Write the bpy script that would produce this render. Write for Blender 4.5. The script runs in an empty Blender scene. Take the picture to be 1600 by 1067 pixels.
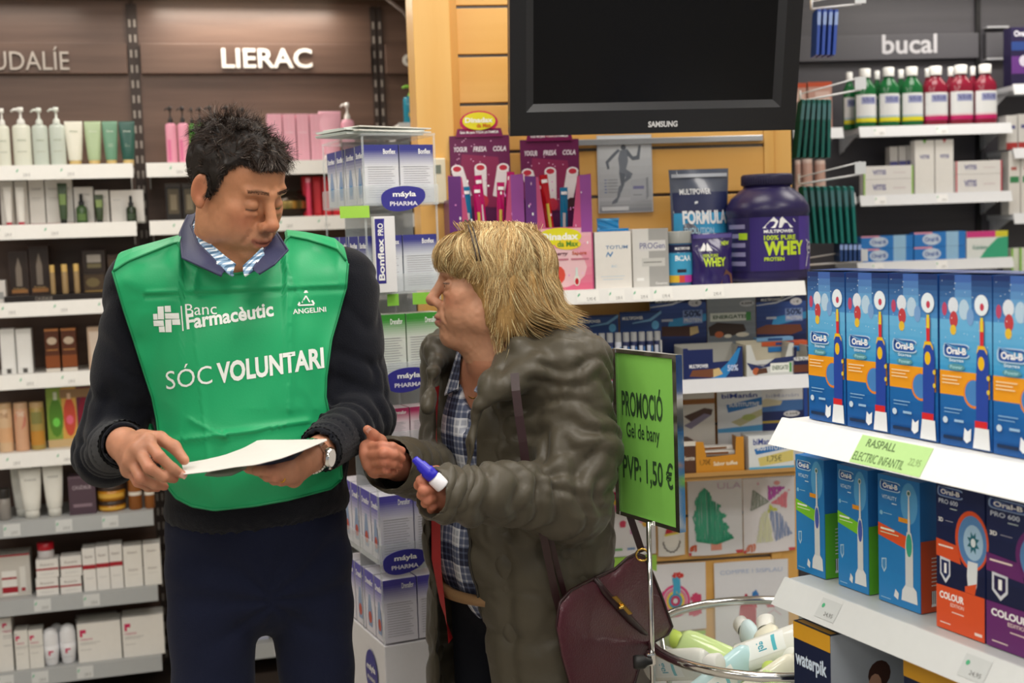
import bpy, bmesh, math, random
import numpy as np
from math import sin, cos, pi, radians as R
from mathutils import Vector as V, Matrix as M
from mathutils.bvhtree import BVHTree
random.seed(7)
RNG = np.random.default_rng(5)
SC = bpy.context.scene
COL = SC.collection
# ---------------------------------------------------------------- camera
FPX = 2000.0
CAMH = 1.5
PITCH = R(4.8); ROLL = R(2.0)
_r0 = V((1, 0, 0)); _u0 = V((0, sin(PITCH), cos(PITCH))); FWD = V((0, cos(PITCH), -sin(PITCH)))
RGT = _r0 * cos(ROLL) - _u0 * sin(ROLL)
UPV = _u0 * cos(ROLL) + _r0 * sin(ROLL)
cam = bpy.data.cameras.new('camera'); camo = bpy.data.objects.new('camera', cam); COL.objects.link(camo)
mw = M.Identity(4)
for i in range(3):
    mw[i][0] = RGT[i]; mw[i][1] = UPV[i]; mw[i][2] = -FWD[i]
mw.translation = V((0, 0, CAMH)); camo.matrix_world = mw
cam.sensor_width = 36; cam.lens = 36 * FPX / 1600; cam.clip_start = .05
cam.dof.use_dof = True; cam.dof.focus_distance = 2.4; cam.dof.aperture_fstop = 3.6
SC.camera = camo
# ---------------------------------------------------------------- world, lamps, exposure
SC.view_settings.view_transform = 'Standard'; SC.view_settings.look = 'None'
SC.view_settings.exposure = 0.18; SC.view_settings.gamma = 1; SC.view_settings.use_curve_mapping = False
w = bpy.data.worlds.new('world'); SC.world = w; w.use_nodes = True
w.node_tree.nodes['Background'].inputs[0].default_value = (.95, .97, 1, 1)
w.node_tree.nodes['Background'].inputs[1].default_value = .30
def area(name, loc, sx, sy, power, col=(1, .96, .9), rot=(0, 0, 0)):
    l = bpy.data.lights.new(name, 'AREA'); l.shape = 'RECTANGLE'; l.size = sx; l.size_y = sy; l.energy = power; l.color = col
    o = bpy.data.objects.new(name, l); o.location = loc; o.rotation_euler = rot; COL.objects.link(o); return o
CEIL = 2.75
for (x, y, p) in ((-1.5, .6, 12), (0.0, .6, 12), (1.5, .6, 10), (-1.5, 2.2, 11), (.1, 1.9, 12), (1.6, 2.1, 9), (-1.0, 3.4, 7), (.35, 2.95, 7), (1.6, 3.6, 7.5), (-1.2, -1.2, 12), (1.2, -1.2, 12)):
    area('ceiling_lamp', (x, y, CEIL - .06), .58, .58, p)
for (x, y, wd, p, a) in ((-1.70, 4.10, .7, 1.0, R(15.3)), (-.838, 4.346, .6, 3.4, R(15.3)), (1.72, 4.36, .9, 2.5, R(5))):
    area('canopy_lamp', (x, y, 2.3 if x < 0 else 2.3), wd, .06, p, (1, .93, .82), (0, 0, a))

# ---------------------------------------------------------------- helpers
def ray(px, py):
    return FWD + RGT * ((px - 800) / FPX) - UPV * ((py - 533.5) / FPX)
def P(px, py, Y):                       # pixel -> world point at depth Y
    d = ray(px, py); s = Y / d.y
    return V((0, 0, CAMH)) + d * s
class Fix:                              # a vertical reference plane: x along it, d out of it, z up
    def __init__(s, px, Y, yaw):
        s.a = R(yaw); p = P(px, 400, Y); s.o = V((p.x, p.y, 0))
        s.t = V((cos(s.a), sin(s.a), 0)); s.n = V((sin(s.a), -cos(s.a), 0))
    def uz(s, px, py, d=0.0):
        r = ray(px, py); o = s.o + s.n * d
        k = (o - V((0, 0, CAMH))).dot(s.n) / r.dot(s.n)
        p = V((0, 0, CAMH)) + r * k
        return (p - o).dot(s.t), p.z
    def pt(s, u, d, z): return s.o + s.t * u + s.n * d + V((0, 0, z))
def lin(c):
    return c / 12.92 if c <= .04045 else ((c + .055) / 1.055) ** 2.4
def hx(h):
    if not isinstance(h, str): return tuple(h)
    h = h.lstrip('#'); h = ''.join(q * 2 for q in h) if len(h) == 3 else h; return tuple(lin(int(h[i:i + 2], 16) / 255) for i in (0, 2, 4))
_mats = {}
def mat(color, rough=.5, metal=0, bump=0, bscale=60, trans=0, alpha=1, emis=0, spec=.5, var=0, vscale=8, key=None, coat=0, sheen=0, ior=1.45):
    k = (color if isinstance(color, str) else tuple(color), rough, metal, bump, bscale, trans, alpha, emis, spec, var, vscale, key, coat, sheen)
    if k in _mats: return _mats[k]
    m = bpy.data.materials.new('mat_' + (key or str(color).lstrip('#'))); m.use_nodes = True
    nt = m.node_tree; b = nt.nodes['Principled BSDF']; c = hx(color)
    I = b.inputs
    I['Base Color'].default_value = (*c, 1); I['Roughness'].default_value = rough; I['Metallic'].default_value = metal
    I['Specular IOR Level'].default_value = spec; I['Transmission Weight'].default_value = trans; I['Alpha'].default_value = alpha
    I['Coat Weight'].default_value = coat; I['Sheen Weight'].default_value = sheen; I['IOR'].default_value = ior
    if emis:
        I['Emission Color'].default_value = (*c, 1); I['Emission Strength'].default_value = emis
    tc = nt.nodes.new('ShaderNodeTexCoord')
    nz = nt.nodes.new('ShaderNodeTexNoise'); nt.links.new(tc.outputs['Object'], nz.inputs['Vector'])
    nz.inputs['Scale'].default_value = vscale if var else bscale; nz.inputs['Detail'].default_value = 4
    v = var or .03
    mx = nt.nodes.new('ShaderNodeMix'); mx.data_type = 'RGBA'
    mx.inputs[6].default_value = (*[x * (1 - v) for x in c], 1); mx.inputs[7].default_value = (*[min(1, x * (1 + v)) for x in c], 1)
    nt.links.new(nz.outputs[0], mx.inputs[0]); nt.links.new(mx.outputs[2], I['Base Color'])
    if bump:
        n2 = nt.nodes.new('ShaderNodeTexNoise'); nt.links.new(tc.outputs['Object'], n2.inputs['Vector']); n2.inputs['Scale'].default_value = bscale; n2.inputs['Detail'].default_value = 6
        bp = nt.nodes.new('ShaderNodeBump'); bp.inputs['Strength'].default_value = bump; bp.inputs['Distance'].default_value = .002
        nt.links.new(n2.outputs[0], bp.inputs['Height']); nt.links.new(bp.outputs[0], I['Normal'])
    _mats[k] = m; return m
def wood(c1, c2, scale=3, key='wood', rough=.45, axis=2):
    m = bpy.data.materials.new('mat_' + key); m.use_nodes = True; nt = m.node_tree; b = nt.nodes['Principled BSDF']
    tc = nt.nodes.new('ShaderNodeTexCoord'); mp = nt.nodes.new('ShaderNodeMapping'); nt.links.new(tc.outputs['Object'], mp.inputs[0])
    s = [scale * 14] * 3; s[axis] = scale; mp.inputs['Scale'].default_value = s
    nz = nt.nodes.new('ShaderNodeTexNoise'); nz.inputs['Scale'].default_value = 1; nz.inputs['Detail'].default_value = 8; nt.links.new(mp.outputs[0], nz.inputs[0])
    cr = nt.nodes.new('ShaderNodeValToRGB'); cr.color_ramp.elements[0].position = .3; cr.color_ramp.elements[1].position = .7
    cr.color_ramp.elements[0].color = (*hx(c1), 1); cr.color_ramp.elements[1].color = (*hx(c2), 1)
    nt.links.new(nz.outputs[0], cr.inputs[0]); nt.links.new(cr.outputs[0], b.inputs['Base Color']); b.inputs['Roughness'].default_value = rough
    return m
_tc = {}
def tmesh(s, bold=0.0, shear=0.0):
    k = (s, bold, shear)
    if k in _tc: return _tc[k]
    c = bpy.data.curves.new('t', 'FONT'); c.body = s; c.resolution_u = 3; c.offset = bold; c.shear = shear; c.fill_mode = 'BOTH'
    o = bpy.data.objects.new('t', c); COL.objects.link(o)
    dg = bpy.context.evaluated_depsgraph_get(); dg.update()
    me = bpy.data.meshes.new_from_object(o.evaluated_get(dg))
    vs = np.array([v.co[:2] for v in me.vertices]) if len(me.vertices) else np.zeros((0, 2)); fs = [tuple(p.vertices) for p in me.polygons]
    bpy.data.objects.remove(o); bpy.data.curves.remove(c); bpy.data.meshes.remove(me)
    if len(vs):
        lo = vs.min(0); hi = vs.max(0); asp = (hi[0] - lo[0]) / max(1e-6, hi[1] - lo[1]); vs = (vs - lo) / np.maximum(1e-6, hi - lo)
    else: asp = 1
    _tc[k] = (vs, fs, asp); return _tc[k]
class MB:
    def __init__(s): s.v = []; s.f = []; s.m = []; s.mats = []; s.sm = []; s.X = M.Identity(4)
    def mi(s, m):
        if m not in s.mats: s.mats.append(m)
        return s.mats.index(m)
    def add(s, vs, fs, m, smooth=False, flip=False):
        n = len(s.v); i = s.mi(m)
        s.v += [tuple(s.X @ V(p)) for p in vs]
        for f in fs:
            s.f.append([n + j for j in (reversed(f) if flip else f)]); s.m.append(i); s.sm.append(smooth)
        return s
    def box(s, x0, x1, y0, y1, z0, z1, m, bev=0.0, taper=0):
        bm = bmesh.new(); bmesh.ops.create_cube(bm, size=1)
        for v in bm.verts:
            v.co = V(((x0 + x1) / 2 + v.co.x * (x1 - x0), (y0 + y1) / 2 + v.co.y * (y1 - y0), (z0 + z1) / 2 + v.co.z * (z1 - z0)))
        if bev: bmesh.ops.bevel(bm, geom=bm.edges[:] + bm.verts[:], offset=bev, segments=2, profile=.6, affect='EDGES', clamp_overlap=True)
        bm.verts.index_update()
        s.add([v.co.copy() for v in bm.verts], [[v.index for v in f.verts] for f in bm.faces], m); bm.free(); return s
    def quad(s, a, b, c, d, m): return s.add([a, b, c, d], [(0, 1, 2, 3)], m)
    def lathe(s, prof, m, n=24, c=(0, 0), sx=1, sy=1, smooth=True, cap=True, ax=None):
        vs = []; fs = []
        for (r, z) in prof:
            for i in range(n):
                a = 2 * pi * i / n; vs.append((c[0] + r * sx * cos(a), c[1] + r * sy * sin(a), z))
        for k in range(len(prof) - 1):
            for i in range(n):
                j = (i + 1) % n; fs.append((k * n + i, k * n + j, (k + 1) * n + j, (k + 1) * n + i))
        if cap:
            if prof[0][0] > 1e-5: fs.append(tuple(reversed(range(n))))
            if prof[-1][0] > 1e-5: fs.append(tuple((len(prof) - 1) * n + i for i in range(n)))
        return s.add(vs, fs, m, smooth)
    def tube(s, pts, r, m, n=8, smooth=True, closed=False):
        pts = [V(p) for p in pts]; N = len(pts); rr = r if isinstance(r, (list, tuple)) else [r] * N
        vs = []; fs = []; ref = None
        for i in range(N):
            a = pts[(i - 1) % N] if (closed or i) else pts[0]; b = pts[(i + 1) % N] if (closed or i < N - 1) else pts[-1]
            d = (b - a).normalized()
            if ref is None: ref = d.orthogonal().normalized()
            e = (ref - d * ref.dot(d)); e = e.normalized() if e.length > 1e-6 else d.orthogonal().normalized(); ref = e; g = d.cross(e)
            for k in range(n):
                t = 2 * pi * k / n; vs.append(pts[i] + (e * cos(t) + g * sin(t)) * rr[i])
        for i in range(N if closed else N - 1):
            j = (i + 1) % N
            for k in range(n):
                l = (k + 1) % n; fs.append((i * n + k, i * n + l, j * n + l, j * n + k))
        if not closed: fs.append(tuple(reversed(range(n)))); fs.append(tuple((N - 1) * n + k for k in range(n)))
        return s.add(vs, fs, m, smooth)
    def prism(s, poly, y0, y1, m, cap2=None):          # polygon in xz extruded along y
        n = len(poly); vs = [(x, y0, z) for x, z in poly] + [(x, y1, z) for x, z in poly]
        s.add(vs, [tuple(range(n))], m); s.add(vs, [tuple(range(2 * n - 1, n - 1, -1))], cap2 or m)
        s.add(vs, [(i, n + i, n + (i + 1) % n, (i + 1) % n) for i in range(n)], m); return s
    def grid(s, fn, nu, nv, m, smooth=True, closeu=False):
        vs = [fn(i / (nu if closeu else nu - 1), j / (nv - 1)) for j in range(nv) for i in range(nu)]; fs = []
        for j in range(nv - 1):
            for i in range(nu if closeu else nu - 1):
                k = (i + 1) % nu; fs.append((j * nu + i, j * nu + k, (j + 1) * nu + k, (j + 1) * nu + i))
        return s.add(vs, fs, m, smooth)
    def text(s, t, fn, m, bold=0.0, shear=0.0, sub=False):   # fn maps unit (u,v) -> 3d
        vs, fs, _ = tmesh(t, bold, shear)
        return s.add([fn(a, b) for a, b in vs], fs, m)
    def build(s, name, parent=None, label=None, cat=None, group=None, kind=None, loc=None, rot=None, mw=None):
        me = bpy.data.meshes.new(name); me.from_pydata(s.v, [], s.f)
        for m in s.mats: me.materials.append(m)
        me.polygons.foreach_set('material_index', s.m); me.polygons.foreach_set('use_smooth', s.sm); me.update()
        o = bpy.data.objects.new(name, me); COL.objects.link(o)
        if parent: o.parent = parent
        if loc is not None: o.location = loc
        if rot is not None: o.rotation_euler = rot if hasattr(rot, '__len__') else (0, 0, rot)
        if mw is not None: o.matrix_world = mw
        return tag(o, label, cat, group, kind)
def tag(o, label=None, cat=None, group=None, kind=None):
    if label: o['label'] = label
    if cat: o['category'] = cat
    if group: o['group'] = group
    if kind: o['kind'] = kind
    return o
def empty(name, loc=(0, 0, 0), rz=0, label=None, cat=None, group=None):
    o = bpy.data.objects.new(name, None); o.empty_display_size = .02; o.location = loc; o.rotation_euler = (0, 0, rz); COL.objects.link(o)
    return tag(o, label, cat, group)
WHITE = '#e9e6e2'
# decals printed on a box whose front is at y=-d/2 : spec rows ('R',x0,x1,z0,z1,color[,face]) / ('T',str,x0,x1,z0,z1,color[,bold,shear,face]) / ('P',[(x,z)..],color[,face])
def face_fn(face, w, h, d, e):
    if face == 'F': return lambda a, b: (-w / 2 + a * w, -d / 2 - e, b * h)
    if face == 'R': return lambda a, b: (w / 2 + e, -d / 2 + a * d, b * h)
    if face == 'L': return lambda a, b: (-w / 2 - e, d / 2 - a * d, b * h)
    return lambda a, b: (-w / 2 + a * w, -d / 2 + b * d, h + e)
def decals(mb, w, h, d, spec, wrap=None, e0=.0003):
    for i, r in enumerate(spec):
        e = e0 + .00004 * i if not wrap else .0006 + .00012 * i
        if r[0] == 'R':
            fn = wrap(e) if wrap else face_fn(r[6] if len(r) > 6 else 'F', w, h, d, e)
            x0, x1, z0, z1 = r[1:5]; n = 36 if wrap else 1
            for k in range(n):
                a = x0 + (x1 - x0) * k / n; b = x0 + (x1 - x0) * (k + 1) / n
                mb.quad(fn(a, z0), fn(b, z0), fn(b, z1), fn(a, z1), mat(r[5], .4))
        elif r[0] == 'T':
            bold = r[7] if len(r) > 7 else .012; sh = r[8] if len(r) > 8 else 0
            fn = wrap(e) if wrap else face_fn(r[9] if len(r) > 9 else 'F', w, h, d, e)
            x0, x1, z0, z1 = r[2:6]
            mb.text(r[1], lambda a, b: fn(x0 + (x1 - x0) * a, z0 + (z1 - z0) * b), mat(r[6], .45), bold, sh)
        elif r[0] == 'P':
            fn = wrap(e) if wrap else face_fn(r[3] if len(r) > 3 else 'F', w, h, d, e)
            mb.add([fn(a, b) for a, b in r[1]], [tuple(range(len(r[1])))], mat(r[2], .4))
        elif r[0] == 'G':                              # a printed colour gradient made of thin bands: x0,x1,z0,z1,c0,c1,n,face
            x0, x1, z0, z1, c0, c1, n = r[1:8]; fn = face_fn(r[8] if len(r) > 8 else 'F', w, h, d, e)
            c0 = np.array(hx(c0)); c1 = np.array(hx(c1))
            for k in range(n):
                a = z0 + (z1 - z0) * k / n; b = z0 + (z1 - z0) * (k + 1) / n; cc = c0 + (c1 - c0) * (k + .5) / n
                mb.quad(fn(x0, a), fn(x1, a), fn(x1, b), fn(x0, b), mat(tuple(round(float(q), 3) for q in cc), .35, key='print'))
def ell(cx, cz, rx, rz, n=20, a0=0, a1=2 * pi):
    return [(cx + rx * cos(a0 + (a1 - a0) * i / n), cz + rz * sin(a0 + (a1 - a0) * i / n)) for i in range(n)]
# ---------------------------------------------------------------- product builders: each returns [(name, MB), (child, MB), ...] with the front at -y and base at z=0
def k_box(w, h, d, col, spec=(), bev=.0012, side=None):
    b = MB(); b.box(-w / 2, w / 2, -d / 2, d / 2, 0, h, mat(col, .38), min(bev, w / 8))
    decals(b, w, h, d, list(spec)); return [b]
def k_pump(w, h, d, col, pcol='#efeeea', spec=(), flat=.62, bh=.72, ring=None):
    b = MB(); r = w / 2; bm_ = mat(col, .25)
    sy = flat if d is None else d / w
    b.lathe([(r * .9, 0), (r, .004), (r, h * bh * .9), (r * .93, h * bh * .96), (r * .5, h * bh), (r * .42, h * bh + .001)], bm_, 28, sy=sy)
    def wrap(e):
        return lambda a, z: (-(r + e) * cos(pi * (.1 + .8 * a)), -(r + e) * sy * sin(pi * (.1 + .8 * a)), z * h * bh)
    decals(b, w, h, d, list(spec), wrap)
    p = MB(); pm = mat(pcol, .3); z = h * bh
    p.lathe([(r * .45, z), (r * .45, z + h * .05), (r * .3, z + h * .09), (r * .15, z + h * .1), (r * .13, h * .92), (r * .34, h * .93), (r * .34, h), (0, h)], pm, 18, cap=False)
    p.tube([(0, 0, h * .965), (-w * .35, 0, h * .965), (-w * .52, 0, h * .93)], [w * .09, w * .08, w * .055], pm, 8)
    return [b, ('pump', p)]
def k_tube(w, h, d, col, cap='#d8c9a0', spec=(), caph=.13):
    r = w / 2; b = MB(); m = mat(col, .35); n = 24; ch = h * caph
    rows = [(ch, .68, .58), (ch + .004, .76, .62), (h * .4, .86, .5), (h * .7, .96, .3), (h * .93, 1, .07), (h * .94, 1, .05), (h, 1, .05)]
    vs = []; fs = []
    for z, a, bq in rows:
        for i in range(n):
            t = 2 * pi * i / n; vs.append((r * a * cos(t), r * bq * sin(t), z))
    for k in range(len(rows) - 1):
        for i in range(n): j = (i + 1) % n; fs.append((k * n + i, k * n + j, (k + 1) * n + j, (k + 1) * n + i))
    fs.append(tuple((len(rows) - 1) * n + i for i in range(n))); b.add(vs, fs, m, True)
    def wrap(e):
        def f(a, z):
            zz = ch + z * (h - ch); t = zz / h; aw = .7 + .3 * min(1, t * 1.1); bb = .58 * (1 - t) + .05
            x = (2 * a - 1) * r * aw * .93
            return (x, -math.sqrt(max(0, 1 - (x / (r * aw)) ** 2)) * r * bb - e - .0015, zz)
        return f
    decals(b, w, h, d, list(spec), wrap)
    c = MB(); c.lathe([(r * .66, 0), (r * .68, ch * .9), (r * .62, ch)], mat(cap, .3), 24, sy=.85)
    return [b, ('cap', c)]
def k_bottle(w, h, d, col, cap='#f2f2f0', spec=(), sy=.7, shoulder=.72, neck=.34, alpha=1, trans=0, capcut=.86, liquid=None):
    r = w / 2; b = MB(); m = mat(col, .12, trans=trans, key='bottle' + str(col))
    b.lathe([(r * .85, 0), (r, .006), (r, h * shoulder * .9), (r * .93, h * shoulder), (r * .6, h * (shoulder + .08)), (r * neck, h * (capcut - .03)), (r * neck, h * capcut)], m, 28, sy=sy)
    def wrap(e):
        return lambda a, z: (-(r + e) * cos(pi * (.06 + .88 * a)), -(r + e) * sy * sin(pi * (.06 + .88 * a)), z * h)
    decals(b, w, h, d, list(spec), wrap)
    c = MB(); c.lathe([(r * neck * 1.15, h * capcut), (r * neck * 1.2, h * .99), (r * neck * .9, h), (0, h)], mat(cap, .35), 20, sy=max(sy, .85), cap=False)
    return [b, ('cap', c)]
def k_jar(w, h, d, col, lid='#222', lidf=.3, spec=(), n=32, metal=0):
    r = w / 2; b = MB(); b.lathe([(r * .92, 0), (r, .003), (r, h * (1 - lidf) - .002), (r * .9, h * (1 - lidf))], mat(col, .2, metal), n)
    def wrap(e): return lambda a, z: (-(r + e) * cos(pi * (.06 + .88 * a)), -(r + e) * sin(pi * (.06 + .88 * a)), z * h)
    decals(b, w, h, d, list(spec), wrap)
    c = MB(); c.lathe([(r * 1.0, h * (1 - lidf)), (r * 1.02, h * .98), (r * .96, h), (0, h)], mat(lid, .3), n, cap=False)
    return [b, ('lid', c)]
def k_dropper(w, h, d, col, cap='#15181a', spec=()):
    r = w / 2; b = MB(); b.lathe([(r * .9, 0), (r, .003), (r, h * .5), (r * .8, h * .57), (r * .4, h * .62)], mat(col, .2), 20)
    def wrap(e): return lambda a, z: (-(r + e) * cos(pi * (.1 + .8 * a)), -(r + e) * sin(pi * (.1 + .8 * a)), z * h)
    decals(b, w, h, d, list(spec), wrap)
    c = MB(); c.lathe([(r * .5, h * .62), (r * .5, h * .74), (r * .3, h * .76), (r * .32, h * .95), (r * .15, h), (0, h)], mat(cap, .35), 16, cap=False)
    return [b, ('dropper_cap', c)]
def k_cyl(w, h, d, col, cap=None, spec=(), capf=.12):
    r = w / 2; b = MB(); b.lathe([(r * .96, 0), (r, .003), (r, h * (1 - capf)), (r * .97, h * (1 - capf) + .001)], mat(col, .3), 24)
    def wrap(e): return lambda a, z: (-(r + e) * cos(pi * (.06 + .88 * a)), -(r + e) * sin(pi * (.06 + .88 * a)), z * h)
    decals(b, w, h, d, list(spec), wrap)
    c = MB(); c.lathe([(r * .98, h * (1 - capf)), (r * .98, h * .98), (r * .9, h), (0, h)], mat(cap or col, .3), 24, cap=False)
    return [b, ('cap', c)]
def k_deo(w, h, d, col, spec=()):
    r = w / 2; b = MB(); b.lathe([(r * .7, 0), (r * .8, .004), (r, h * .4), (r, h * .55)], mat(col, .3), 24)
    def wrap(e): return lambda a, z: (-(r + e) * cos(pi * (.06 + .88 * a)), -(r + e) * sin(pi * (.06 + .88 * a)), z * h)
    decals(b, w, h, d, list(spec), wrap)
    c = MB(); c.lathe([(r, h * .555), (r * .98, h * .8), (r * .75, h * .95), (r * .3, h), (0, h)], mat(col, .25), 24, cap=False)
    return [b, ('cap', c)]
def k_pouch(w, h, d, col, spec=(), top=None, topf=.12, lean=0):
    b = MB(); m = mat(col, .22, coat=.4)
    def f(side):
        def g(a, v):
            x = (a * 2 - 1); th = d / 2 * (1 - abs(x) ** 3) * max(.04, (1 - v ** 2.2)) + .001
            ww = w / 2 * (1 - .05 * sin(pi * v)) 
            return (x * ww, side * (th + .0015 * sin(9 * a + 13 * v)) + lean * v * h, v * h)
        return g
    b.grid(f(-1), 21, 21, m); b.grid(f(1), 21, 21, m)
    for fr in spec: 
        pass
    def wrap(e):
        g = f(-1)
        return lambda a, z: (lambda p: (p[0], p[1] - e * 1.5 - .0016, p[2]))(g(.03 + .94 * a, z))
    decals(b, w, h, d, list(spec), wrap); return [b]
def nm(kind): return kind
def put(fix, items, name, u, d_, z, label, cat, group, yaw=0.0):
    b = items[0]; p = fix.pt(u, d_, z)
    o = b.build(name, None, label, cat, group, loc=p, rot=fix.a + yaw)
    for n, c in items[1:]: c.build(n, o)
    return o
ORD = ['leftmost', 'second from the left', 'third from the left', 'fourth from the left', 'fifth from the left', 'sixth from the left', 'seventh from the left', 'eighth from the left']
def place(fix, z, off, xl, xr, yt, fn, name, label, cat, depth=None, group=None, yb=None, zb=None, yaw=0.0, **kw):
    """stand a product on a shelf: its front at distance off from the reference plane, spanning pixels xl..xr of the photograph and reaching yt"""
    u0 = fix.uz(xl, yt, off)[0]; u1 = fix.uz(xr, yt, off)[0]; zt = fix.uz((xl + xr) / 2, yt, off)[1]
    if yb is not None: z = fix.uz((xl + xr) / 2, yb, off)[1]
    if zb is not None: z = zb
    w = u1 - u0 - .0015; h = zt - z - .0003; d = depth if depth is not None else (w * .6)
    if fn in (k_jar, k_dropper, k_cyl, k_deo): d = w
    dd = d if fn in (k_box, k_pouch) else (w * (kw.get('flat') or kw.get('sy') or {k_pump: .62, k_bottle: .7, k_tube: .6}.get(fn, 1)))
    o = put(fix, fn(w, h, d if fn in (k_box, k_pouch) else (None if fn is k_pump else d), **kw), name, (u0 + u1) / 2, off - dd / 2, z + .0003, label, cat, group, yaw)
    o['_top'] = zt
    return o
def row(fix, z, off, xs, fn, name, base, cat, group, depth=None, labels=None, **kw):
    n = len(xs); out = []
    for i, t in enumerate(xs):
        lab = labels[i] if labels else (base if n == 1 else f'{base}, {ORD[i] if i < n - 1 or n < 3 else "rightmost"}' if n > 2 else f'{base}, {("left", "right")[i]} one of two')
        out.append(place(fix, z, off, t[0], t[1], t[2], fn, name, lab, cat, depth, group, yb=t[3] if len(t) > 3 else None, **kw))
    return out
def shelf(parent, fix, u0, u1, z, d0, d1, strip_h=.05, col='#d9d9d6', metal=0, tilt=.012, tickets=(), thick=.018, sname='shelf', strip='#ecebe8', brackets=True):
    """a shelf board running from depth d0 to d1 with a price rail along its front; built in the fixture's frame"""
    s = MB(); s.box(u0, u1, -d1 + .004, -d0, z - thick, z, mat(col, .45, metal), .001)
    if brackets:
        for u in (u0 + .01, u1 - .01): s.add([(u, -d0, z - thick), (u, -d0, z - thick - .06), (u, -d1 + .05, z - thick - .004), (u, -d1 + .05, z - thick)], [(0, 1, 2, 3)], mat(col, .45, metal)); s.box(u - .0015, u + .0015, -d0 - .2 * (d1 - d0), -d0, z - thick - .05, z - thick, mat(col, .4, metal))
    o = s.build(sname, parent)
    r = MB(); m = mat(strip, .35, metal)
    zt = z + .004; zb = zt - strip_h
    r.add([(u0, -d1, zt), (u1, -d1, zt), (u1, -d1 - tilt, zb), (u0, -d1 - tilt, zb), (u0, -d1 + .004, zt), (u1, -d1 + .004, zt), (u1, -d1 - tilt + .004, zb), (u0, -d1 - tilt + .004, zb)],
          [(3, 2, 1, 0), (4, 5, 6, 7), (0, 1, 5, 4), (2, 3, 7, 6), (0, 4, 7, 3), (1, 2, 6, 5)], m)
    for (ua, ub, c) in tickets:
        fn = lambda a, b: (ua + (ub - ua) * a, -d1 - tilt * (1 - b) - .0008, zb + (zt - zb) * b)
        r.quad(fn(0, .12), fn(1, .12), fn(1, .9), fn(0, .9), mat(c, .5))
        fn2 = lambda a, b: (ua + (ub - ua) * a, -d1 - tilt * (1 - b) - .0012, zb + (zt - zb) * b)
        r.text('2,95 €', lambda a, b: fn2(.45 + .4 * a, .2 + .25 * b), mat('#777777', .5)); r.quad(fn2(.05, .5), fn2(.16, .62), fn2(.16, .78), fn2(.05, .62), mat('#4fb083', .5))
    r.build('price_rail', o)
    return o
# ---------------------------------------------------------------- reference planes of the shop
L = Fix(120, 4.3, 15.3)      # dark brown wall shelving on the left
S = Fix(1000, 3.5, 7)        # maple slatwall gondola in the middle
B = Fix(1450, 4.6, 5)        # charcoal wall shelving on the right
N = Fix(1262, 2.2, -66)      # white shelving close on the right
# ---------------------------------------------------------------- room shell
def tilefloor():
    m = mat('#b9b2a6', .3, key='floor_tiles'); nt = m.node_tree; bk = nt.nodes.new('ShaderNodeTexBrick'); tc = nt.nodes.new('ShaderNodeTexCoord')
    bk.offset = 0; bk.inputs['Scale'].default_value = 1; bk.inputs['Brick Width'].default_value = .45; bk.inputs['Row Height'].default_value = .45; bk.inputs['Mortar Size'].default_value = .004
    bk.inputs['Color1'].default_value = (*hx('#bab3a8'), 1); bk.inputs['Color2'].default_value = (*hx('#b3aca0'), 1); bk.inputs['Mortar'].default_value = (*hx('#857f76'), 1)
    nt.links.new(tc.outputs['Object'], bk.inputs[0]); nt.links.new(bk.outputs[0], nt.nodes['Principled BSDF'].inputs['Base Color']); return m
f = MB(); f.box(-4, 4, -3, 6, -.1, 0, tilefloor()); f.build('floor', kind='structure')
f = MB(); f.box(-4, 4, -3, 6, CEIL, CEIL + .1, mat('#e8e6e1', .8)); f.build('ceiling', kind='structure')
def wallseg(name, p, q, col, th=.1, z1=CEIL):
    p = V(p); q = V(q); t = (q - p).normalized(); n = V((-t.y, t.x)); m = MB()
    vs = [(*a, z) for z in (0, z1) for a in (p, q, q + n * th, p + n * th)]
    m.add(vs, [(0, 3, 2, 1), (4, 5, 6, 7), (0, 1, 5, 4), (1, 2, 6, 5), (2, 3, 7, 6), (3, 0, 4, 7)], mat(col, .8)); m.build(name, kind='structure')
pl0 = L.pt(-1.75, -.14, 0); pl1 = L.pt(2.1, -.14, 0)
wallseg('wall_back', (pl0.x, pl0.y), (pl1.x, pl1.y), '#57463f')
pb0 = B.pt(-1.6, -.14, 0); pb1 = B.pt(2.0, -.14, 0)
wallseg('wall_right_back', (pb0.x, pb0.y), (pb1.x, pb1.y), '#4a484d')
wallseg('wall_left', (-3.2, -3), (-3.2, pl0.y + .1), '#d8d3c8'); wallseg('wall_right', (3.45, 5.4), (3.45, -3), '#d8d3c8')
for (x, y) in ((-1.5, .6), (0, .6), (1.5, .6), (-1.5, 2.2), (.1, 1.9), (1.6, 2.1), (-1, 3.4), (.35, 2.95), (1.6, 3.6), (-1.2, -1.2), (1.2, -1.2)):
    t = MB(); t.box(-.33, .33, -.33, .33, -.02, 0, mat('#f0f0ee', .5), .004); o = t.build('ceiling_light', None, 'square recessed white ceiling light panel', 'light', 'square ceiling light panels', loc=(x, y, CEIL))
    t = MB(); t.box(-.29, .29, -.29, .29, -.026, -.021, mat('#fff6e8', .5, emis=1.5)); t.build('diffuser', o)
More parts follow.
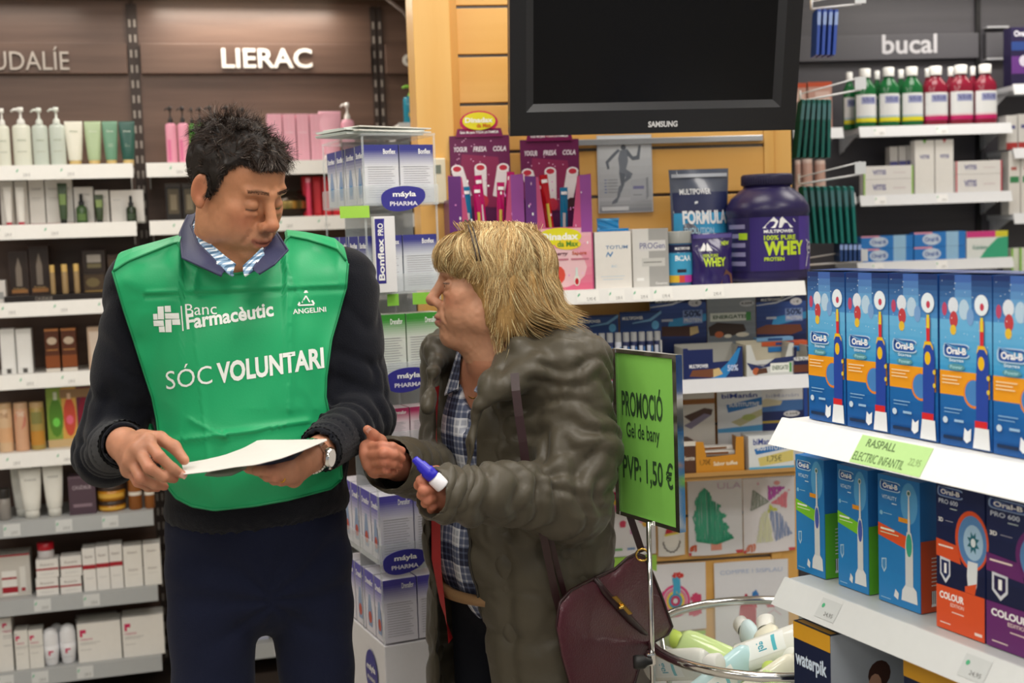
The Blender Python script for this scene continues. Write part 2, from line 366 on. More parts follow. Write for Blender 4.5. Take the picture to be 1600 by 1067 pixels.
# ---------------------------------------------------------------- left wall shelving, three bays
BW = wood('#523d33', '#664f43', 2, 'dark_wood', .4, 0)
DARK = mat('#1f1a18', .5)
def uL(px, py=300, d=0): return L.uz(px, py, d)[0]
def slotbar(mb, u, d, z0, z1, m1, m2):
    mb.box(u - .009, u + .009, -d - .008, -d, z0, z1, m1)
    z = z0 + .03
    while z < z1 - .03:
        mb.box(u - .0035, u + .0035, -d - .0088, -d - .007, z, z + .025, m2); z += .05
ZL = {}
for k, (px, py) in dict(A=(100, 259), B=(100, 351), C=(80, 472), D=(80, 584), E=(80, 706), F=(80, 813), G=(80, 934), H=(80, 1046)).items():
    ZL[k] = L.uz(px, py, .26 if k in 'ABCDE' else .30)[1]
b1a, b1b = uL(-330), uL(207); b2a, b2b = uL(236), uL(583); b3a, b3b = uL(612), uL(900)
ztopL = L.uz(300, 4, .0)[1]
GREYM = '#8f9192'
def bay(a, b, word, spec, label, zs='ABCDEFGH', low='FGH'):
    root = empty('shelving_unit', L.pt(0, 0, 0), L.a, label, 'shelving')
    m = MB(); m.box(a - .034, b + .034, .0, .12, 0, ztopL + .02, BW)
    m.box(a - .02, b + .02, -.012, 0, .05, ztopL - .0, BW); m.build('back_panel', root)
    u = MB(); slotbar(u, a - .022, .012, .05, ztopL - .01, mat('#392f2b', .5, .3), mat('#8f867e', .4)); slotbar(u, b + .022, .012, .05, ztopL - .01, mat('#392f2b', .5, .3), mat('#8f867e', .4)); u.build('slotted_upright', root)
    zs0 = L.uz(300, 115, .03)[1]; zs1 = L.uz(300, 68, .03)[1]
    s = MB(); s.box(a - .008, b + .008, -.034, -.0125, zs0, zs1, BW, .002); so = s.build('sign_panel', root)
    if word:
        t = MB(); t_, x0, x1, y0, y1, bold, c = word
        ua, ub = L.uz(x0, y1, .034)[0], L.uz(x1, y1, .034)[0]; za = L.uz((x0 + x1) / 2, y1, .034)[1]; zb = L.uz((x0 + x1) / 2, y0, .034)[1]
        vs, fs, _ = tmesh(t_, bold)
        n = len(vs); t.add([(ua + (ub - ua) * p[0], -.044, za + (zb - za) * p[1]) for p in vs] , fs, mat(c, .4))
        t.add([(ua + (ub - ua) * p[0], -.0345, za + (zb - za) * p[1]) for p in vs] , fs, mat(c, .4))
        ec = {}
        for f_ in fs:
            for i in range(len(f_)):
                e = (f_[i], f_[(i + 1) % len(f_)]); ec[e] = 1
        rim = [e for e in ec if (e[1], e[0]) not in ec]
        allv = [(ua + (ub - ua) * p[0], -.044, za + (zb - za) * p[1]) for p in vs] + [(ua + (ub - ua) * p[0], -.0345, za + (zb - za) * p[1]) for p in vs]
        t.add(allv, [(e[0], e[1], e[1] + n, e[0] + n) for e in rim], mat(c, .4)); t.build('lettering', so)
    c = MB(); c.box(a - .034, b + .034, -.2, .12, ztopL + .021, ztopL + .12, mat('#b9a688', .5), .003); c.build('canopy', root)
    for k in zs:
        dd = .26 if k in 'ABCDE' else .30
        metal = k in low  # lower shelves: grey metal tone and weaker light both put into the colours
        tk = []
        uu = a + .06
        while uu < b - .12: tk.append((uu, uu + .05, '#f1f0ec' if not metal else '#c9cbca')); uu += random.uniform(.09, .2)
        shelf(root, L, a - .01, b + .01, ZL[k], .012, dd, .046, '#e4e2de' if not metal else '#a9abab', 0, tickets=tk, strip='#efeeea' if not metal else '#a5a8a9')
    p = MB(); p.box(a - .03, b + .03, -.25, 0, 0, .06, mat('#3a302b', .5)); p.build('plinth', root)
bay(b1a, b1b, ('CAUDALÍE', -62, 109, 73, 110, .0, '#b3aaa2'), None, 'dark brown wall shelving bay with a thin pale brand sign')
bay(b2a, b2b, ('LIERAC', 347, 488, 76, 107, .018, '#e6e2da'), None, 'dark brown wall shelving bay under a bold white brand sign')
bay(b3a, b3b, ('d', 629, 648, 76, 104, .02, '#d8d3ca'), None, 'dark brown wall shelving bay half hidden by the maple pillar')
c = MB()
c.tube([L.pt(uL(600), .05, 2.35), P(612, 4, 4.2), P(630, 18, 4.15), P(648, 45, 4.12), P(655, 80, 4.1)], .006, mat('#5a4a42', .5)); c.build('cable', None, 'dark cable hanging beside the maple pillar top', 'cable')
m = MB(); m.box(-.3, .3, -.02, .02, 0, .012, mat('#fff4e0', .4, emis=3)); m.build('strip_light', None, 'bright strip light under the canopy above the bold white brand sign', 'light', loc=(-.838, 4.346, ztopL + .006), rot=L.a)
# ---------------------------------------------------------------- products on the left wall
dA = .22
zA, zB, zC, zD, zE, zF, zG, zH = [ZL[k] for k in 'ABCDEFGH']
TL = [('R', .28, .72, .35, .37, '#b9bfae'), ('T', 'VINOPURE', .3, .7, .6, .64, '#9aa58c')]
row(L, zA, dA, [(-10, 12, 169), (15, 45, 167)], k_pump, 'pump_bottle', 'ivory pump bottle on the top shelf of the left bay', 'bottle', 'ivory pump bottles', col='#e9ebdd', pcol='#f3f3ee', spec=TL)
row(L, zA, dA, [(46, 72, 168), (73, 99, 167)], k_pump, 'pump_bottle', 'pale sage pump bottle on the top shelf of the left bay', 'bottle', 'pale sage pump bottles', col='#cfd8ce', pcol='#e4eae2', spec=TL)
for (a, b, c1, lab) in ((99, 128, '#eceadb', 'cream tube with gold cap beside the sage pump bottles'), (130, 157, '#b4c9a0', 'light green tube with gold cap on the top shelf'), (158, 183, '#6f9d81', 'mid green tube with gold cap on the top shelf'), (184, 210, '#2c5a50', 'dark green tube with gold cap at the shelf end')):
    place(L, zA, dA, a, b, 189, k_tube, 'cosmetic_tube', lab, 'tube', group='tubes on the top shelf of the left bay', col=c1, cap='#d9bd7c', spec=[('T', 'Aroma', .25, .75, .72, .77, '#dfe6d8' if c1[1] < 'c' else '#8b9a78'), ('R', .3, .7, .4, .41, '#cfd8c2'), ('R', .3, .7, .35, .36, '#cfd8c2')])
WT = [('T', 'CAUDALIE', .2, .8, .78, .82, '#8b8783'), ('R', .2, .8, .6, .61, '#b3afab'), ('R', .2, .7, .55, .56, '#c9c5c1'), ('R', 0, 1, .03, .05, '#8d2a35')]
row(L, zB, .17, [(-2, 20, 283), (21, 42, 283), (43, 68, 281), (69, 95, 281)], k_box, 'carton', 'white cosmetics carton on the second shelf of the left bay', 'box', 'white cartons on the second shelf', depth=.05, col='#e4e0da', spec=WT)
row(L, zB, .215, [(3, 17, 290), (22, 37, 290)], k_tube, 'cosmetic_tube', 'slim white tube with red cap before the white cartons', 'tube', 'slim red capped tubes', col='#edeae4', cap='#c01c3c', caph=.1)
place(L, zB, .17, 88, 112, 280, k_box, 'carton', 'white carton behind the tall dark green tube', 'box', depth=.05, group='white cartons on the second shelf', col='#ebe7e2', spec=WT)
place(L, zB, .215, 88, 104, 286, k_tube, 'cosmetic_tube', 'tall dark green tube before a white carton', 'tube', group='dark green tubes', col='#41543a', cap='#141812', spec=[('R', .1, .9, .4, .7, '#7f9a58')])
place(L, zB, .17, 114, 145, 292, k_box, 'carton', 'white carton behind the larger green dropper bottle', 'box', depth=.05, group='white cartons on the second shelf', col='#ebe7e2', spec=WT)
place(L, zB, .215, 116, 135, 302, k_dropper, 'dropper_bottle', 'larger green dropper bottle before a white carton', 'bottle', group='dark dropper bottles', col='#3e5a35', spec=[('R', .2, .8, .12, .34, '#5f7c45')])
place(L, zB, .17, 147, 169, 297, k_box, 'carton', 'white carton behind the short dark green tube', 'box', depth=.05, group='white cartons on the second shelf', col='#ebe7e2', spec=WT)
place(L, zB, .215, 146, 161, 304, k_tube, 'cosmetic_tube', 'short dark green tube beside the dropper bottle', 'tube', group='dark green tubes', col='#39482e', cap='#141812', spec=[('R', .1, .9, .5, .8, '#8aa05e')])
place(L, zB, .17, 171, 224, 297, k_box, 'carton', 'wide white carton at the right end of the second shelf', 'box', depth=.05, group='white cartons on the second shelf', col='#ece8e3', spec=[('R', .08, .3, .7, .72, '#bbb'), ('R', 0, 1, .02, .04, '#3e5b3c')])
place(L, zB, .215, 195, 212, 305, k_dropper, 'dropper_bottle', 'black dropper bottle before the wide white carton', 'bottle', group='dark dropper bottles', col='#23321f', spec=[('R', .2, .8, .12, .34, '#3c4d3a')])
# third shelf: dark gift boxes on a tray
pt = MB(); u0, u1 = uL(6, 462, .24), uL(166, 462, .24); pt.box(0, u1 - u0, 0, .21, 0, .022, mat('#241d1b', .3), .001)
pt.text('CAUDALIE', lambda a, b: ((u1 - u0) * (.3 + .17 * a), -.0006, .005 + .012 * b), mat('#8d847d', .4), .02)
pt.build('display_tray', None, 'low dark display tray on the third shelf of the left bay', 'tray', loc=L.pt(u0, .24, zC + .0005), rot=L.a)
zT = zC + .0225
place(L, zC, .22, -10, 8, 438, k_box, 'carton', 'white carton cut by the left picture edge on the third shelf', 'box', depth=.05, group='third shelf goods', col='#d8d3cf', spec=[('R', .2, .8, .2, .5, '#999')])
GB = [('R', .06, .94, .04, .96, '#33261f'), ('R', .1, .9, .05, .13, '#a5723f'), ('P', [(.35, .2), (.65, .2), (.65, .6), (.5, .86), (.35, .6)], '#8d8175'), ('T', 'Premier', .2, .8, .14, .17, '#c7a46a')]
row(L, zT, .17, [(11, 43, 392), (43, 75, 384)], k_box, 'gift_box', 'dark brown windowed gift box with bottle inside', 'box', 'dark brown gift boxes', depth=.08, col='#3d2c26', spec=GB)
row(L, zT, .225, [(76, 85, 414), (94, 105, 413), (113, 123, 412)], k_cyl, 'perfume_vial', 'tiny gold capped vial on the dark tray', 'bottle', 'gold capped vials', col='#a48a62', cap='#d9b56a', capf=.26)
XB = [('R', .08, .92, .1, .9, '#54422f'), ('P', ell(.45, .5, .3, .25, 8), '#80704a'), ('R', .1, .9, .03, .08, '#b99752')]
a = place(L, zT, .17, 127, 165, 426, k_box, 'gift_box', 'dark gift box with gold print under the crystal jar box', 'box', depth=.08, group='dark gift boxes with gold print', col='#3a2d27', spec=XB)
place(L, 0, .17, 127, 164, 391, k_box, 'gift_box', 'dark gift box with a silver jar, stacked on another', 'box', depth=.08, group='dark gift boxes with gold print', zb=a['_top'] + .0005, col='#3a2d27', spec=[('R', .15, .85, .15, .85, '#2a201b'), ('R', .2, .8, .45, .8, '#b3aca4'), ('R', .2, .8, .2, .4, '#7d7454')])
row(L, zC, .17, [(167, 193, 398), (194, 221, 398), (224, 240, 400)], k_box, 'gift_box', 'bronze printed gift box near the green vest shoulder', 'box', 'bronze gift boxes', depth=.08, col='#4b3a30', spec=XB)
CR = [('T', 'TEINT', .25, .75, .78, .82, '#aaa'), ('P', [(.15, .14), (.85, .14), (.95, .9), (.05, .9)], '#f6f6f4'), ('R', .35, .65, .02, .12, '#54524f')]
row(L, zD, .2, [(-2, 22, 514), (23, 48, 514)], k_box, 'carton', 'glossy white carton on the fourth shelf of the left bay', 'box', 'white cartons on the fourth shelf', depth=.06, col='#e9e9e7', spec=CR)
row(L, zD, .2, [(68, 91, 514), (94, 118, 513)], k_box, 'carton', 'brown and orange sun care carton on the fourth shelf', 'box', 'brown and orange cartons', depth=.06, col='#5c2f18', spec=[('R', 0, 1, 0, .08, '#dfd9cf'), ('R', 0, 1, .1, .38, '#8c4a20'), ('R', .1, .9, .5, .52, '#c98c4c'), ('P', ell(.5, .72, .36, .09, 10), '#cdb9a2'), ('R', 0, 1, .95, 1, '#c58149')])
place(L, zD, .2, 135, 162, 511, k_box, 'carton', 'beige carton with tube picture beside the brown ones', 'box', depth=.06, group='fourth shelf goods', col='#cfb39a', spec=[('P', [(.2, .05), (.6, .05), (.7, .9), (.1, .9)], '#e6d6c6')])
place(L, zE, .2, -8, 17, 631, k_cyl, 'spray_tin', 'peach spray tin, leftmost of three on the fifth shelf', 'tin', group='spray tins', col='#e6c39c', cap='#d8b58b', spec=[('R', .1, .9, .2, .5, '#e8b78a'), ('T', 'THE', .3, .7, .7, .8, '#b98e6c')])
place(L, zE, .2, 18, 42, 630, k_cyl, 'spray_tin', 'rose peach spray tin, middle of three on the fifth shelf', 'tin', group='spray tins', col='#e0b08e', cap='#dbb592', spec=[('P', ell(.5, .65, .3, .2, 9), '#d98b78'), ('T', 'THE', .3, .7, .72, .82, '#f3e1cf')])
place(L, zE, .2, 43, 67, 629, k_cyl, 'spray_tin', 'olive gold spray tin beside the green gift set', 'tin', group='spray tins', col='#b39a55', cap='#c7a777', spec=[('R', .1, .9, .1, .4, '#c98f3a'), ('R', .2, .8, .55, .8, '#8c8a4f')])
place(L, zE, .17, 70, 142, 605, k_box, 'gift_set', 'bright green and orange gift set box with three mist bottles', 'box', depth=.08, col='#8fae48', spec=[('R', .33, .66, .12, 1, '#e3b056'), ('R', .66, 1, .12, 1, '#6d2440'), ('R', 0, 1, 0, .13, '#d9bb8a'), ('R', .3, 1, .82, .97, '#a4825c'), ('P', ell(.2, .5, .16, .33, 12), '#5a8f2c'), ('P', ell(.5, .5, .14, .33, 12), '#d9533d'), ('P', ell(.82, .5, .13, .33, 12), '#8c1533'), ('P', ell(.2, .42, .08, .08, 10), '#7de05a'), ('P', ell(.5, .45, .08, .08, 10), '#f2708c'), ('R', .16, .24, .8, .93, '#dfe8d0'), ('R', .46, .54, .8, .9, '#efd0b0')])
place(L, zF, .24, -6, 14, 765, k_jar, 'cosmetic_jar', 'small grey jar at the left edge of the sixth shelf', 'jar', group='sixth shelf jars', col='#8f8a85', lid='#2a2725', lidf=.3)
row(L, zF, .2, [(14, 48, 731)], k_tube, 'cosmetic_tube', 'large white tube behind two others on the sixth shelf', 'tube', 'large white tubes', col='#dddcd4', cap='#dcdbd3', caph=.16)
row(L, zF, .25, [(27, 63, 733), (64, 97, 727)], k_tube, 'cosmetic_tube', 'large white cream tube on the sixth shelf', 'tube', 'large white tubes', col='#e6e5dd', cap='#e2e1d9', caph=.16, spec=[('T', 'CAUDALIE', .2, .8, .7, .75, '#8f8c86'), ('R', .3, .7, .45, .46, '#a9a69f')])
place(L, zF, .25, 105, 148, 744, k_box, 'carton', 'purple grey carton between white tubes and amber jars', 'box', depth=.08, col='#54414c', spec=[('T', 'CAUDALIE', .15, .85, .66, .76, '#b8aab2'), ('R', .15, .85, .2, .28, '#8c7782'), ('R', 0, 1, .95, 1, '#6b5863')])
u0 = L.uz(151, 780, .25)[0]; u1 = L.uz(196, 780, .25)[0]
zz = zF
for i, yt in enumerate((784, 757, 731)):
    zt = L.uz(173, yt, .25)[1]
    put(L, k_jar(u1 - u0, zt - zz - .001, 0, '#b97a1c', '#3b2b22', .38, spec=[('R', .1, .9, .2, .45, '#e0b14a')]), 'scrub_jar', (u0 + u1) / 2, .25 - (u1 - u0) / 2, zz + .0004, f'amber scrub jar with dark lid, {("bottom", "middle", "top")[i]} of the stack of three', 'jar', 'stacked amber jars'); zz = zt
row(L, zF, .25, [(198, 220, 741), (223, 240, 742)], k_cyl, 'oil_bottle', 'amber brown cylinder bottle beside the stacked amber jars', 'bottle', 'amber cylinder bottles', col='#8c5424', cap='#5b3a22', spec=[('R', .05, .95, .4, .5, '#e7e1d6')])
EU = [('R', 0, 1, .42, .52, '#a81f2d'), ('T', 'Eucerin', .2, .8, .66, .78, '#9a8f8c'), ('R', .2, .8, .2, .22, '#bbb')]
place(L, zG, .24, -20, 46, 867, k_box, 'gift_set', 'pale gift set box with red top edge on the seventh shelf', 'box', depth=.09, col='#cfcbc4', spec=[('R', 0, 1, .96, 1, '#a81f2d'), ('R', .3, .66, .05, .62, '#f1efeb'), ('R', .3, .66, .42, .47, '#a81f2d'), ('R', .3, .68, .1, .24, '#a81f2d'), ('R', .74, .88, .12, .7, '#e6e4df'), ('R', .76, .86, .12, .2, '#a81f2d')])
for (xa, xb, ys) in (((55), 91, (903, 874)), ((93), 127, (901, 869))):
    zz = zG
    for i, yt in enumerate(ys):
        o = place(L, 0, .27, xa, xb, yt, k_box, 'carton', f'small white carton with red band, {("lower", "upper")[i]} of the {"left" if xa == 55 else "right"} pair', 'box', depth=.06, group='small red banded cartons', zb=zz, col='#ebe9e5', spec=EU); zz = o['_top'] + .0003
    if xa == 55: place(L, 0, .27, 56, 83, 850, k_jar, 'cosmetic_jar', 'small jar with bright red lid on stacked cartons', 'jar', zb=zz, col='#c9c6c8', lid='#b01325', lidf=.45)
row(L, zG, .27, [(127, 148, 857), (148, 169, 854), (169, 190, 851)], k_box, 'carton', 'tall white carton with red band on the seventh shelf', 'box', 'tall red banded cartons', depth=.07, col='#eeece8', spec=[('R', 0, 1, .52, .62, '#a81f2d'), ('T', 'Eucerin', .2, .8, .78, .84, '#9a8f8c'), ('R', .2, .8, .3, .31, '#bbb')])
row(L, zG, .27, [(191, 221, 853), (222, 250, 850)], k_box, 'carton', 'plain white carton beside the tall red banded cartons', 'box', 'plain white cartons', depth=.07, col='#eeece6', spec=[('T', 'Eucerin', .25, .75, .82, .87, '#9a8f8c'), ('T', 'Eucerin', .25, .75, .4, .45, '#9a8f8c'), ('R', .2, .8, .3, .305, '#bbb')])
RP = lambda x0, x1, z0, z1: [('R', x0, x0 + (x1 - x0) * .4, z0, z1, '#d3215f'), ('R', x0, x1, z0 + (z1 - z0) * .5, z1, '#d3215f'), ('T', 'rosacure', x0, x0 + (x1 - x0) * 2, z0 - .09, z0 - .05, '#c65a7d'), ('R', x0, x0 + (x1 - x0) * 3.2, z0 - .16, z0 - .15, '#9a9a9a'), ('R', x0, x0 + (x1 - x0) * 2.6, z0 - .2, z0 - .19, '#aaa'), ('R', x0, x0 + (x1 - x0) * 1.8, z0 - .34, z0 - .33, '#aaa')]
place(L, zH, .27, -12, 17, 966, k_box, 'carton', 'tall white carton at the left edge of the bottom shelf', 'box', depth=.08, col='#e9e7e2', spec=RP(.5, .75, .82, .9))
row(L, zH, .27, [(21, 43, 985), (43, 66, 984)], k_box, 'carton', 'small white carton with pink mark on the bottom shelf', 'box', 'small pink marked cartons', depth=.06, col='#ebe9e3', spec=RP(.1, .4, .74, .86))
place(L, zH, .2, 76, 98, 977, k_deo, 'roll_on_bottle', 'white rounded roll on bottle behind two others', 'bottle', group='white roll on bottles', col='#edeef2')
row(L, zH, .27, [(64, 90, 984), (90, 117, 978)], k_deo, 'roll_on_bottle', 'white rounded roll on bottle in front', 'bottle', 'white roll on bottles', col='#f1f2f6', spec=[('R', .4, .48, .3, .42, '#d3215f'), ('R', .4, .62, .38, .42, '#d3215f'), ('R', .3, .7, .2, .21, '#bbb')])
place(L, zH, .17, 117, 182, 965, k_box, 'carton', 'wide pale carton behind the left big carton', 'box', depth=.06, col='#bdbab6')
row(L, zH, .27, [(119, 188, 972), (189, 255, 962)], k_box, 'carton', 'big white carton with pink corner mark on the bottom shelf', 'box', 'big pink marked cartons', depth=.09, col='#efede8', spec=RP(.06, .2, .66, .84))
place(L, zH, .24, 385, 420, 990, k_box, 'carton', 'white flat carton seen between the trouser legs', 'box', depth=.12, col='#e6e4e6', spec=[('R', .5, 1, 0, .5, '#c2c8e0')])
# second bay
row(L, zA, dA - .03, [(256, 274, 166), (275, 293, 166)], k_pump, 'pump_bottle', 'pink bottle with black pump beside green ones', 'bottle', 'pink bottles with black pumps', col='#f0a3bb', pcol='#241f20', spec=[('R', .2, .45, .1, .6, '#e077a0')])
row(L, zA, dA - .03, [(293, 304, 168), (305, 318, 167)], k_pump, 'pump_bottle', 'green bottle with black pump between pink and orange', 'bottle', 'green bottles with black pumps', col='#4f9a2f', pcol='#241f20', spec=[('R', .2, .8, .3, .7, '#86b45a')])
place(L, zA, dA - .03, 318, 337, 165, k_pump, 'pump_bottle', 'orange bottle with black pump behind the dark hair', 'bottle', col='#d8622a', pcol='#241f20', spec=[('R', .1, .9, .3, .5, '#f0a070')])
row(L, zA, dA - .03, [(345, 362, 165), (370, 388, 168)], k_pump, 'pump_bottle', 'brown bottle whose black pump shows above the hair', 'bottle', 'brown bottles behind the head', col='#4a3428', pcol='#241f20')
PK = [('T', 'HYDRA', .2, .8, .6, .64, '#f8dbe4'), ('R', .47, .5, 0, 1, '#f3c3d0')]
row(L, zA, .2, [(417, 440, 178), (441, 461, 178), (462, 482, 178), (483, 505, 178)], k_box, 'carton', 'pale pink carton on the top shelf of the branded bay', 'box', 'pale pink cartons', depth=.05, col='#efb0c2', spec=PK)
place(L, zA, .22, 498, 534, 173, k_tube, 'cosmetic_tube', 'pale pink tube beside the pink cartons', 'tube', col='#f0b4c5', cap='#f2eeea', caph=.14, spec=[('T', 'LIERAC', .3, .7, .5, .54, '#c98a9c')])
place(L, zA, .2, 532, 553, 160, k_pump, 'pump_bottle', 'pink bottle with white pump beside the pink tube', 'bottle', col='#eeaec0', pcol='#f3f0ec')
row(L, zB, .2, [(257, 282, 286), (283, 307, 286)], k_box, 'gift_box', 'black windowed box with gold bottle left of the man', 'box', 'black gift boxes', depth=.06, col='#26211f', spec=[('R', .15, .85, .2, .85, '#5b513f'), ('R', .3, .7, .3, .7, '#8b7f68'), ('R', 0, 1, .9, 1, '#4a4440')])
place(L, zB, .17, 446, 473, 296, k_box, 'gift_box', 'bronze box behind the round dark gold jar', 'box', depth=.05, col='#5c4838', spec=[('R', .1, .9, .5, .9, '#7f674c')])
j = MB(); uu = L.uz(455, 340, .22)[0]; j.lathe([(.05, 0), (.066, .01), (.082, .045), (.08, .06), (.06, .085), (.045, .095), (0, .098)], mat('#3a3027', .15, .6), 32); o = j.build('display_globe', None, 'round dark gold display jar beside the man\'s face', 'jar', loc=L.pt(uu, .15, zB + .001), rot=L.a)
j = MB(); j.lathe([(.0835, .03), (.0845, .04), (.0835, .055)], mat('#b59a5a', .2, .8), 32, cap=False); j.build('gold_band', o)
row(L, zB, .2, [(472, 486, 276), (487, 501, 276), (502, 516, 276), (517, 532, 268)], k_box, 'carton', 'bright red carton on the second shelf of the branded bay', 'box', 'bright red cartons', depth=.05, col='#d1162c', spec=[('R', .2, .8, .1, .9, '#e23a48')])
place(L, zB, .235, 477, 486, 278, k_cyl, 'serum_tube', 'thin pink red serum tube before the red cartons', 'tube', col='#e5486a', cap='#f0a0b0')
place(L, zC, .2, 250, 290, 420, k_box, 'carton', 'brown carton behind the man\'s shoulder', 'box', depth=.06, col='#5a4535')
row(L, zC, .2, [(500, 516, 402), (517, 534, 402)], k_box, 'carton', 'deep red carton low beside the vest shoulder', 'box', 'deep red cartons', depth=.05, col='#b21228')
# third bay
place(L, L.uz(640, 195, .2)[1], .2, 630, 659, 132, k_pump, 'pump_bottle', 'teal blue bottle with lime pump beside the maple pillar', 'bottle', col='#1f86a0', pcol='#8fd04a', flat=.5, spec=[('P', ell(.5, .35, .22, .16, 12), '#e8c94a'), ('R', .2, .8, .7, .74, '#7fc3d6')])
rt = [o for o in bpy.data.objects if o.get('label', '').startswith('dark brown wall shelving bay half')][0]
shelf(rt, L, b3a - .01, b3b + .01, L.uz(640, 195, .2)[1], .012, .24, .046, '#e4e2de')
# ---------------------------------------------------------------- maple slatwall gondola
MAPLE = wood('#e3ab58', '#ecb96a', 1.2, 'maple', .38, 0)
MAPLEV = wood('#e6b05c', '#efbf70', 1.2, 'maple_upright', .38, 2)
def uS(px, py=300, d=0): return S.uz(px, py, d)[0]
sr = empty('slatwall_gondola', S.pt(0, 0, 0), S.a, 'maple slatwall gondola carrying the sports nutrition shelves and children\'s drawings', 'shelving')
sl, sr_ = uS(723), uS(1196, 400); se = uS(1240, 400)
z0g = S.uz(1100, 152, 0)[1]; pitch_ = (S.uz(1100, 152 - 14, 0)[1] - S.uz(1100, 226 - 14, 0)[1])
m = MB(); z = z0g - .005 - pitch_ * 12
planks = []
while z < 2.5:
    a = max(z + .004, .08); b = z + pitch_ - .004
    if b > a: m.box(sl, sr_, -.0, .02, a, b, MAPLE, .002)
    z += pitch_
m.build('slat_board', sr)
m = MB(); m.box(sl, sr_, .008, .03, .08, 2.5, mat('#6d6a66', .4, .6)); m.build('groove_insert', sr)
m = MB(); m.box(sr_ + .001, sr_ + .03, -.002, .3, 0, 2.5, MAPLEV, .002); m.build('edge_trim', sr)
m = MB(); m.box(sr_ + .031, se, .004, .3, 0, 2.5, MAPLEV, .002); m.build('edge_trim', sr)
m = MB(); m.box(sl, sr_, .03, .3, 0, 2.5, mat('#4c4a4d', .6)); m.build('core', sr)
m = MB(); m.box(sl, sr_, -.02, .03, 0, .079, mat('#b58b4c', .5)); m.build('plinth', sr)
m = MB(); u0, u1 = S.uz(652, 200, .05)[0], S.uz(709, 200, .05)[0]
m.box(u0, u1, -.05, .3, 0, 2.6, MAPLEV, .002); m.build('pillar', sr)
m = MB(); m.box(u1 + .0005, sl - .0005, -.02, .3, 0, 2.6, wood('#d39a44', '#dda64e', 1.2, 'maple_side_shade', .4, 2), .001); m.build('pillar', sr)  # pillar's side face, its shade put into a darker maple colour
# rail lights in the groove
ra, rb = S.uz(1020, 222, .02)[0], S.uz(1207, 213, .02)[0]; zr = S.uz(1110, 217, .02)[1]
m = MB(); m.box(ra - .35, min(rb, sr_ - .005), -.014, -.001, zr - .008, zr + .008, mat('#c9cdd2', .25, .6), .002); m.build('metal_rail', sr)
# thermostat box on pillar
u0, u1 = S.uz(676, 290, .065)[0], S.uz(697, 290, .065)[0]; za, zb = S.uz(686, 318, .065)[1], S.uz(686, 247, .065)[1]
m = MB(); m.box(u0, u1, -.02, 0, za, zb, mat('#e6dcc0', .4), .004); t = m.build('thermostat', None, 'cream wall thermostat box on the maple pillar', 'thermostat', loc=S.pt(0, .0505, 0), rot=S.a)
m = MB(); m.box(u0 + .008, u1 - .012, -.0215, -.0203, zb - .04, zb - .018, mat('#7c8478', .3)); m.build('display', t)
# shelves
def tk(d, lst): return [(S.uz(a, 460, d)[0], S.uz(b, 460, d)[0], '#f3f2ee') for a, b in lst]
z1 = S.uz(1080, 448, .26)[1]; z2 = S.uz(1150, 592, .26)[1]; z3 = S.uz(1150, 738, .2)[1]
shelf(sr, S, S.uz(742, 460, .26)[0], S.uz(1257, 440, .26)[0], z1, .004, .26, .036, '#eceae6', tickets=tk(.26, [(900, 935), (950, 975), (988, 1015), (1020, 1050), (1100, 1130)]))
shelf(sr, S, S.uz(742, 600, .26)[0], S.uz(1263, 600, .26)[0], z2, .004, .26, .034, '#dfe0e4', tickets=tk(.26, [(944, 966)]), strip='#dcdde2')
shelf(sr, S, S.uz(742, 740, .2)[0], S.uz(1243, 740, .2)[0], z3, .004, .2, .01, '#b98d50', tilt=.002, strip='#b98d50', brackets=False)
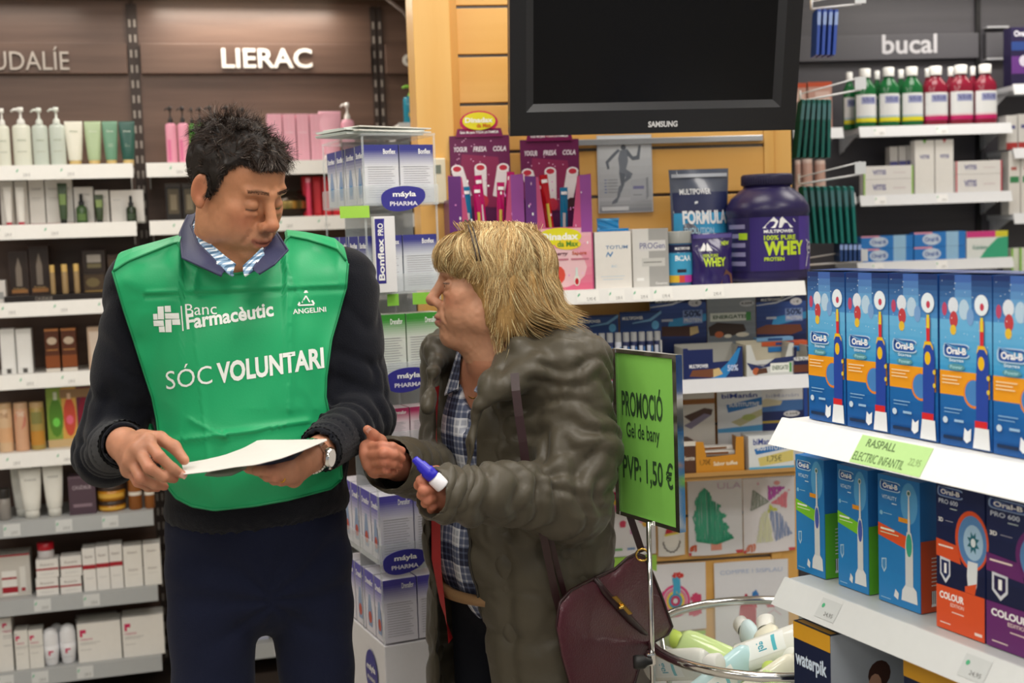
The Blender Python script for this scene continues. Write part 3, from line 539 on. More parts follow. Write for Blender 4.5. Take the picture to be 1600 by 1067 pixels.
# goods shelf 1
def spark(n, seed, cols=('#ffd9ee',), zr=(0.05, .95), xr=(0.05, .95), r=.012, asp=1):
    rr = random.Random(seed); return [('P', ell(rr.uniform(*xr), rr.uniform(*zr), r * rr.uniform(.5, 1.3), r * rr.uniform(.5, 1.3) * asp, 6), rr.choice(cols)) for _ in range(n)]
def dinadax(xl, xr, cardl, cardr, ycard, yt, lab, lcol, seed):
    a0, a1 = S.uz(xl, 440, .23)[0], S.uz(xr, 440, .23)[0]; w_ = a1 - a0; zt = S.uz(xl, yt, .23)[1]; h = zt - z1
    root = empty('snack_display', S.pt((a0 + a1) / 2, .23, z1 + .0005), S.a, lab, 'display', 'purple snack bar displays')
    dp = .2; f = MB(); pur = mat('#5d1d5e', .35)
    # front panel with rounded notch, gradient print
    hh = h * .55
    f.prism([(-w_ / 2, 0), (w_ / 2, 0), (w_ / 2, h), (w_ / 2 - .035, h * .98), (w_ / 2 - .05, hh), (-w_ / 2 + .05, hh), (-w_ / 2 + .035, h * .98), (-w_ / 2, h)], 0, .002, mat('#c9517f', .35))
    for sx in (-1, 1): f.box(min(sx * w_ / 2, sx * (w_ / 2 - .002)), max(sx * w_ / 2, sx * (w_ / 2 - .002)), .002, dp, 0, h * .8, pur)
    f.box(-w_ / 2, w_ / 2, .002, dp, 0, .002, pur)
    sp = [('G', .02, .98, 0, .54, '#e5688c', '#f0b9c4', 8), ('R', 0, .17, .5, .99, '#6a2e7e'), ('R', .83, 1, .5, .99, '#9a4a9e'), ('P', ell(.5, .2, .4, .17, 14), '#f3c9cf'), ('P', ell(.45, .14, .12, .08, 12), '#e2503f')]
    sp += spark(26, seed, ('#f4c6e4', '#ffffff', '#e08ad0'), r=.012)
    sp += [('P', ell(.5, .47, .33, .075, 20), '#e8e022'), ('P', ell(.62, .4, .2, .045, 14), '#f1d92a'), ('T', 'Dinadax', .22, .78, .44, .5, '#ffffff', .03), ('T', 'da Max', .46, .78, .38, .43, '#4a8a2a', .03), ('T', 'Energy', .36, .62, .3, .34, '#5b1830', .02, .25), ('T', 'Sapore', .68, .9, .3, .34, '#c0521e', .02), ('R', .34, .62, .265, .28, '#c87a8c'), ('R', .66, .93, .265, .28, '#c87a8c'), ('P', ell(.42, .12, .03, .06, 8), '#3f6b4a'), ('P', ell(.74, .09, .05, .05, 10), '#efe6df'), ('P', [(.72, .12), (.76, .12), (.755, .2), (.725, .2)], '#d9e6e0'), ('P', ell(.74, .08, .03, .03, 8), '#c01c2a')]
    decals(f, w_, h, 0, sp); f.build('tray', root)
    c = MB(); ca, cb = S.uz(cardl, 250, .06)[0], S.uz(cardr, 250, .06)[0]; o = (a0 + a1) / 2; ca -= o; cb -= o; zc = S.uz((cardl + cardr) / 2, ycard, .06)[1] - z1
    W = cb - ca; c.box(ca, cb, .17, .172, 0, zc, mat('#5a1e4e', .4))
    def cf(a, b): return (ca + W * a, .17 - .0006, zc - .19 + .19 * b)
    def D_(kind, *r):
        pass
    def cp(poly, col, e=0): c.add([(p[0], p[1] - e, p[2]) for p in (cf(a, b) for a, b in poly)], [tuple(range(len(poly)))], mat(col, .4))
    cp([(0.01, 0), (.99, 0), (.99, .99), (.01, .99)], '#6b2050'); cp([(0.1, 0.05), (.9, 0), (.8, .7), (.2, .75)], '#8d2a55', .0002)
    rr = random.Random(seed + 5)
    for _ in range(30): x, y = rr.uniform(.03, .97), rr.uniform(.03, .97); cp(ell(x, y, .01, .01, 5), '#f3b7dc', .0004)
    for i, (x, t, tc_) in enumerate(((.18, 'YOGUR', '#4f7fc0'), (.5, 'FRESA', '#e8e0ea'), (.83, 'COLA', '#e8e0ea'))):
        an = (.35, 0, -.25)[i]
        q = [(-.09, -.22), (.09, -.22), (.1, .2), (-.1, .2)]; q = [(x + a * cos(an) - b * sin(an), .36 + a * sin(an) + b * cos(an)) for a, b in q]; cp(q, '#ece4e6', .0006)
        cx, cz = x - .2 * sin(an), .36 + .2 * cos(an); cp(ell(cx, cz, .1, .06, 12), '#f5eef0', .0008); cp(ell(cx, cz, .07, .038, 12), '#c83246', .001)
        cp(ell(x + .02, .1, .1, .09, 10), ('#f2f0f4', '#c8324a', '#43222a')[i], .0009)
        c.text(t, lambda a, b: (lambda p: (p[0], p[1] - .001, p[2]))(cf(x - .11 + .22 * a, .78 + .07 * b)), mat('#f2e6f0', .4), .03, .2)
    c.build('back_card', root)
    c = MB(); o2 = (ca + cb) / 2; 
    c.prism([(o2 - .3 * W - .015, zc - .004), (o2 + .3 * W + .015, zc - .004), (o2 + .3 * W + .01, zc + .018), (o2 - .3 * W - .01, zc + .018)], .166, .169, mat('#7a1a52', .4))
    c.prism([(o2 + a, zc + b) for a, b in ell(0, .034, .28 * W + .006, .03, 20)], .166, .169, mat('#c4235a', .4)); c.prism([(o2 + a, zc + b) for a, b in ell(0, .037, .25 * W + .004, .023, 20)], .164, .166, mat('#e9dd28', .4))
    c.text('Dinadax', lambda a, b: (o2 - .23 * W + .46 * W * a, .1635, zc + .033 + .013 * b), mat('#ffffff', .4), .03); c.text('da Max', lambda a, b: (o2 - .04 * W + .24 * W * a, .1633, zc + .02 + .011 * b), mat('#d06a1c', .4), .03)
    c.text('Guía día para TODA LA FAMILIA', lambda a, b: (o2 - .32 * W + .64 * W * a, .1655, zc + .003 + .009 * b), mat('#ffffff', .4), .02)
    c.build('header_card', root)
    # stick packs standing in the tray
    n = len(lcol); k = 0
    for i, cc in enumerate(lcol):
        x = -w_ / 2 + .03 + (w_ - .06) * (i + .5) / n; hh2 = h * rr.uniform(.86, 1.02); b = k_pouch((w_ - .06) / n * .92, hh2, .012, cc, spec=[('R', .3, .7, .4, .75, '#f0e6e8' if i % 2 else '#e8d45a'), ('R', .1, .9, .93, .96, '#ffffff')])[0]
        q = b.build('stick_pack', None, f'{ {"#1b7fae":"blue","#c2186a":"magenta","#c41724":"red"}[cc] } foil stick pack standing in the {"left" if xl < 800 else "right"} purple snack display, {ORD[i] if i < n - 1 else "rightmost"}', 'snack pack', f'foil stick packs in the {"left" if xl < 800 else "right"} display', loc=root.matrix_basis @ V((x, .05 + .03 * (i % 2), .004)), rot=(R(rr.uniform(-1, 3)), R(rr.uniform(-7, 7)), S.a))
dinadax(706, 823, 703, 797, 212, 274, 'purple starry snack display behind the woman\'s hair', ['#1b7fae', '#1b7fae', '#c2186a', '#c2186a', '#c2186a', '#c2186a'], 3)
dinadax(825, 928, 813, 905, 218, 274, 'pink snack display with yellow oval logo beside the white sachet box', ['#c41724', '#c41724', '#c41724', '#1b7fae', '#1b7fae'], 9)
# totum box
o = place(S, z1, .23, 928, 986, 362, k_box, 'sachet_box', 'white open box holding bright blue sachets', 'box', depth=.07, col='#ece8e2', spec=[('T', 'TOTUM', .3, .9, .7, .76, '#4a78a8'), ('P', [(.3, .58), (.36, .66), (.42, .6), (.48, .66), (.5, .64), (.42, .56), (.36, .62), (.32, .56)], '#4f86b8'), ('T', 'BC', .45, .6, .38, .42, '#b9cfe0'), ('R', .15, .8, .22, .23, '#c9d9e6'), ('R', .2, .75, .17, .18, '#c9d9e6')])
for i, (xa, xb, yt, dd, lab) in enumerate(((932, 968, 341, .2, 'crinkled blue foil sachet rising highest from the white box'), (936, 984, 357, .225, 'blue foil sachet at the front of the white open box'))):
    place(S, 0, dd - .01, xa, xb, yt, k_pouch, 'foil_sachet', lab, 'sachet', depth=.008, zb=o['_top'] + .0005, group='blue foil sachets', col='#1f8ed0', spec=[('R', 0, 1, .85, .95, '#5fb6e6')])
place(S, z1, .22, 987, 1044, 357, k_box, 'carton', 'white and silver supplement carton beside the sachet box', 'box', depth=.06, col='#dcdad6', spec=[('R', .45, 1, 0, 1, '#a9a8a6'), ('R', .18, .92, .62, .8, '#d9d7d6'), ('T', 'PROGen', .2, .9, .66, .76, '#6d6f98'), ('R', .25, .9, .36, .5, '#cbcac6'), ('R', .3, .8, .42, .44, '#8a8a88'), ('R', .1, .3, .12, .17, '#f4f4f2'), ('T', 'Generico', .62, .95, .05, .09, '#f4f4f2')])
place(S, z1, .22, 1045, 1086, 361, k_jar, 'supplement_jar', 'small supplement jar with rainbow striped label base', 'jar', col='#3b6f96', lid='#9a9c98', lidf=.22, spec=[('R', 0, 1, .62, .76, '#1d2346'), ('T', 'MULTIPOWER', .3, .75, .66, .71, '#ffffff', .02), ('R', 0, 1, .2, .6, '#3f9fc9'), ('T', 'BCAA', .3, .75, .46, .56, '#ffffff', .03), ('R', .0, .4, .07, .2, '#d8b030'), ('R', .4, .55, .07, .2, '#cf4a3a'), ('R', .55, .8, .07, .2, '#b83a9a'), ('R', .35, .6, .25, .31, '#2a2030')])
place(S, z1, .14, 1050, 1145, 263, k_pouch, 'protein_pouch', 'large blue foil protein pouch behind the small jar', 'pouch', depth=.08, col='#5f6576', spec=[('R', 0, 1, .62, .8, '#1f2752'), ('R', 0, 1, .1, .62, '#3aa1d4'), ('P', [(0, .62), (.4, .7), (1, .74), (1, .76), (.4, .72), (0, .64)], '#e6eaf0'), ('T', 'MULTIPOWER', .12, .68, .78, .83, '#f2f4f8', .02), ('T', 'FORMULA', .14, .98, .52, .64, '#f2f4f8', .04), ('T', 'EVOLUTION', .16, .7, .44, .49, '#b8dcf0', .015), ('R', .2, .8, .36, .37, '#bfe0f0'), ('R', 0, 1, .93, .96, '#b9bec8')])
LOGO = lambda cx, cz, w_, h_, c: [('P', [(cx - w_, cz), (cx - w_ * .3, cz + h_), (cx, cz + h_ * .6), (cx - w_ * .2, cz)], c), ('P', [(cx, cz), (cx + w_ * .1, cz + h_ * .8), (cx + w_ * .25, cz + h_), (cx + w_, cz)], c)]
place(S, z1, .235, 1083, 1149, 364, k_pouch, 'protein_pouch', 'small purple foil protein pouch leaning before the big tub', 'pouch', depth=.05, col='#2c1f5e', spec=[('R', 0, 1, .9, .98, '#4b3f86')] + LOGO(.3, .66, .16, .16, '#ffffff') + [('T', '100% PURE', .2, .6, .54, .6, '#c6e03a', .02), ('T', 'WHEY', .2, .8, .36, .53, '#c6e03a', .04), ('T', 'NEW', .72, .92, .76, .84, '#c6e03a', .03), ('P', [(.62, 0), (.98, 0), (.98, .2), (.8, .3)], '#6e4a38')])
# whey tub
ua, ub = S.uz(1138, 360, .15)[0], S.uz(1264, 360, .15)[0]; r_ = (ub - ua) / 2; zt = S.uz(1197, 272, .15)[1]; h = zt - z1 - .001
tb = MB(); tb.lathe([(r_ * .86, 0), (r_ * .95, .004), (r_ * .985, h * .05), (r_ * .96, h * .08), (r_ * .97, h * .1), (r_ * .97, h * .62), (r_ * 1.0, h * .64), (r_ * .98, h * .7), (r_ * .86, h * .78), (r_ * .64, h * .855), (r_ * .57, h * .87), (r_ * .56, h * .89)], mat('#2a2350', .32), 64)
def wp(e): return lambda a, z: (-(r_ * .974 + e) * cos(pi * (.0 + 1.0 * a)), -(r_ * .974 + e) * sin(pi * (.0 + 1.0 * a)), z * h)
def strip(x0, z0, x1, z1_, wd, c):
    dx, dz = x1 - x0, z1_ - z0; l = math.hypot(dx, dz); nx, nz = -dz / l * wd, dx / l * wd; return ('P', [(x0 + nx, z0 + nz), (x1 + nx, z1_ + nz), (x1 - nx, z1_ - nz), (x0 - nx, z0 - nz)], c)
decals(tb, 1, h, 1, [('R', .0, 1, .11, .6, '#33246e'), ('R', .66, .95, .11, .6, '#4a3590'), ('R', .0, .26, .11, .6, '#272050')] + [('R', .03, .22, .16 + k * .085, .2 + k * .085, '#8d89b0') for k in range(5)] + [('R', .16, .24, .4, .46, '#a9cc2c')] + LOGO(.48, .5, .12, .1, '#ffffff') + [('T', 'MULTIPOWER', .37, .6, .455, .485, '#ffffff', .03), ('T', '100% PURE', .37, .62, .39, .435, '#c8e234', .03), ('T', 'WHEY', .37, .7, .25, .38, '#c8e234', .05), ('T', 'PROTEIN', .37, .52, .2, .235, '#c8e234', .03), strip(.6, .58, .78, .36, .004, '#fff'), strip(.78, .27, .74, .14, .004, '#fff'), ('P', ell(.8, .31, .045, .055, 18), '#e8e6f0'), ('P', ell(.8, .31, .036, .045, 18), '#3a2a74'), ('T', '100%', .77, .83, .295, .325, '#fff', .02), ('P', [(.72, .11), (.98, .11), (.98, .25), (.84, .2)], '#8a6a5a')], wp)
uc = (ua + ub) / 2; o = tb.build('protein_tub', None, 'huge dark purple protein tub at the right end of the top maple shelf', 'tub', loc=S.pt(uc, .14, z1 + .0005), rot=S.a)
tb = MB(); prof = [(r_ * .56, h * .892), (r_ * .6, h * .9), (r_ * .61, h * .985), (r_ * .58, h), (0, h)]
tb.lathe(prof, mat('#2b2748', .4), 64, cap=False)
for k in range(64):
    a = 2 * pi * k / 64; tb.box(r_ * .605 * cos(a) - .0008, r_ * .605 * cos(a) + .0008, r_ * .605 * sin(a) - .0008, r_ * .605 * sin(a) + .0008, h * .905, h * .98, mat('#2b2748', .4))
tb.build('lid', o)
# poster of the runner
u0, u1 = S.uz(935, 270, .02)[0], S.uz(1021, 270, .02)[0]; za, zb = S.uz(978, 332, .02)[1], S.uz(978, 210, .02)[1]; w_, h = u1 - u0, zb - za
p = MB(); p.box(-w_ / 2, w_ / 2, -.0015, .0015, 0, h, mat('#c2c6cc', .35))
ft = MB
decals(p, w_, h, .003, [('G', .02, .98, .01, .99, '#a4a8ae', '#d5d9de', 10), ('G', .02, .98, .01, .2, '#878b92', '#bfc3c9', 4), ('P', ell(.48, .84, .05, .035, 12), '#666d78'), ('P', [(.42, .8), (.55, .82), (.56, .66), (.52, .56), (.4, .58), (.38, .7)], '#7b828d'), ('P', [(.42, .8), (.28, .7), (.17, .62), (.15, .66), (.27, .75), (.38, .82)], '#6f7681'), ('P', [(.15, .66), (.18, .56), (.22, .57), (.2, .66)], '#6f7681'), ('P', [(.55, .82), (.65, .72), (.72, .73), (.76, .86), (.8, .86), (.77, .68), (.64, .67), (.54, .74)], '#6b727d'), ('P', [(.4, .58), (.52, .56), (.64, .5), (.6, .44), (.46, .47), (.39, .5)], '#7b828d'), ('P', [(.39, .52), (.5, .5), (.48, .36), (.42, .26), (.38, .27), (.42, .36)], '#69707b'), ('P', [(.6, .44), (.56, .52), (.44, .36), (.4, .22), (.34, .13), (.24, .11), (.26, .15), (.34, .2), (.38, .34)], '#727984'), ('P', [(.58, .12), (.88, .16), (.88, .44), (.6, .42)], '#b2b6bd'), ('P', [(.88, .16), (.92, .2), (.92, .45), (.88, .44)], '#8f949c'), ('R', .64, .84, .3, .34, '#7f7fa6'), ('R', .64, .8, .22, .23, '#8a8e96'), ('R', .06, .55, .94, .945, '#666'), ('R', .06, .35, .91, .915, '#666')] + [('R', .12, .16, .42 - .04 * k, .43 - .04 * k, '#5a6fae') for k in range(5)] + [('R', .18, .36, .422 - .04 * k, .43 - .04 * k, '#8a8e96') for k in range(5)] + [('R', .06, .55, .03, .08, '#d5d8dc')])
p.build('poster', None, 'grey advertising poster of a leaping metallic runner on the slatwall', 'poster', loc=S.pt((u0 + u1) / 2, .006, za), rot=S.a)
# shelf 2: vial display
def header(xl, xr, yt, lab):
    return None
u0, u1 = S.uz(912, 560, .22)[0], S.uz(1035, 560, .22)[0]; zt = S.uz(970, 556, .22)[1] - z2; o_ = (u0 + u1) / 2; w_ = u1 - u0
t = MB(); t.box(-w_ / 2, w_ / 2, 0, .002, 0, zt, mat('#aed4e6', .4)); t.box(-w_ / 2, w_ / 2, .002, .09, 0, .002, mat('#ddd', .5))
for sx in (-1, 1): t.box(min(sx * w_ / 2, sx * (w_ / 2 - .002)), max(sx * w_ / 2, sx * (w_ / 2 - .002)), .002, .09, 0, zt * 1.5, mat('#d8d8d4', .5))
decals(t, w_, zt, 0, [('G', .0, 1, .35, 1, '#9ccbe2', '#62b6e0', 5), ('T', 'MAGNESIUM LIQ', .02, .48, .72, .86, '#ffffff', .03), ('R', .15, .4, .52, .55, '#5f9bbf'), ('T', 'BOX', .2, .28, .32, .4, '#243056', .04), ('R', 0, .5, .08, .16, '#c9376c'), ('R', .5, 1, .08, .16, '#4a9bd0'), ('T', 'MAGNESIUM LIQ', .52, .98, .72, .86, '#ffffff', .03)])
tray = t.build('vial_display', None, 'light blue counter display tray holding silver capped vials', 'display', loc=S.pt(o_, .22, z2 + .0005), rot=S.a)
for k, (xa, xb, ya, yb_) in enumerate(((902, 966, 494, 524), (968, 1033, 488, 520))):
    a, b = S.uz(xa, ya, .12)[0] - o_, S.uz(xb, ya, .12)[0] - o_; c0, c1 = S.uz(xa, yb_, .12)[1] - z2, S.uz(xa, ya, .12)[1] - z2
    c = MB(); c.box(a, b, .1, .102, .0, c1, mat('#23386f', .4)); W = b - a; H = c1 - c0
    c.quad((a, .0995, c0), (b, .0995, c0), (b, .0995, c1 * .97), (a, .0995, c1 * .97), mat('#2c4c8c', .4)); c.text('MULTIPOWER', lambda u, v: (a + W * (.06 + .5 * u), .0988, c0 + H * (.6 + .16 * v)), mat('#fff', .4), .03)
    c.add([(a + W * x, .099, c0 + H * y) for x, y in ((.3, .45), (.7, .6), (1, 1), (1, .85), (.75, .5), (.3, .4))], [(0, 1, 2, 3, 4, 5)], mat('#7fb2dc', .4)); c.add([(a + W * x, .0989, c0 + H * y) for x, y in ell(.85, .3, .09, .22, 12)], [tuple(range(12))], mat('#6cb8e8', .4))
    c.build('header_card', tray)
vx = [916, 928.5, 941, 953.5, 966.5, 979, 991, 1003.5, 1016, 1028]
for i, x in enumerate(vx):
    place(S, z2 + .003, .2, x - 5.6, x + 5.6, 522 - i * .5, k_cyl, 'drink_vial', f'small drink vial with grey cap in the blue display, {ORD[i] if i < 8 else ("ninth from the left", "rightmost")[i - 8]}', 'vial', group='grey capped drink vials', col='#2a3158' if i not in (1, 4) else '#cdd0da', cap='#a3a4a6', capf=.2, spec=[('R', .1, .5, .3, .72, '#dfe2ee'), ('R', .6, .8, .35, .7, '#4d7fc0')])
place(S, z2, .15, 893, 909, 519, k_jar, 'supplement_jar', 'small jar with yellow lid at the coat shoulder', 'jar', col='#2a2f4a', lid='#dcd42c', lidf=.25)
# bar boxes: a tall back card behind a low tray
VIS = .4
def remap(sp, tray=True):
    k = lambda z: VIS + (1 - VIS if tray else .5) * z; o_ = []
    for r in sp:
        r = list(r)
        if r[0] == 'P': r[1] = [(a, k(b)) for a, b in r[1]]
        elif r[0] == 'T': r[4], r[5] = k(r[4]), k(r[5])
        else: r[3], r[4] = k(r[3]), k(r[4])
        o_.append(tuple(r))
    return o_
def barbox(root_lab, card, trayr, cardcol, cspec, tcol, tspec, dc=.1, dt=.235, barcol=None, group=None, zb=z2, notch='#b9b7ae', lean=0):
    a, b, yt = card; c0, c1 = S.uz(a, yt, dc)[0], S.uz(b, yt, dc)[0]; zc = S.uz((a + b) / 2, yt, dc)[1] - zb
    o_ = (c0 + c1) / 2; root = empty('bar_display_box', S.pt(o_, dt, zb + .0005), S.a, root_lab, 'display box', group)
    m_ = MB(); W = c1 - c0; m_.box(-W / 2, W / 2, dt - dc, dt - dc + .003, 0, zc, mat(cardcol, .35))
    sub = MB(); decals(sub, W, zc, 0, remap(cspec, bool(trayr)))
    m_.X = M.Translation((0, dt - dc, 0)); vv = sub
    for f_, mi_ in zip(sub.f, sub.m): m_.add([sub.v[i] for i in f_], [tuple(range(len(f_)))], sub.mats[mi_])
    m_.X = M.Identity(4); m_.build('back_card', root)
    if trayr:
        a, b, yt = trayr; t0, t1 = S.uz(a, yt, dt)[0] - o_, S.uz(b, yt, dt)[0] - o_; zt = S.uz((a + b) / 2, yt, dt)[1] - zb; w = t1 - t0; cx = (t0 + t1) / 2
        t = MB(); t.X = M.Translation((cx, 0, 0)); t.prism([(-w / 2, 0), (w / 2, 0), (w / 2, zt), (w / 2 - .012, zt), (w * .32, zt * .55), (-w * .3, zt * .5), (-w / 2 + .012, zt), (-w / 2, zt)], 0, .002, mat(tcol, .4))
        for sx in (-1, 1): t.box(min(sx * w / 2, sx * (w / 2 - .002)), max(sx * w / 2, sx * (w / 2 - .002)), .002, .09, 0, zt, mat(notch, .5))
        t.box(-w / 2, w / 2, .002, .09, 0, .002, mat(notch, .5)); t.box(-w / 2, w / 2, .088, .09, 0, zt * 1.05, mat(notch, .5))
        decals(t, w, zt, 0, tspec); t.build('tray', root)
        if barcol:
            n = 3
            for i in range(n):
                bb = MB(); bb.box(-w * .42, w * .42, -.011, .011, 0, .014, mat(barcol, .3), .004); bb.quad((-w * .2, -.0112, .003), (w * .2, -.0112, .003), (w * .2, -.0112, .011), (-w * .2, -.0112, .011), mat('#9cc4e4', .4))
                p = S.pt(o_ + cx, dt - .018 - .026 * i, zb + .004 + .0)
                bb.build('snack_bar', None, f'wrapped snack bar lying in the tray of the {root_lab.split(" with ")[0]}', 'snack bar', 'wrapped bars in ' + root_lab, loc=p, rot=S.a)
CHOC = [('P', [(.06, .16), (.72, .13), (.86, .2), (.84, .34), (.2, .36), (.08, .28)], '#4a2a20'), ('P', [(.7, .14), (.86, .2), (.84, .34), (.7, .32)], '#d0b682')]
B50 = [('G', 0, 1, 0, .84, '#16224e', '#3f5fae', 8), ('P', [(.3, .3), (1, .45), (1, .6), (.35, .5)], '#3f9fd8'), ('P', [(0, .78), (.4, .84), (.8, .98), (.84, .98), (.4, .8), (0, .76)], '#dfe6f2'), ('T', 'MULTIPOWER', .1, .5, .86, .92, '#f4f6fa', .03), ('P', ell(.8, .83, .12, .08, 16), '#e4e4ea'), ('T', '- €', .75, .86, .8, .86, '#555', .02), ('R', .58, .93, .4, .68, '#8fa8e0'), ('T', '50%', .6, .9, .54, .67, '#22305e', .03), ('T', 'PROTEIN', .6, .91, .43, .51, '#f4f6fa', .02), ('R', .2, .4, .46, .51, '#c9cede')]
TR50 = [('G', 0, .5, 0, .95, '#1d2a60', '#1d2a60', 1), ('P', [(.45, 0), (.7, 0), (.9, .5), (.97, .95), (.93, .95), (.75, .5)], '#2f86c8'), ('P', [(.1, .1), (.5, .04), (.66, .14), (.6, .32), (.15, .3)], '#7a4a30'), ('P', [(.5, .04), (.66, .14), (.6, .34), (.5, .3)], '#d8bc84'), ('T', 'MULTIPOWER', .1, .42, .36, .48, '#f4f6fa', .03), ('T', '50%', .74, .92, .22, .42, '#c9d6f4', .03)]
barbox('deep blue protein bar box with cream chocolate bar print', (1015, 1103, 462), (1067, 1160, 543), '#1c2a58', B50 + CHOC, '#1d2a60', TR50, barcol='#1c3f7c')
barbox('silver nut bar box with green arrow label', (1104, 1180, 459), (1166, 1240, 538), '#8e959c', [('G', 0, 1, 0, 1, '#6f767e', '#a9b0b8', 8), ('R', 0, 1, .93, .99, '#262d58'), ('T', 'MULTIPOWER', .2, .8, .94, .98, '#e9ebf0', .02), ('P', ell(.82, .78, .15, .07, 16), '#d6d9de'), ('T', '4,50€', .7, .94, .75, .81, '#444', .02), ('R', .06, .9, .42, .6, '#e7ebe2'), ('T', 'ENERGATE!', .12, .8, .47, .55, '#3d5c3a', .03), ('R', .8, .9, .42, .6, '#4c9a50'), ('P', [(.05, .12), (.5, .1), (.8, .2), (.75, .34), (.2, .4), (.02, .3)], '#3a2a24'), ('P', ell(.24, .14, .09, .07, 12), '#b9623a'), ('P', ell(.42, .1, .08, .04, 12), '#e2dccb'), ('P', ell(.72, .12, .14, .05, 12), '#ded6c4')], '#d0d2d0', [('P', [(0, .45), (.35, .3), (.6, .55), (1, .6), (1, .45), (.5, .3), (.1, .2)], '#2a3768'), ('T', 'MULTIPOWER', .14, .46, .3, .38, '#222a58', .03), ('R', .5, .95, .1, .4, '#eef0ea'), ('T', 'ENERGATE!', .54, .88, .18, .32, '#3d5c3a', .02), ('R', .9, .95, .1, .4, '#4c9a50'), ('P', ell(.2, .16, .08, .12, 10), '#b9623a'), ('P', [(.2, .06), (.44, .1), (.42, .26), (.26, .24)], '#5a3a2a')], notch='#cfc8b4')
barbox('dark blue protein bar box with milk chocolate bar print', (1181, 1259, 460), (1238, 1268, 542), '#1c2a58', B50 + [('P', [(.0, .14), (.7, .1), (.92, .18), (.88, .32), (.2, .34), (0, .26)], '#7a4632')], '#1d2048', [('T', 'MULTIPOWER', .05, .95, .5, .64, '#f4f6fa', .03), ('R', .05, .95, .08, .35, '#6a3a28')])
for i, (xa, xb, ya, yb_) in enumerate(((1182, 1240, 527, 533), (1190, 1262, 533, 540), (1200, 1266, 541, 549))):
    place(S, 0, .15, xa, xb, ya, k_box, 'snack_bar', f'blue wrapped bar piled by the silver tray, {("topmost", "middle", "lowest")[i]} of three', 'snack bar', depth=.03, yb=yb_, group='blue wrapped bars', col=('#7fb2e0', '#d2603a', '#2f7cc4')[i], spec=[('R', .3, .7, .2, .8, '#2a4d8c')])
# shelf 3
barbox('white bar box with brown wafer print behind the toffee tray', (1062, 1116, 612), None, '#e3e0da', [('R', 0, 1, .86, 1, '#a0672c'), ('P', [(.1, .55), (.7, .75), (.95, .7), (.9, .55), (.3, .4)], '#5a4138'), ('P', [(.1, .3), (.7, .6), (.9, .55), (.3, .2)], '#8d86a0')], '', [], dc=.08, zb=z3)
barbox('white and blue diet bar box with large slanted lettering', (1120, 1190, 601), None, '#e4e8ee', [('T', 'biManán', .1, .9, .86, .98, '#2a3f9a', .02), ('P', [(.2, .7), (1, .86), (1, .66), (.24, .5)], '#2f78c0'), ('T', 'SUSTITUTIVE', .26, .94, .64, .74, '#ffffff', .02), ('P', [(.3, .26), (1, .56), (1, .4), (.5, .14)], '#c9c49a'), ('P', [(.0, .0), (1, 0), (1, .16), (0, .1)], '#5aa6dc'), ('P', ell(.7, .36, .16, .08, 12), '#b4c070')], '', [], dc=.08, zb=z3)
barbox('white and navy diet bar box with handwritten oval price', (1190, 1254, 600), None, '#e6e6e8', [('R', 0, 1, 0, .5, '#24326a'), ('R', 0, 1, .5, .78, '#4a78b8'), ('P', [(.0, .62), (.45, .66), (.5, .76), (.1, .84), (0, .8)], '#d6cdae'), ('T', 'biManán', .1, .9, .86, .95, '#b9bccf', .01), ('P', ell(.72, .42, .2, .08, 16), '#e9e9ef'), ('T', '4,50€', .56, .88, .39, .45, '#333', .01), ('R', 0, .6, .2, .26, '#c0a84a')], '', [], dc=.08, zb=z3)
place(S, z3, .08, 1255, 1262, 600, k_box, 'carton', 'narrow bright blue carton at the maple edge', 'box', depth=.05, col='#2d56b4')
place(S, z3, .19, 1052, 1087, 690, k_box, 'carton', 'brown bar carton half behind the green sign', 'box', depth=.08, col='#5a3a2c', spec=[('T', 'Caliente', .2, .95, .42, .56, '#e8ddd0', .02), ('R', 0, 1, .86, 1, '#e9e2d8')])
a, b = S.uz(1088, 737, .19)[0], S.uz(1163, 737, .19)[0]; w = b - a; zt = S.uz(1125, 684, .19)[1] - z3
t = MB(); t.prism([(-w / 2, 0), (w / 2, 0), (w / 2, zt), (w * .34, zt), (w * .32, zt * .5), (-w * .28, zt * .45), (-w * .34, zt * .9), (-w / 2, zt * .92)], 0, .002, mat('#d9952e', .4))
for sx in (-1, 1): t.box(min(sx * w / 2, sx * (w / 2 - .002)), max(sx * w / 2, sx * (w / 2 - .002)), .002, .1, 0, zt * .9, mat('#c98a2c', .4))
t.box(-w / 2, w / 2, .002, .1, 0, .002, mat('#c98a2c', .5)); decals(t, w, zt, 0, [('T', 'Sabor toffee', .36, .86, .2, .32, '#fff6e0', .02), ('T', '1,70€', .08, .3, .22, .4, '#5a3a10', .0)])
t.build('bar_tray', None, 'mustard toffee bar tray with handwritten price', 'tray', loc=S.pt((a + b) / 2, .19, z3 + .0005), rot=S.a)
for i in range(5):
    bb = MB(); wv = w * .7; bb.box(-wv / 2, wv / 2, -.014, .014, 0, .012, mat('#eeeae4', .3), .004); bb.quad((-wv * .4, -.0142, .003), (wv * .3, -.0142, .003), (wv * .3, -.0142, .009), (-wv * .4, -.0142, .009), mat('#8a5a34', .4))
    bb.build('snack_bar', None, f'white wrapped toffee bar in the mustard tray, {("lowest", "second lowest", "middle", "second highest", "topmost")[i]} of the pile', 'snack bar', 'white wrapped toffee bars', loc=S.pt((a + b) / 2 + .004 * (i % 2), .15 - .005 * (i % 3), z3 + .004 + .0125 * i), rot=S.a + .05 * (i % 3 - 1))
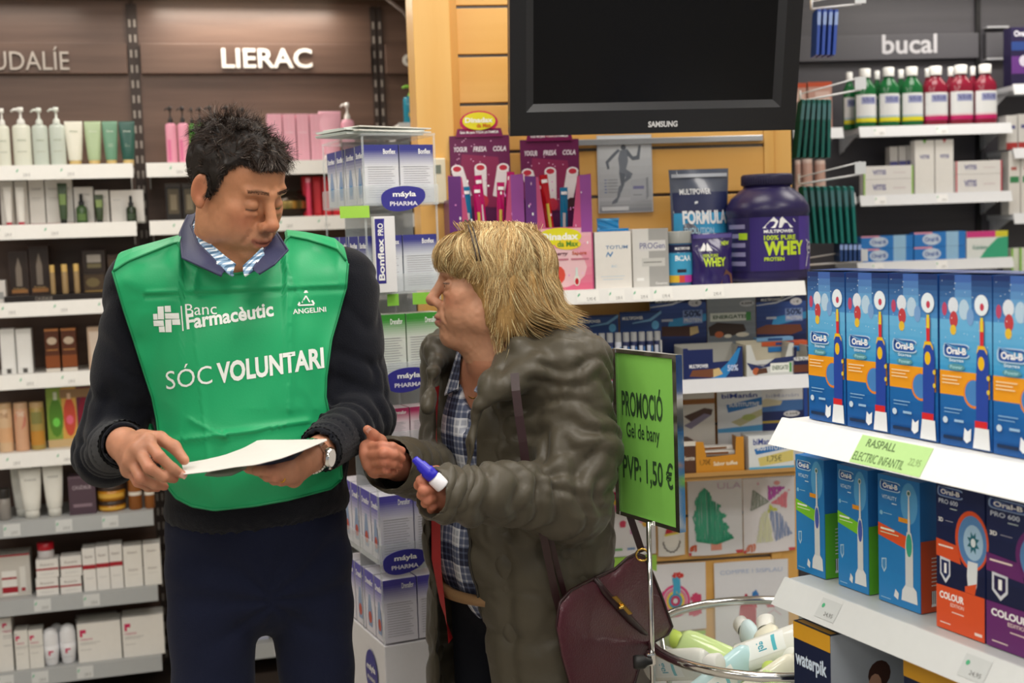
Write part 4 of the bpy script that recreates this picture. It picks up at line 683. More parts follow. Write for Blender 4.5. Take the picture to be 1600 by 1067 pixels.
place(S, z3, .195, 1169, 1241, 680, k_box, 'carton', 'white and sky blue diet carton with handwritten price on the lowest maple shelf', 'box', depth=.07, col='#e9edf0', spec=[('T', 'biManán', .1, .6, .74, .92, '#2a3f9a', .02), ('P', [(.12, .62), (.9, .8), (.95, .62), (.16, .46)], '#2f78c0'), ('T', 'SUSTITUTIVE', .18, .88, .58, .72, '#fff', .02), ('P', [(.2, .36), (.98, .56), (.98, .24), (.24, .12)], '#e2d27c'), ('T', '1,75€', .4, .72, .22, .42, '#3a3a2a', .0), ('R', 0, 1, 0, .1, '#5ab4e0')])
place(S, z3, .17, 938, 968, 618, k_box, 'carton', 'white carton with purple spot between coat and green sign', 'box', depth=.07, col='#e8e6e8', spec=[('P', ell(.5, .65, .25, .12, 14), '#5a4a86'), ('R', .2, .8, .3, .34, '#aaa')])
# children's drawings: paper sheets with crayon strokes
def sheet(xl, xr, yt, yb, lab, draw, col='#efeeec', spiral=False, foot=None, dd=.006, name='drawing', skew=0):
    u0, u1 = S.uz(xl, (yt + yb) / 2, dd)[0], S.uz(xr, (yt + yb) / 2, dd)[0]; za, zb = S.uz((xl + xr) / 2, yb, dd)[1], S.uz((xl + xr) / 2, yt, dd)[1]; w, h = u1 - u0, zb - za
    p = MB(); pm = mat(col, .7)
    def cur(a, b): return .004 * sin(pi * a) * (1 - b) + .0025 * sin(5 * a + 3 * b)
    p.grid(lambda a, b: (-w / 2 + w * a, -cur(a, b), h * b), 9, 9, pm); p.grid(lambda a, b: (w / 2 - w * a, -cur(1 - a, b) + .0006, h * b), 9, 9, pm)
    F = lambda a, b, e=0: (-w / 2 + w * a, -cur(a, b) - .0012 - e, h * b)
    if foot: p.quad(F(0, 0), F(1, 0), F(1, .04), F(0, .04), mat(foot, .6))
    if spiral:
        for i in range(22): x = (i + .5) / 22; p.box(-w / 2 + w * x - .0012, -w / 2 + w * x + .0012, -.0015 - cur(x, 1), .0, h - .006, h + .004, mat('#8a8a90', .3, .8))
    k = [0]
    def stroke(pts, c, wd=.006):
        k[0] += 1; e = .0001 * (k[0] % 8)
        for (x0, y0), (x1, y1) in zip(pts, pts[1:]):
            l = math.hypot((x1 - x0) * w, (y1 - y0) * h) or 1; nx, ny = -(y1 - y0) * h / l * wd / 2 / w, (x1 - x0) * w / l * wd / 2 / h
            p.quad(F(x0 + nx, y0 + ny, e), F(x0 - nx, y0 - ny, e), F(x1 - nx, y1 - ny, e), F(x1 + nx, y1 + ny, e), mat(c, .7))
    def poly(pp, c): p.add([F(a, b) for a, b in pp], [tuple(range(len(pp)))], mat(c, .7))
    def scrib(pts, c, n, wd, seed, ang=(.3, 1)):
        """crayon hatching filling a polygon"""
        rr = random.Random(seed); xs = [a for a, _ in pts]; ys = [b for _, b in pts]; N_ = len(pts)
        for i in range(n):
            x = min(xs) + (max(xs) - min(xs)) * (i + rr.random()) / n; crs = []
            for j in range(N_):
                (xa, ya), (xb, yb2) = pts[j], pts[(j + 1) % N_]
                if (xa - x) * (xb - x) < 0: crs.append(ya + (yb2 - ya) * (x - xa) / (xb - xa))
            crs.sort()
            for q in range(0, len(crs) - 1, 2):
                stroke([(x + rr.uniform(-.015, .015), crs[q] + rr.uniform(-.01, .01)), (x + rr.uniform(-.02, .02), (crs[q] + crs[q + 1]) / 2), (x + rr.uniform(-.015, .015), crs[q + 1] + rr.uniform(-.01, .01))], c, wd)
    def txt(s_, x0, x1, y0, y1, c): p.text(s_, lambda a, b: F(x0 + (x1 - x0) * a, y0 + (y1 - y0) * b, .0002), mat(c, .7))
    draw(stroke, poly, scrib, txt); return p.build(name, None, lab, 'drawing', "children's drawings taped to the slatwall", loc=S.pt((u0 + u1) / 2, dd, za), rot=S.a)
def d_tree(st, po, sc, tx):
    out = [(.3, .86), (.4, .8), (.44, .7), (.6, .62), (.55, .56), (.7, .5), (.62, .44), (.76, .34), (.7, .3), (.82, .2), (.5, .14), (.15, .2), (.12, .4), (.08, .5), (.16, .62), (.14, .7), (.22, .8)]
    sc(out, '#4fb592', 40, .0035, 1); sc(out, '#3aa081', 22, .003, 2); st([(.15, .2), (.5, .15), (.82, .21)], '#2f9a78', .008); st([(.16, .22), (.5, .18), (.8, .24)], '#2f9a78', .005)
    tx('ULA', .55, .98, .84, .92, '#d9c6dc'); po([(.4, .06), (.6, .06), (.6, .16), (.4, .16)], '#e9a08f'); sc([(.02, .06), (.14, .06), (.14, .14), (.02, .12)], '#d9603a', 8, .003, 3)
def d_wheel(st, po, sc, tx):
    sc([(.15, .56), (.5, .66), (.2, .82)], '#9aa89a', 16, .002, 4); st([(.15, .56), (.5, .66), (.2, .82), (.15, .56)], '#7c8a80', .002)
    sc([(.5, .66), (.48, .86), (.8, .84)], '#c05ab4', 18, .004, 5); sc([(.55, .64), (.88, .8), (.86, .56)], '#ef8b9a', 14, .004, 6); sc([(.52, .62), (.48, .52), (.66, .55)], '#d8de5a', 10, .004, 7)
    sc([(.5, .56), (.72, .5), (.95, .22), (.6, .14)], '#8fa2cc', 26, .0022, 8); sc([(.35, .5), (.48, .55), (.56, .14), (.24, .14)], '#e3e6c4', 26, .0025, 9); po(ell(.66, .9, .06, .03, 8), '#e8a2a0'); po(ell(.3, .9, .02, .02, 6), '#e8b2c8')
    sc([(.04, .02), (.2, .02), (.2, .12), (.06, .1)], '#e08a70', 10, .003, 3)
def d_santa(st, po, sc, tx):
    po(ell(.5, .5, .3, .26, 18), '#f6f4ee'); po([(.25, .62), (.75, .66), (.7, .82), (.5, .9), (.32, .8)], '#c22b3c'); po(ell(.8, .8, .07, .06, 8), '#e9e0a0'); st([(.24, .62), (.78, .68)], '#e8d860', .006)
    po(ell(.38, .54, .09, .06, 10), '#4a8f58'); po(ell(.62, .56, .09, .06, 10), '#4a8f58'); po(ell(.5, .45, .12, .06, 10), '#e8c8a4')
    n = 16; st([(.5 + (.3 + .03 * (i % 2)) * cos(pi + pi * i / n), .44 - (.3 + .04 * (i % 2)) * sin(pi * i / n)) for i in range(n + 1)], '#5a5450', .003)
def d_left(st, po, sc, tx):
    for i, (x, y, c) in enumerate(((.3, .85, '#c2186a'), (.32, .75, '#e9c94a'), (.3, .68, '#e07ab0'), (.42, .45, '#d94a6a'), (.75, .5, '#e8a0c8'), (.82, .44, '#e9b94a'), (.6, .34, '#d08ac0'), (.2, .5, '#f0a0c0'))): sc(ell(x, y, .05, .05, 8), c, 8, .005, 20 + i)
    for x, c in ((.25, '#7ac07a'), (.48, '#7aa0d0'), (.72, '#b0a0c0')): st([(x, .1), (x + .14, .1)], c, .006)
    st([(.35, .62), (.38, .72)], '#e08ab0', .003)
def d_snail(st, po, sc, tx):
    for r_, c in ((.26, '#e0508a'), (.2, '#e58aa8'), (.15, '#f0d24a'), (.11, '#3a9cc0'), (.07, '#c83a6a')): st([(.42 + r_ * cos(t * .35), .45 + r_ * .85 * sin(t * .35)) for t in range(19)], c, .007)
    sc([(.4, .55), (.5, .55), (.5, .78), (.4, .8)], '#4ab0d8', 7, .005, 31); sc(ell(.48, .82, .1, .05, 8), '#d9403a', 8, .005, 32); sc(ell(.82, .46, .1, .08, 8), '#d84a76', 9, .006, 33); sc(ell(.78, .28, .14, .08, 8), '#d84a76', 10, .006, 34); st([(.2, .4), (.15, .5), (.2, .6)], '#b04a8a', .006)
def d_house(st, po, sc, tx):
    tx('COMPRE I SISPLAU', .08, .92, .88, .92, '#b8c8e6'); o_ = [(.3, .34), (.55, .34), (.56, .5), (.5, .58), (.42, .68), (.34, .55)]; po(o_, '#cf2f55'); sc(o_, '#b81d45', 14, .004, 41)
    sc([(.48, .56), (.56, .52), (.6, .64), (.52, .66)], '#cf2f55', 7, .005, 42); sc([(.52, .63), (.6, .62), (.58, .7), (.52, .68)], '#3a80c8', 7, .005, 43); sc(ell(.72, .38, .07, .04, 8), '#d6e23a', 9, .006, 44); sc(ell(.76, .55, .05, .03, 8), '#d8506a', 6, .004, 45); st([(.7, .45), (.8, .5), (.9, .44)], '#e8c8d8', .003)
    for i in range(30): x = .08 + .84 * i / 30; st([(x, .05), (x + .01, .05 + .1 * (1 + .4 * sin(i * 2.3)))], '#9ed0a0', .004)
sheet(1075, 1160, 745, 866, 'drawing of a shaggy green fir tree on spiral pad paper', d_tree, '#eef0f6', True, '#d9555a')
sheet(1161, 1242, 743, 862, 'drawing of a wheel with pastel coloured sectors on spiral pad paper', d_wheel, '#f1eff4', True, '#d9555a')
sheet(1028, 1070, 816, 868, 'small drawing of a bearded face with red hat and green glasses', d_santa, '#efeeea')
sheet(936, 1024, 757, 868, 'drawing of pink and yellow blots behind the bag strap', d_left, '#edeef4', True)
sheet(938, 1026, 869, 905, 'green edged drawing half behind the burgundy bag', lambda st, po, sc, tx: (po([(0, 0), (1, 0), (1, 1), (0, .98)], '#a6dc5a'), po([(.1, .1), (.3, .8), (.5, .2)], '#e8f2e0'), sc([(.3, .1), (.9, .1), (.7, .9), (.4, .9)], '#8ab8d8', 12, .005, 61)), '#b9e070')
sheet(1020, 1103, 880, 985, 'drawing of a round pink and blue snail', d_snail, '#e9e9ee')
sheet(1020, 1103, 987, 1075, 'sheet with green top edge low on the slatwall', lambda st, po, sc, tx: (po([(0, .93), (1, .93), (1, 1), (0, 1)], '#b4e06a'), sc([(.1, .2), (.6, .2), (.4, .6)], '#e0a0c0', 10, .005, 62)), '#e6e8ec')
sheet(1117, 1232, 876, 1032, 'drawing of a red building with green grass strokes below', d_house, '#e9ebf2')
# ---------------------------------------------------------------- television
bl, br = P(797, 213, 3.02), P(1242, 203, 3.09); X = (br - bl); W = X.length; X.normalize(); tilt = R(14)
UPT = V((0, -sin(tilt), cos(tilt))); Zt = (UPT - X * UPT.dot(X)).normalized(); Yt = Zt.cross(X)     # Yt points away from the viewer
MW = M.Identity(4)
for i in range(3): MW[i][0] = X[i]; MW[i][1] = Yt[i]; MW[i][2] = Zt[i]
MW.translation = bl
H = W * .64
tv = empty('television'); tag(tv, 'black flat television hanging above the maple shelves', 'television'); tv.matrix_world = MW
blk = mat('#17171a', .35)
m = MB(); bz = .048; Wv = W
def fl(a): return 0
m.prism([(0, 0), (W, 0), (W, .055), (0, .055)], 0, .035, blk); m.box(0, W, 0, .035, H - .05, H, blk, .003); m.box(0, .038, 0, .035, .055, H - .05, blk); m.box(W - .038, W, 0, .035, .055, H - .05, blk)
m.box(.0, W, .035, .05, 0, H, blk, .004); m.build('bezel', tv)
m = MB(); m.add([(.038, 0, .055), (W - .038, 0, .055), (W - .038, 0, H - .05), (.038, 0, H - .05), (.056, .012, .072), (W - .056, .012, .072), (W - .056, .012, H - .068), (.056, .012, H - .068)], [(0, 1, 5, 4), (1, 2, 6, 5), (2, 3, 7, 6), (3, 0, 4, 7)], mat('#26272b', .4)); m.build('inner_frame', tv)
m = MB(); m.box(.054, W - .054, .0125, .034, .07, H - .066, mat('#0c0c0e', .25, spec=.25)); m.build('screen', tv)
m = MB(); m.box(W * .12, W * .88, .05, .09, H * .12, H * .88, mat('#141416', .5), .012); m.build('rear_housing', tv)
m = MB(); m.text('SAMSUNG', lambda a, b: (W * (.478 + .103 * a), -.0006, .014 + .014 * b), mat('#d6d6d8', .3), .035); m.build('lettering', tv)
m = MB(); m.box(W * .3, W * .7, .09, .11, H * .3, H * .7, blk, .003); m.box(W * .46, W * .54, .11, .3, H * .45, H * .55, mat('#3a3a3e', .4, .6), .003); m.build('wall_bracket', tv)
# ---------------------------------------------------------------- acrylic corner rack
RA = R(24); rp = P(583, 600, 2.82); rp.z = 0
class F2(Fix):
    def __init__(s, o, a): s.a = a; s.o = o; s.t = V((cos(a), sin(a), 0)); s.n = V((sin(a), -cos(a), 0))
K = F2(rp, RA)
KS = F2(rp, RA - pi / 2)      # the rack's left side face: its +t axis points toward the viewer's corner
wK = K.uz(684, 400)[0]; dK = .31
ACR = mat('#e3e9ec', .06, alpha=.28, key='acrylic', spec=.6)
rk = empty('acrylic_rack', K.o, K.a, 'clear acrylic corner rack with violet oval signs between the two people', 'display rack')
lv = {}
for k, (yt) in dict(top=208, a=318, b=457, c=592, d=700, e=878, f=1008).items(): lv[k] = K.uz(600, yt, 0)[1]
m = MB(); m.box(0, wK, .002, dK, 0, lv['f'] - .004, mat('#e7e6ea', .4), .003); m.build('base', rk)
for k in 'top a b c d e'.split():
    m = MB(); m.box(-.004, wK + .004, -.004, dK, lv[k] - .006, lv[k], ACR, .001); ob = m.build('shelf', rk)
for (x, y) in ((-.003, -.003), (wK - .001, -.003), (-.003, dK - .004), (wK - .001, dK - .004)):
    m = MB(); m.box(x, x + .004, y, y + .004, lv['f'], lv['top'] - .007, ACR); m.build('upright', rk)
m = MB(); m.box(0, wK, dK * .5, dK * .5 + .004, lv['f'], lv['top'] - .007, mat('#aeb4b8', .3, alpha=.5, key='divider')); m.build('divider', rk)
for k, nx in (('a', .04), ('b', .04), ('c', .035), ('d', .035), ('e', .04)):
    m = MB(); m.box(-.005, wK + .005, -.0075, -.0045, lv[k] - .004, lv[k] + nx, ACR); m.box(-.0075, -.0045, 0, dK, lv[k] - .004, lv[k] + nx, ACR); m.build('retaining_lip', rk)
def mayla(px, py, pw, ph, off=.03):
    a, z = K.uz(px, py, off); w = pw * .5 / 2000 * 2.85; h = ph * .5 / 2000 * 2.85
    t = MB(); n = 28; pts = []
    for i in range(n):
        th = 2 * pi * i / n; x = cos(th); y = sin(th); pts.append((a + w * x, z + h * (abs(y) ** .8) * (1 if y > 0 else -1) * (1 - .25 * x * (1 if y < 0 else -.2)) + h * .22 * max(0, x) ** 3))
    t.prism(pts, -off - .002, -off, mat('#3d3a96', .35)); e = -off - .0026
    t.text('máyla', lambda u, v: (a + w * (-.48 + 1.05 * u), e, z + h * (.02 + .55 * v)), mat('#fff', .4), .03); t.text('PHARMA', lambda u, v: (a + w * (-.62 + 1.25 * u), e, z + h * (-.58 + .35 * v)), mat('#e9e6f4', .4), .03)
    t.box(a - .01, a + .01, -off, -.004, z - h * 1.0, z - h * .9, ACR); t.build('violet_sign', rk)
mayla(630, 310, 72, 38); mayla(637, 593, 72, 38); mayla(632, 877, 42 * 1.7, 38)
m = MB(); zc_ = KS.uz(566, 1035, 0)[1]
pp = [(-.003, .1 + .045 * cos(2 * pi * i / 24), zc_ + .055 * sin(2 * pi * i / 24)) for i in range(24)]; m.add(pp, [tuple(range(24))], mat('#3d3a8e', .4)); m.text('máyla', lambda u, v: (-.0036, .1 + .032 - .064 * u, zc_ + .0 + .02 * v), mat('#fff', .4), .03); m.text('PHARMA', lambda u, v: (-.0036, .1 + .03 - .06 * u, zc_ - .02 + .01 * v), mat('#ddd', .4), .03); m.build('side_logo', rk)
# leaflets on top
rr = random.Random(4)
for i in range(6):
    m = MB(); m.box(-.1, .1, -.07, .07, 0, .0025, mat(('#dfe3de', '#c9d4cf', '#e6e4dc')[i % 3], .6)); m.build('leaflet', None, f'pale leaflet on the acrylic rack, {("lowest", "second", "third", "fourth", "fifth", "topmost")[i]} in the pile', 'leaflet', 'leaflets on the acrylic rack', loc=K.pt(wK * .35 + rr.uniform(-.01, .01), -.1 + rr.uniform(-.01, .01), lv['top'] + .0006 + .0027 * i), rot=K.a + .25 + rr.uniform(-.12, .12))
BF = lambda top: [('G', 0, 1, .72, 1, '#6a6fc0', top, 5), ('T', 'Bonflex', .58, .92, .8, .9, '#ffffff', .02)]
def fine(n=14): return [('R', .1, .88 - .05 * (k % 3), .1 + k * .04, .108 + k * .04, '#a9a8b2') for k in range(n)]
pairs_f = [('a', 226, '#3a3d8e', '#e2e3e8', 'white carton with indigo top and fine print', 'top level'), ('b', 368, '#3a3d8e', '#dfe4ea', 'white carton with indigo top and pale blue side', 'second level'), ('c', 492, '#3f9a3a', '#e4e9e2', 'white carton with leaf green top', 'third level'), ('d', 640, '#c03a6e', '#ead9e2', 'white carton with magenta top', 'fourth level'), ('e', 776, '#5a52b4', '#e6e4f0', 'white carton with violet top', 'fifth level'), ('f', 908, '#5a52b4', '#e6e4f0', 'white carton with violet top and vegetable print', 'lowest level')]
cw = wK / 2 - .003
for lvl, yt, top, body, lab, lvn in pairs_f:
    top_n = {'a': 'indigo', 'b': 'pale indigo', 'c': 'leaf green', 'd': 'magenta', 'e': 'violet', 'f': 'deep violet'}[lvl]; z = lv[lvl] + .0008; ht = K.uz(600, yt, 0)[1] - z
    for i in range(2):
        sp = [('G', 0, 1, .62, .9, body, top, 8), ('R', 0, 1, .9, 1, top)] + fine() + [('T', 'Bonflex' if lvl in 'ab' else 'Drenaflor', .56, .92, .84, .93, '#ffffff', .02)]
        ls = [('G', 0, 1, .5, .8, body, top, 6, 'L'), ('R', 0, 1, .8, 1, top, 'L'), ('T', 'Bonflex' if lvl in 'ab' else 'Drenaflor', .1, .9, .78, .88, '#ffffff', .03, 0, 'L'), ('P', [(.3, .1), (.7, .1), (.75, .3), (.6, .62), (.4, .62), (.25, .3)], '#8fa4c8' if lvl in 'abef' else '#b0c49a', 'L'), ('P', ell(.5, .25, .18, .1, 10), '#c4503a' if lvl in 'def' else '#3e8ac0', 'L')]
        put(K, k_box(cw, ht, .06, body, spec=sp + ls), 'carton', cw / 2 + .002 + i * (cw + .003), -.032, z, f'{top_n} topped carton, {("left", "right")[i]} of the front pair on the rack\'s {lvn}', 'box', f'front cartons on the rack {lvn}')
    for j in range(3):
        y0 = .068 + j * .075
        for side in range(1):
            put(K, k_box(.05, ht, .068, body, spec=ls), 'carton', .027, -(y0 + .036), z, f'{top_n} topped carton, {("nearest", "middle", "farthest")[j]} of three along the side of the rack\'s {lvn}', 'box', f'side cartons on the rack {lvn}')
for k, (x0, x1, c) in (('a', (532, 578, '#a9dd52')), ('b', (600, 618, '#8fd24a')), ('b', (640, 668, '#8fd24a'))):
    a, b = K.uz(x0, 350, .009)[0], K.uz(x1, 350, .009)[0]; m = MB(); m.box(a, b, -.0095, -.0085, lv[k] - .03, lv[k] - .004, mat(c, .5)); m.build('price_tag', rk)
# bonflex sample carton hung on the front
u0, u1 = K.uz(583, 400, .02)[0], K.uz(616, 400, .02)[0]; zt = K.uz(600, 338, .02)[1]; z = lv['b'] + .045; 
place(K, lv['b'] + .0008, .03, 583, 617, 338, k_box, 'carton', 'slim white carton with indigo vertical lettering before the rack', 'box', depth=.018, col='#f0eff2', spec=[('R', .04, .48, .12, .97, '#34308a'), ('P', [(.1, .2), (.3, .2), (.5, .97), (.44, .97)], '#4b48a6')])
o = [x for x in bpy.data.objects if x.get('label', '').startswith('slim white carton with indigo')][0]
t = MB(); dm = o.dimensions; Wd, Ht = dm.x, dm.z
t.text('Bonflex', lambda a, b: (-Wd * .5 + Wd * (.42 - .3 * b), -.0102, Ht * (.16 + .55 * a)), mat('#fff', .4), .03); t.text('PRO', lambda a, b: (-Wd * .5 + Wd * (.42 - .26 * b), -.0102, Ht * (.75 + .16 * a)), mat('#fff', .4), .03); t.build('lettering', o)
# ---------------------------------------------------------------- charcoal wall shelving on the right
CH = wood('#46444a', '#504e55', 2, 'charcoal_panel', .45, 0)
def uB(px, py=300, d=0): return B.uz(px, py, d)[0]
zB1, zB2, zB3 = B.uz(1450, 197, .22)[1], B.uz(1450, 304, .22)[1], B.uz(1450, 408, .22)[1]
for (x0, x1, lab, wrd) in ((1180, 1520, 'charcoal wall shelving bay with a pale lowercase word on its sign', 'bucal'), (1536, 1900, 'charcoal wall shelving bay at the right picture edge', None)):
    a, b = uB(x0), uB(x1); rt = empty('shelving_unit', B.pt(0, 0, 0), B.a, lab, 'shelving')
    m = MB(); m.box(a - .02, b + .02, 0, .12, 0, 2.75 - .01, CH); m.build('back_panel', rt)
    m = MB(); slotbar(m, b + .018, .002, .05, 2.7, mat('#1d1c1f', .5, .3), mat('#0e0e10', .4)); m.build('slotted_upright', rt)
    zs0, zs1 = B.uz(1400, 93, .03)[1], B.uz(1400, 54, .03)[1]
    m = MB(); m.box(a, b + .01, -.03, 0, zs0, zs1, mat('#55545a', .45), .002); so = m.build('sign_panel', rt)
    if wrd:
        u0, u1 = B.uz(1378, 70, .03)[0], B.uz(1464, 70, .03)[0]; za, zb = B.uz(1420, 84, .03)[1], B.uz(1420, 53.5, .03)[1]; m = MB(); m.text('bucal', lambda u, v: (u0 + (u1 - u0) * u, -.0315, za + (zb - za) * v), mat('#c9c8ce', .4), .02); m.build('lettering', so)
        for z_, xa, xb in ((zB1, 1343, 1580), (zB2, 1343, 1580), (zB3, 1338, 1582), (zB1, 1190, 1318)):
            ua, ub = B.uz(xa, 300, .22)[0], B.uz(xb, 300, .22)[0]; shelf(rt, B, ua, ub, z_, .002, .22, .036, '#dadde2', tickets=[(ua + .05, ua + .09, '#f4f4f4'), ((ua + ub) / 2, (ua + ub) / 2 + .04, '#f4f4f4')], strip='#e6e8ec')
    else:
        for (yy) in (133, 233, 335, 440): ua = B.uz(1583, 300, .2)[0]; shelf(rt, B, ua, b, B.uz(1590, yy, .2)[1], .002, .2, .036, '#dadde2', strip='#e6e8ec')
        for yy in (43, 92): m = MB(); ua = B.uz(1545, 100, .0)[0]; z_ = B.uz(1545, yy, 0)[1]; m.box(ua - .02, ua + .06, -.03, 0, z_ - .006, z_, mat('#b9bac0', .4)); m.build('ledge', rt)
MW_G = lambda c, band, band2: [('R', .06, .94, .1, .56, '#eceef0'), ('R', .06, .94, .1, .17, band2), ('R', .06, .94, .17, .2, band), ('R', .3, .82, .4, .52, '#9aa0c8'), ('T', 'VITIS', .34, .78, .43, .5, '#3c3c86', .03)]
def mw_(xl, xr, yt, g, off, lab): place(B, zB1, off, xl, xr, yt, k_bottle, 'mouthwash_bottle', lab, 'bottle', group='green mouthwash bottles' if g else 'red mouthwash bottles', col='#1f6b3b' if g else '#8e2038', spec=MW_G(0, '#a9c8d8' if g else '#e8d0d6', '#e6dc2c' if g else '#c8206a'), sy=.6, shoulder=.7, capcut=.85, neck=.44)
for i, x in enumerate(((1319, 1339, 112), (1364, 1380, 110), (1401, 1418, 108))): mw_(*x, True, .15, f'green mouthwash bottle in the back row, {ORD[i]}')
for i, x in enumerate(((1338, 1372, 106), (1375, 1409, 104), (1411, 1446, 103))): mw_(*x, True, .21, f'green mouthwash bottle with yellow banded label, {ORD[i]} in the front row')
for i, x in enumerate(((1443, 1460, 106), (1479, 1496, 104), (1514, 1530, 103))): mw_(*x, False, .15, f'red mouthwash bottle in the back row, {ORD[i]}')
for i, x in enumerate(((1447, 1485, 102), (1487, 1525, 100), (1526, 1562, 99))): mw_(*x, False, .21, f'red mouthwash bottle with pink banded label, {ORD[i]} in the front row')
VT = lambda edge: [('T', 'VITIS', .18, .45, .35, .7, '#4a4a92', .03), ('R', .6, .85, .45, .5, '#d8c8cc'), ('R', 0, .03, 0, 1, edge), ('R', .97, 1, 0, 1, edge)]
for (xl, xr, c, s) in ((1349, 1427, '#9ad04a', 'green'), (1493, 1566, '#c8304a', 'red')):
    zz = zB2
    for i, yt in enumerate(((280, 259) if s == 'green' else (272, 251))):
        o = place(B, 0, .21, xl, xr, yt, k_box, 'toothpaste_carton', f'white toothpaste carton with {s} edges, {("lower", "upper")[i]} of two', 'box', depth=.04, zb=zz, group=f'white cartons with {s} edges', col='#eceae8', spec=VT(c)); zz = o['_top'] + .0003
row(B, zB2, .15, [(1390, 1403, 229), (1404, 1416, 228), (1417, 1428, 227)], k_box, 'carton', 'narrow white carton at the back behind the green edged pair', 'box', 'narrow white cartons', depth=.04, col='#cfccc8', spec=[('R', 0, 1, .55, .7, '#5a5a92')])
place(B, zB2, .2, 1429, 1460, 219, k_box, 'carton', 'tall white carton with tiny green arrow on top', 'box', depth=.04, group='tall white cartons', col='#efede9', spec=[('P', [(.4, 1), (.6, 1), (.5, .93)], '#6ab83a'), ('T', 'VITIS', .25, .75, .66, .73, '#4a4a92', .03), ('R', 0, 1, 0, .02, '#9ad04a')])
place(B, zB2, .2, 1461, 1490, 218, k_box, 'carton', 'tall white carton with tiny red arrow on top', 'box', depth=.04, group='tall white cartons', col='#efede9', spec=[('P', [(.4, 1), (.6, 1), (.5, .93)], '#c8304a'), ('T', 'VITIS', .25, .75, .66, .73, '#4a4a92', .03), ('R', 0, 1, 0, .02, '#c8304a')])
OB = [('R', .62, .86, 0, 1, '#9cc8ea'), ('P', ell(.34, .5, .18, .4, 14), '#cfdff2'), ('T', 'Oral·B', .2, .48, .34, .66, '#2450a8', .03), ('R', .0, .35, .88, 1, '#e8a0b8')]
for q, (xa, xb) in enumerate(((1345, 1427), (1428, 1509))):
    zz = zB3
    for i, yt in enumerate(((388, 368), (385, 362))[q]):
        o = place(B, 0, .21, xa, xb, yt, k_box, 'toothpaste_carton', f'blue toothpaste carton, {("lower", "upper")[i]} of the {("left", "right")[q]} stack', 'box', depth=.04, zb=zz, group='blue toothpaste cartons', col='#2e7fd0', spec=OB); zz = o['_top'] + .0003
place(B, zB3, .21, 1510, 1575, 361, k_box, 'carton', 'white denture carton with pink stripe and green wave', 'box', depth=.05, col='#e9eeec', spec=[('R', 0, .7, .78, 1, '#d8408a'), ('R', .7, 1, .78, 1, '#dcd43a'), ('P', [(.3, 0), (1, 0), (1, .8), (.75, .75), (.5, .4)], '#3fae86'), ('T', 'Kukident', .15, .5, .35, .5, '#3a8a7a', .02)])
place(B, B.uz(1590, 133, .2)[1], .19, 1580, 1620, 42, k_box, 'carton', 'dark purple toothbrush carton at the right picture edge', 'box', depth=.06, col='#2a2348', spec=[('T', 'Oral·B', .1, .8, .84, .94, '#e9e9f4', .03), ('R', 0, 1, .2, .5, '#6a3a8a'), ('P', ell(.5, .42, .2, .1, 10), '#d9d4e6'), ('R', 0, 1, .6, .75, '#2f4a8c')])
row(B, B.uz(1590, 233, .2)[1], .19, [(1572, 1590, 180), (1591, 1612, 178)], k_box, 'carton', 'white carton on the second shelf at the right picture edge', 'box', 'white cartons at the picture edge', depth=.06, col='#dddbd8', spec=[('R', 0, 1, .0, .2, '#b03a3a'), ('R', .2, .8, .6, .7, '#5a5a92')])
row(B, B.uz(1590, 335, .2)[1], .19, [(1576, 1594, 236), (1595, 1620, 235)], k_box, 'carton', 'white carton with green band at the right picture edge', 'box', 'green banded cartons', depth=.06, col='#e6e3de', spec=[('R', .1, .9, .5, .6, '#3f8a5a'), ('R', .2, .7, .7, .75, '#b8625a')])
row(B, B.uz(1590, 440, .2)[1], .19, [(1580, 1592, 388), (1593, 1606, 387)], k_box, 'carton', 'white carton with lime edge low at the right picture edge', 'box', 'lime edged cartons', depth=.06, col='#dfe6d4', spec=[('R', 0, .25, 0, 1, '#8ac83a')])
row(B, zB1, .2, [(1262, 1300, 128), (1228, 1260, 130)], k_box, 'carton', 'peach carton behind the upper teal packs', 'box', 'peach cartons behind the hooks', depth=.06, col='#c89a8c', spec=[('R', 0, 1, .9, 1, '#c8502a'), ('R', .3, .9, .2, .8, '#dfbfb4')])
zb_ = B.uz(1280, 305, .2)[1]; rtb = [o for o in bpy.data.objects if o.get('label', '').startswith('charcoal wall shelving bay with')][0]
shelf(rtb, B, B.uz(1190, 300, .22)[0], B.uz(1336, 300, .22)[0], zb_, .002, .22, .036, '#dadde2', strip='#e6e8ec')
row(B, zb_, .2, [(1243, 1252, 250), (1254, 1272, 248), (1275, 1292, 250)], k_cyl, 'cosmetic_bottle', 'rose beige cylinder bottle behind the lower teal packs', 'bottle', 'rose beige bottles', col='#c9a294', cap='#e0c8be', spec=[('R', 0, 1, .1, .4, '#d8b8ac')])
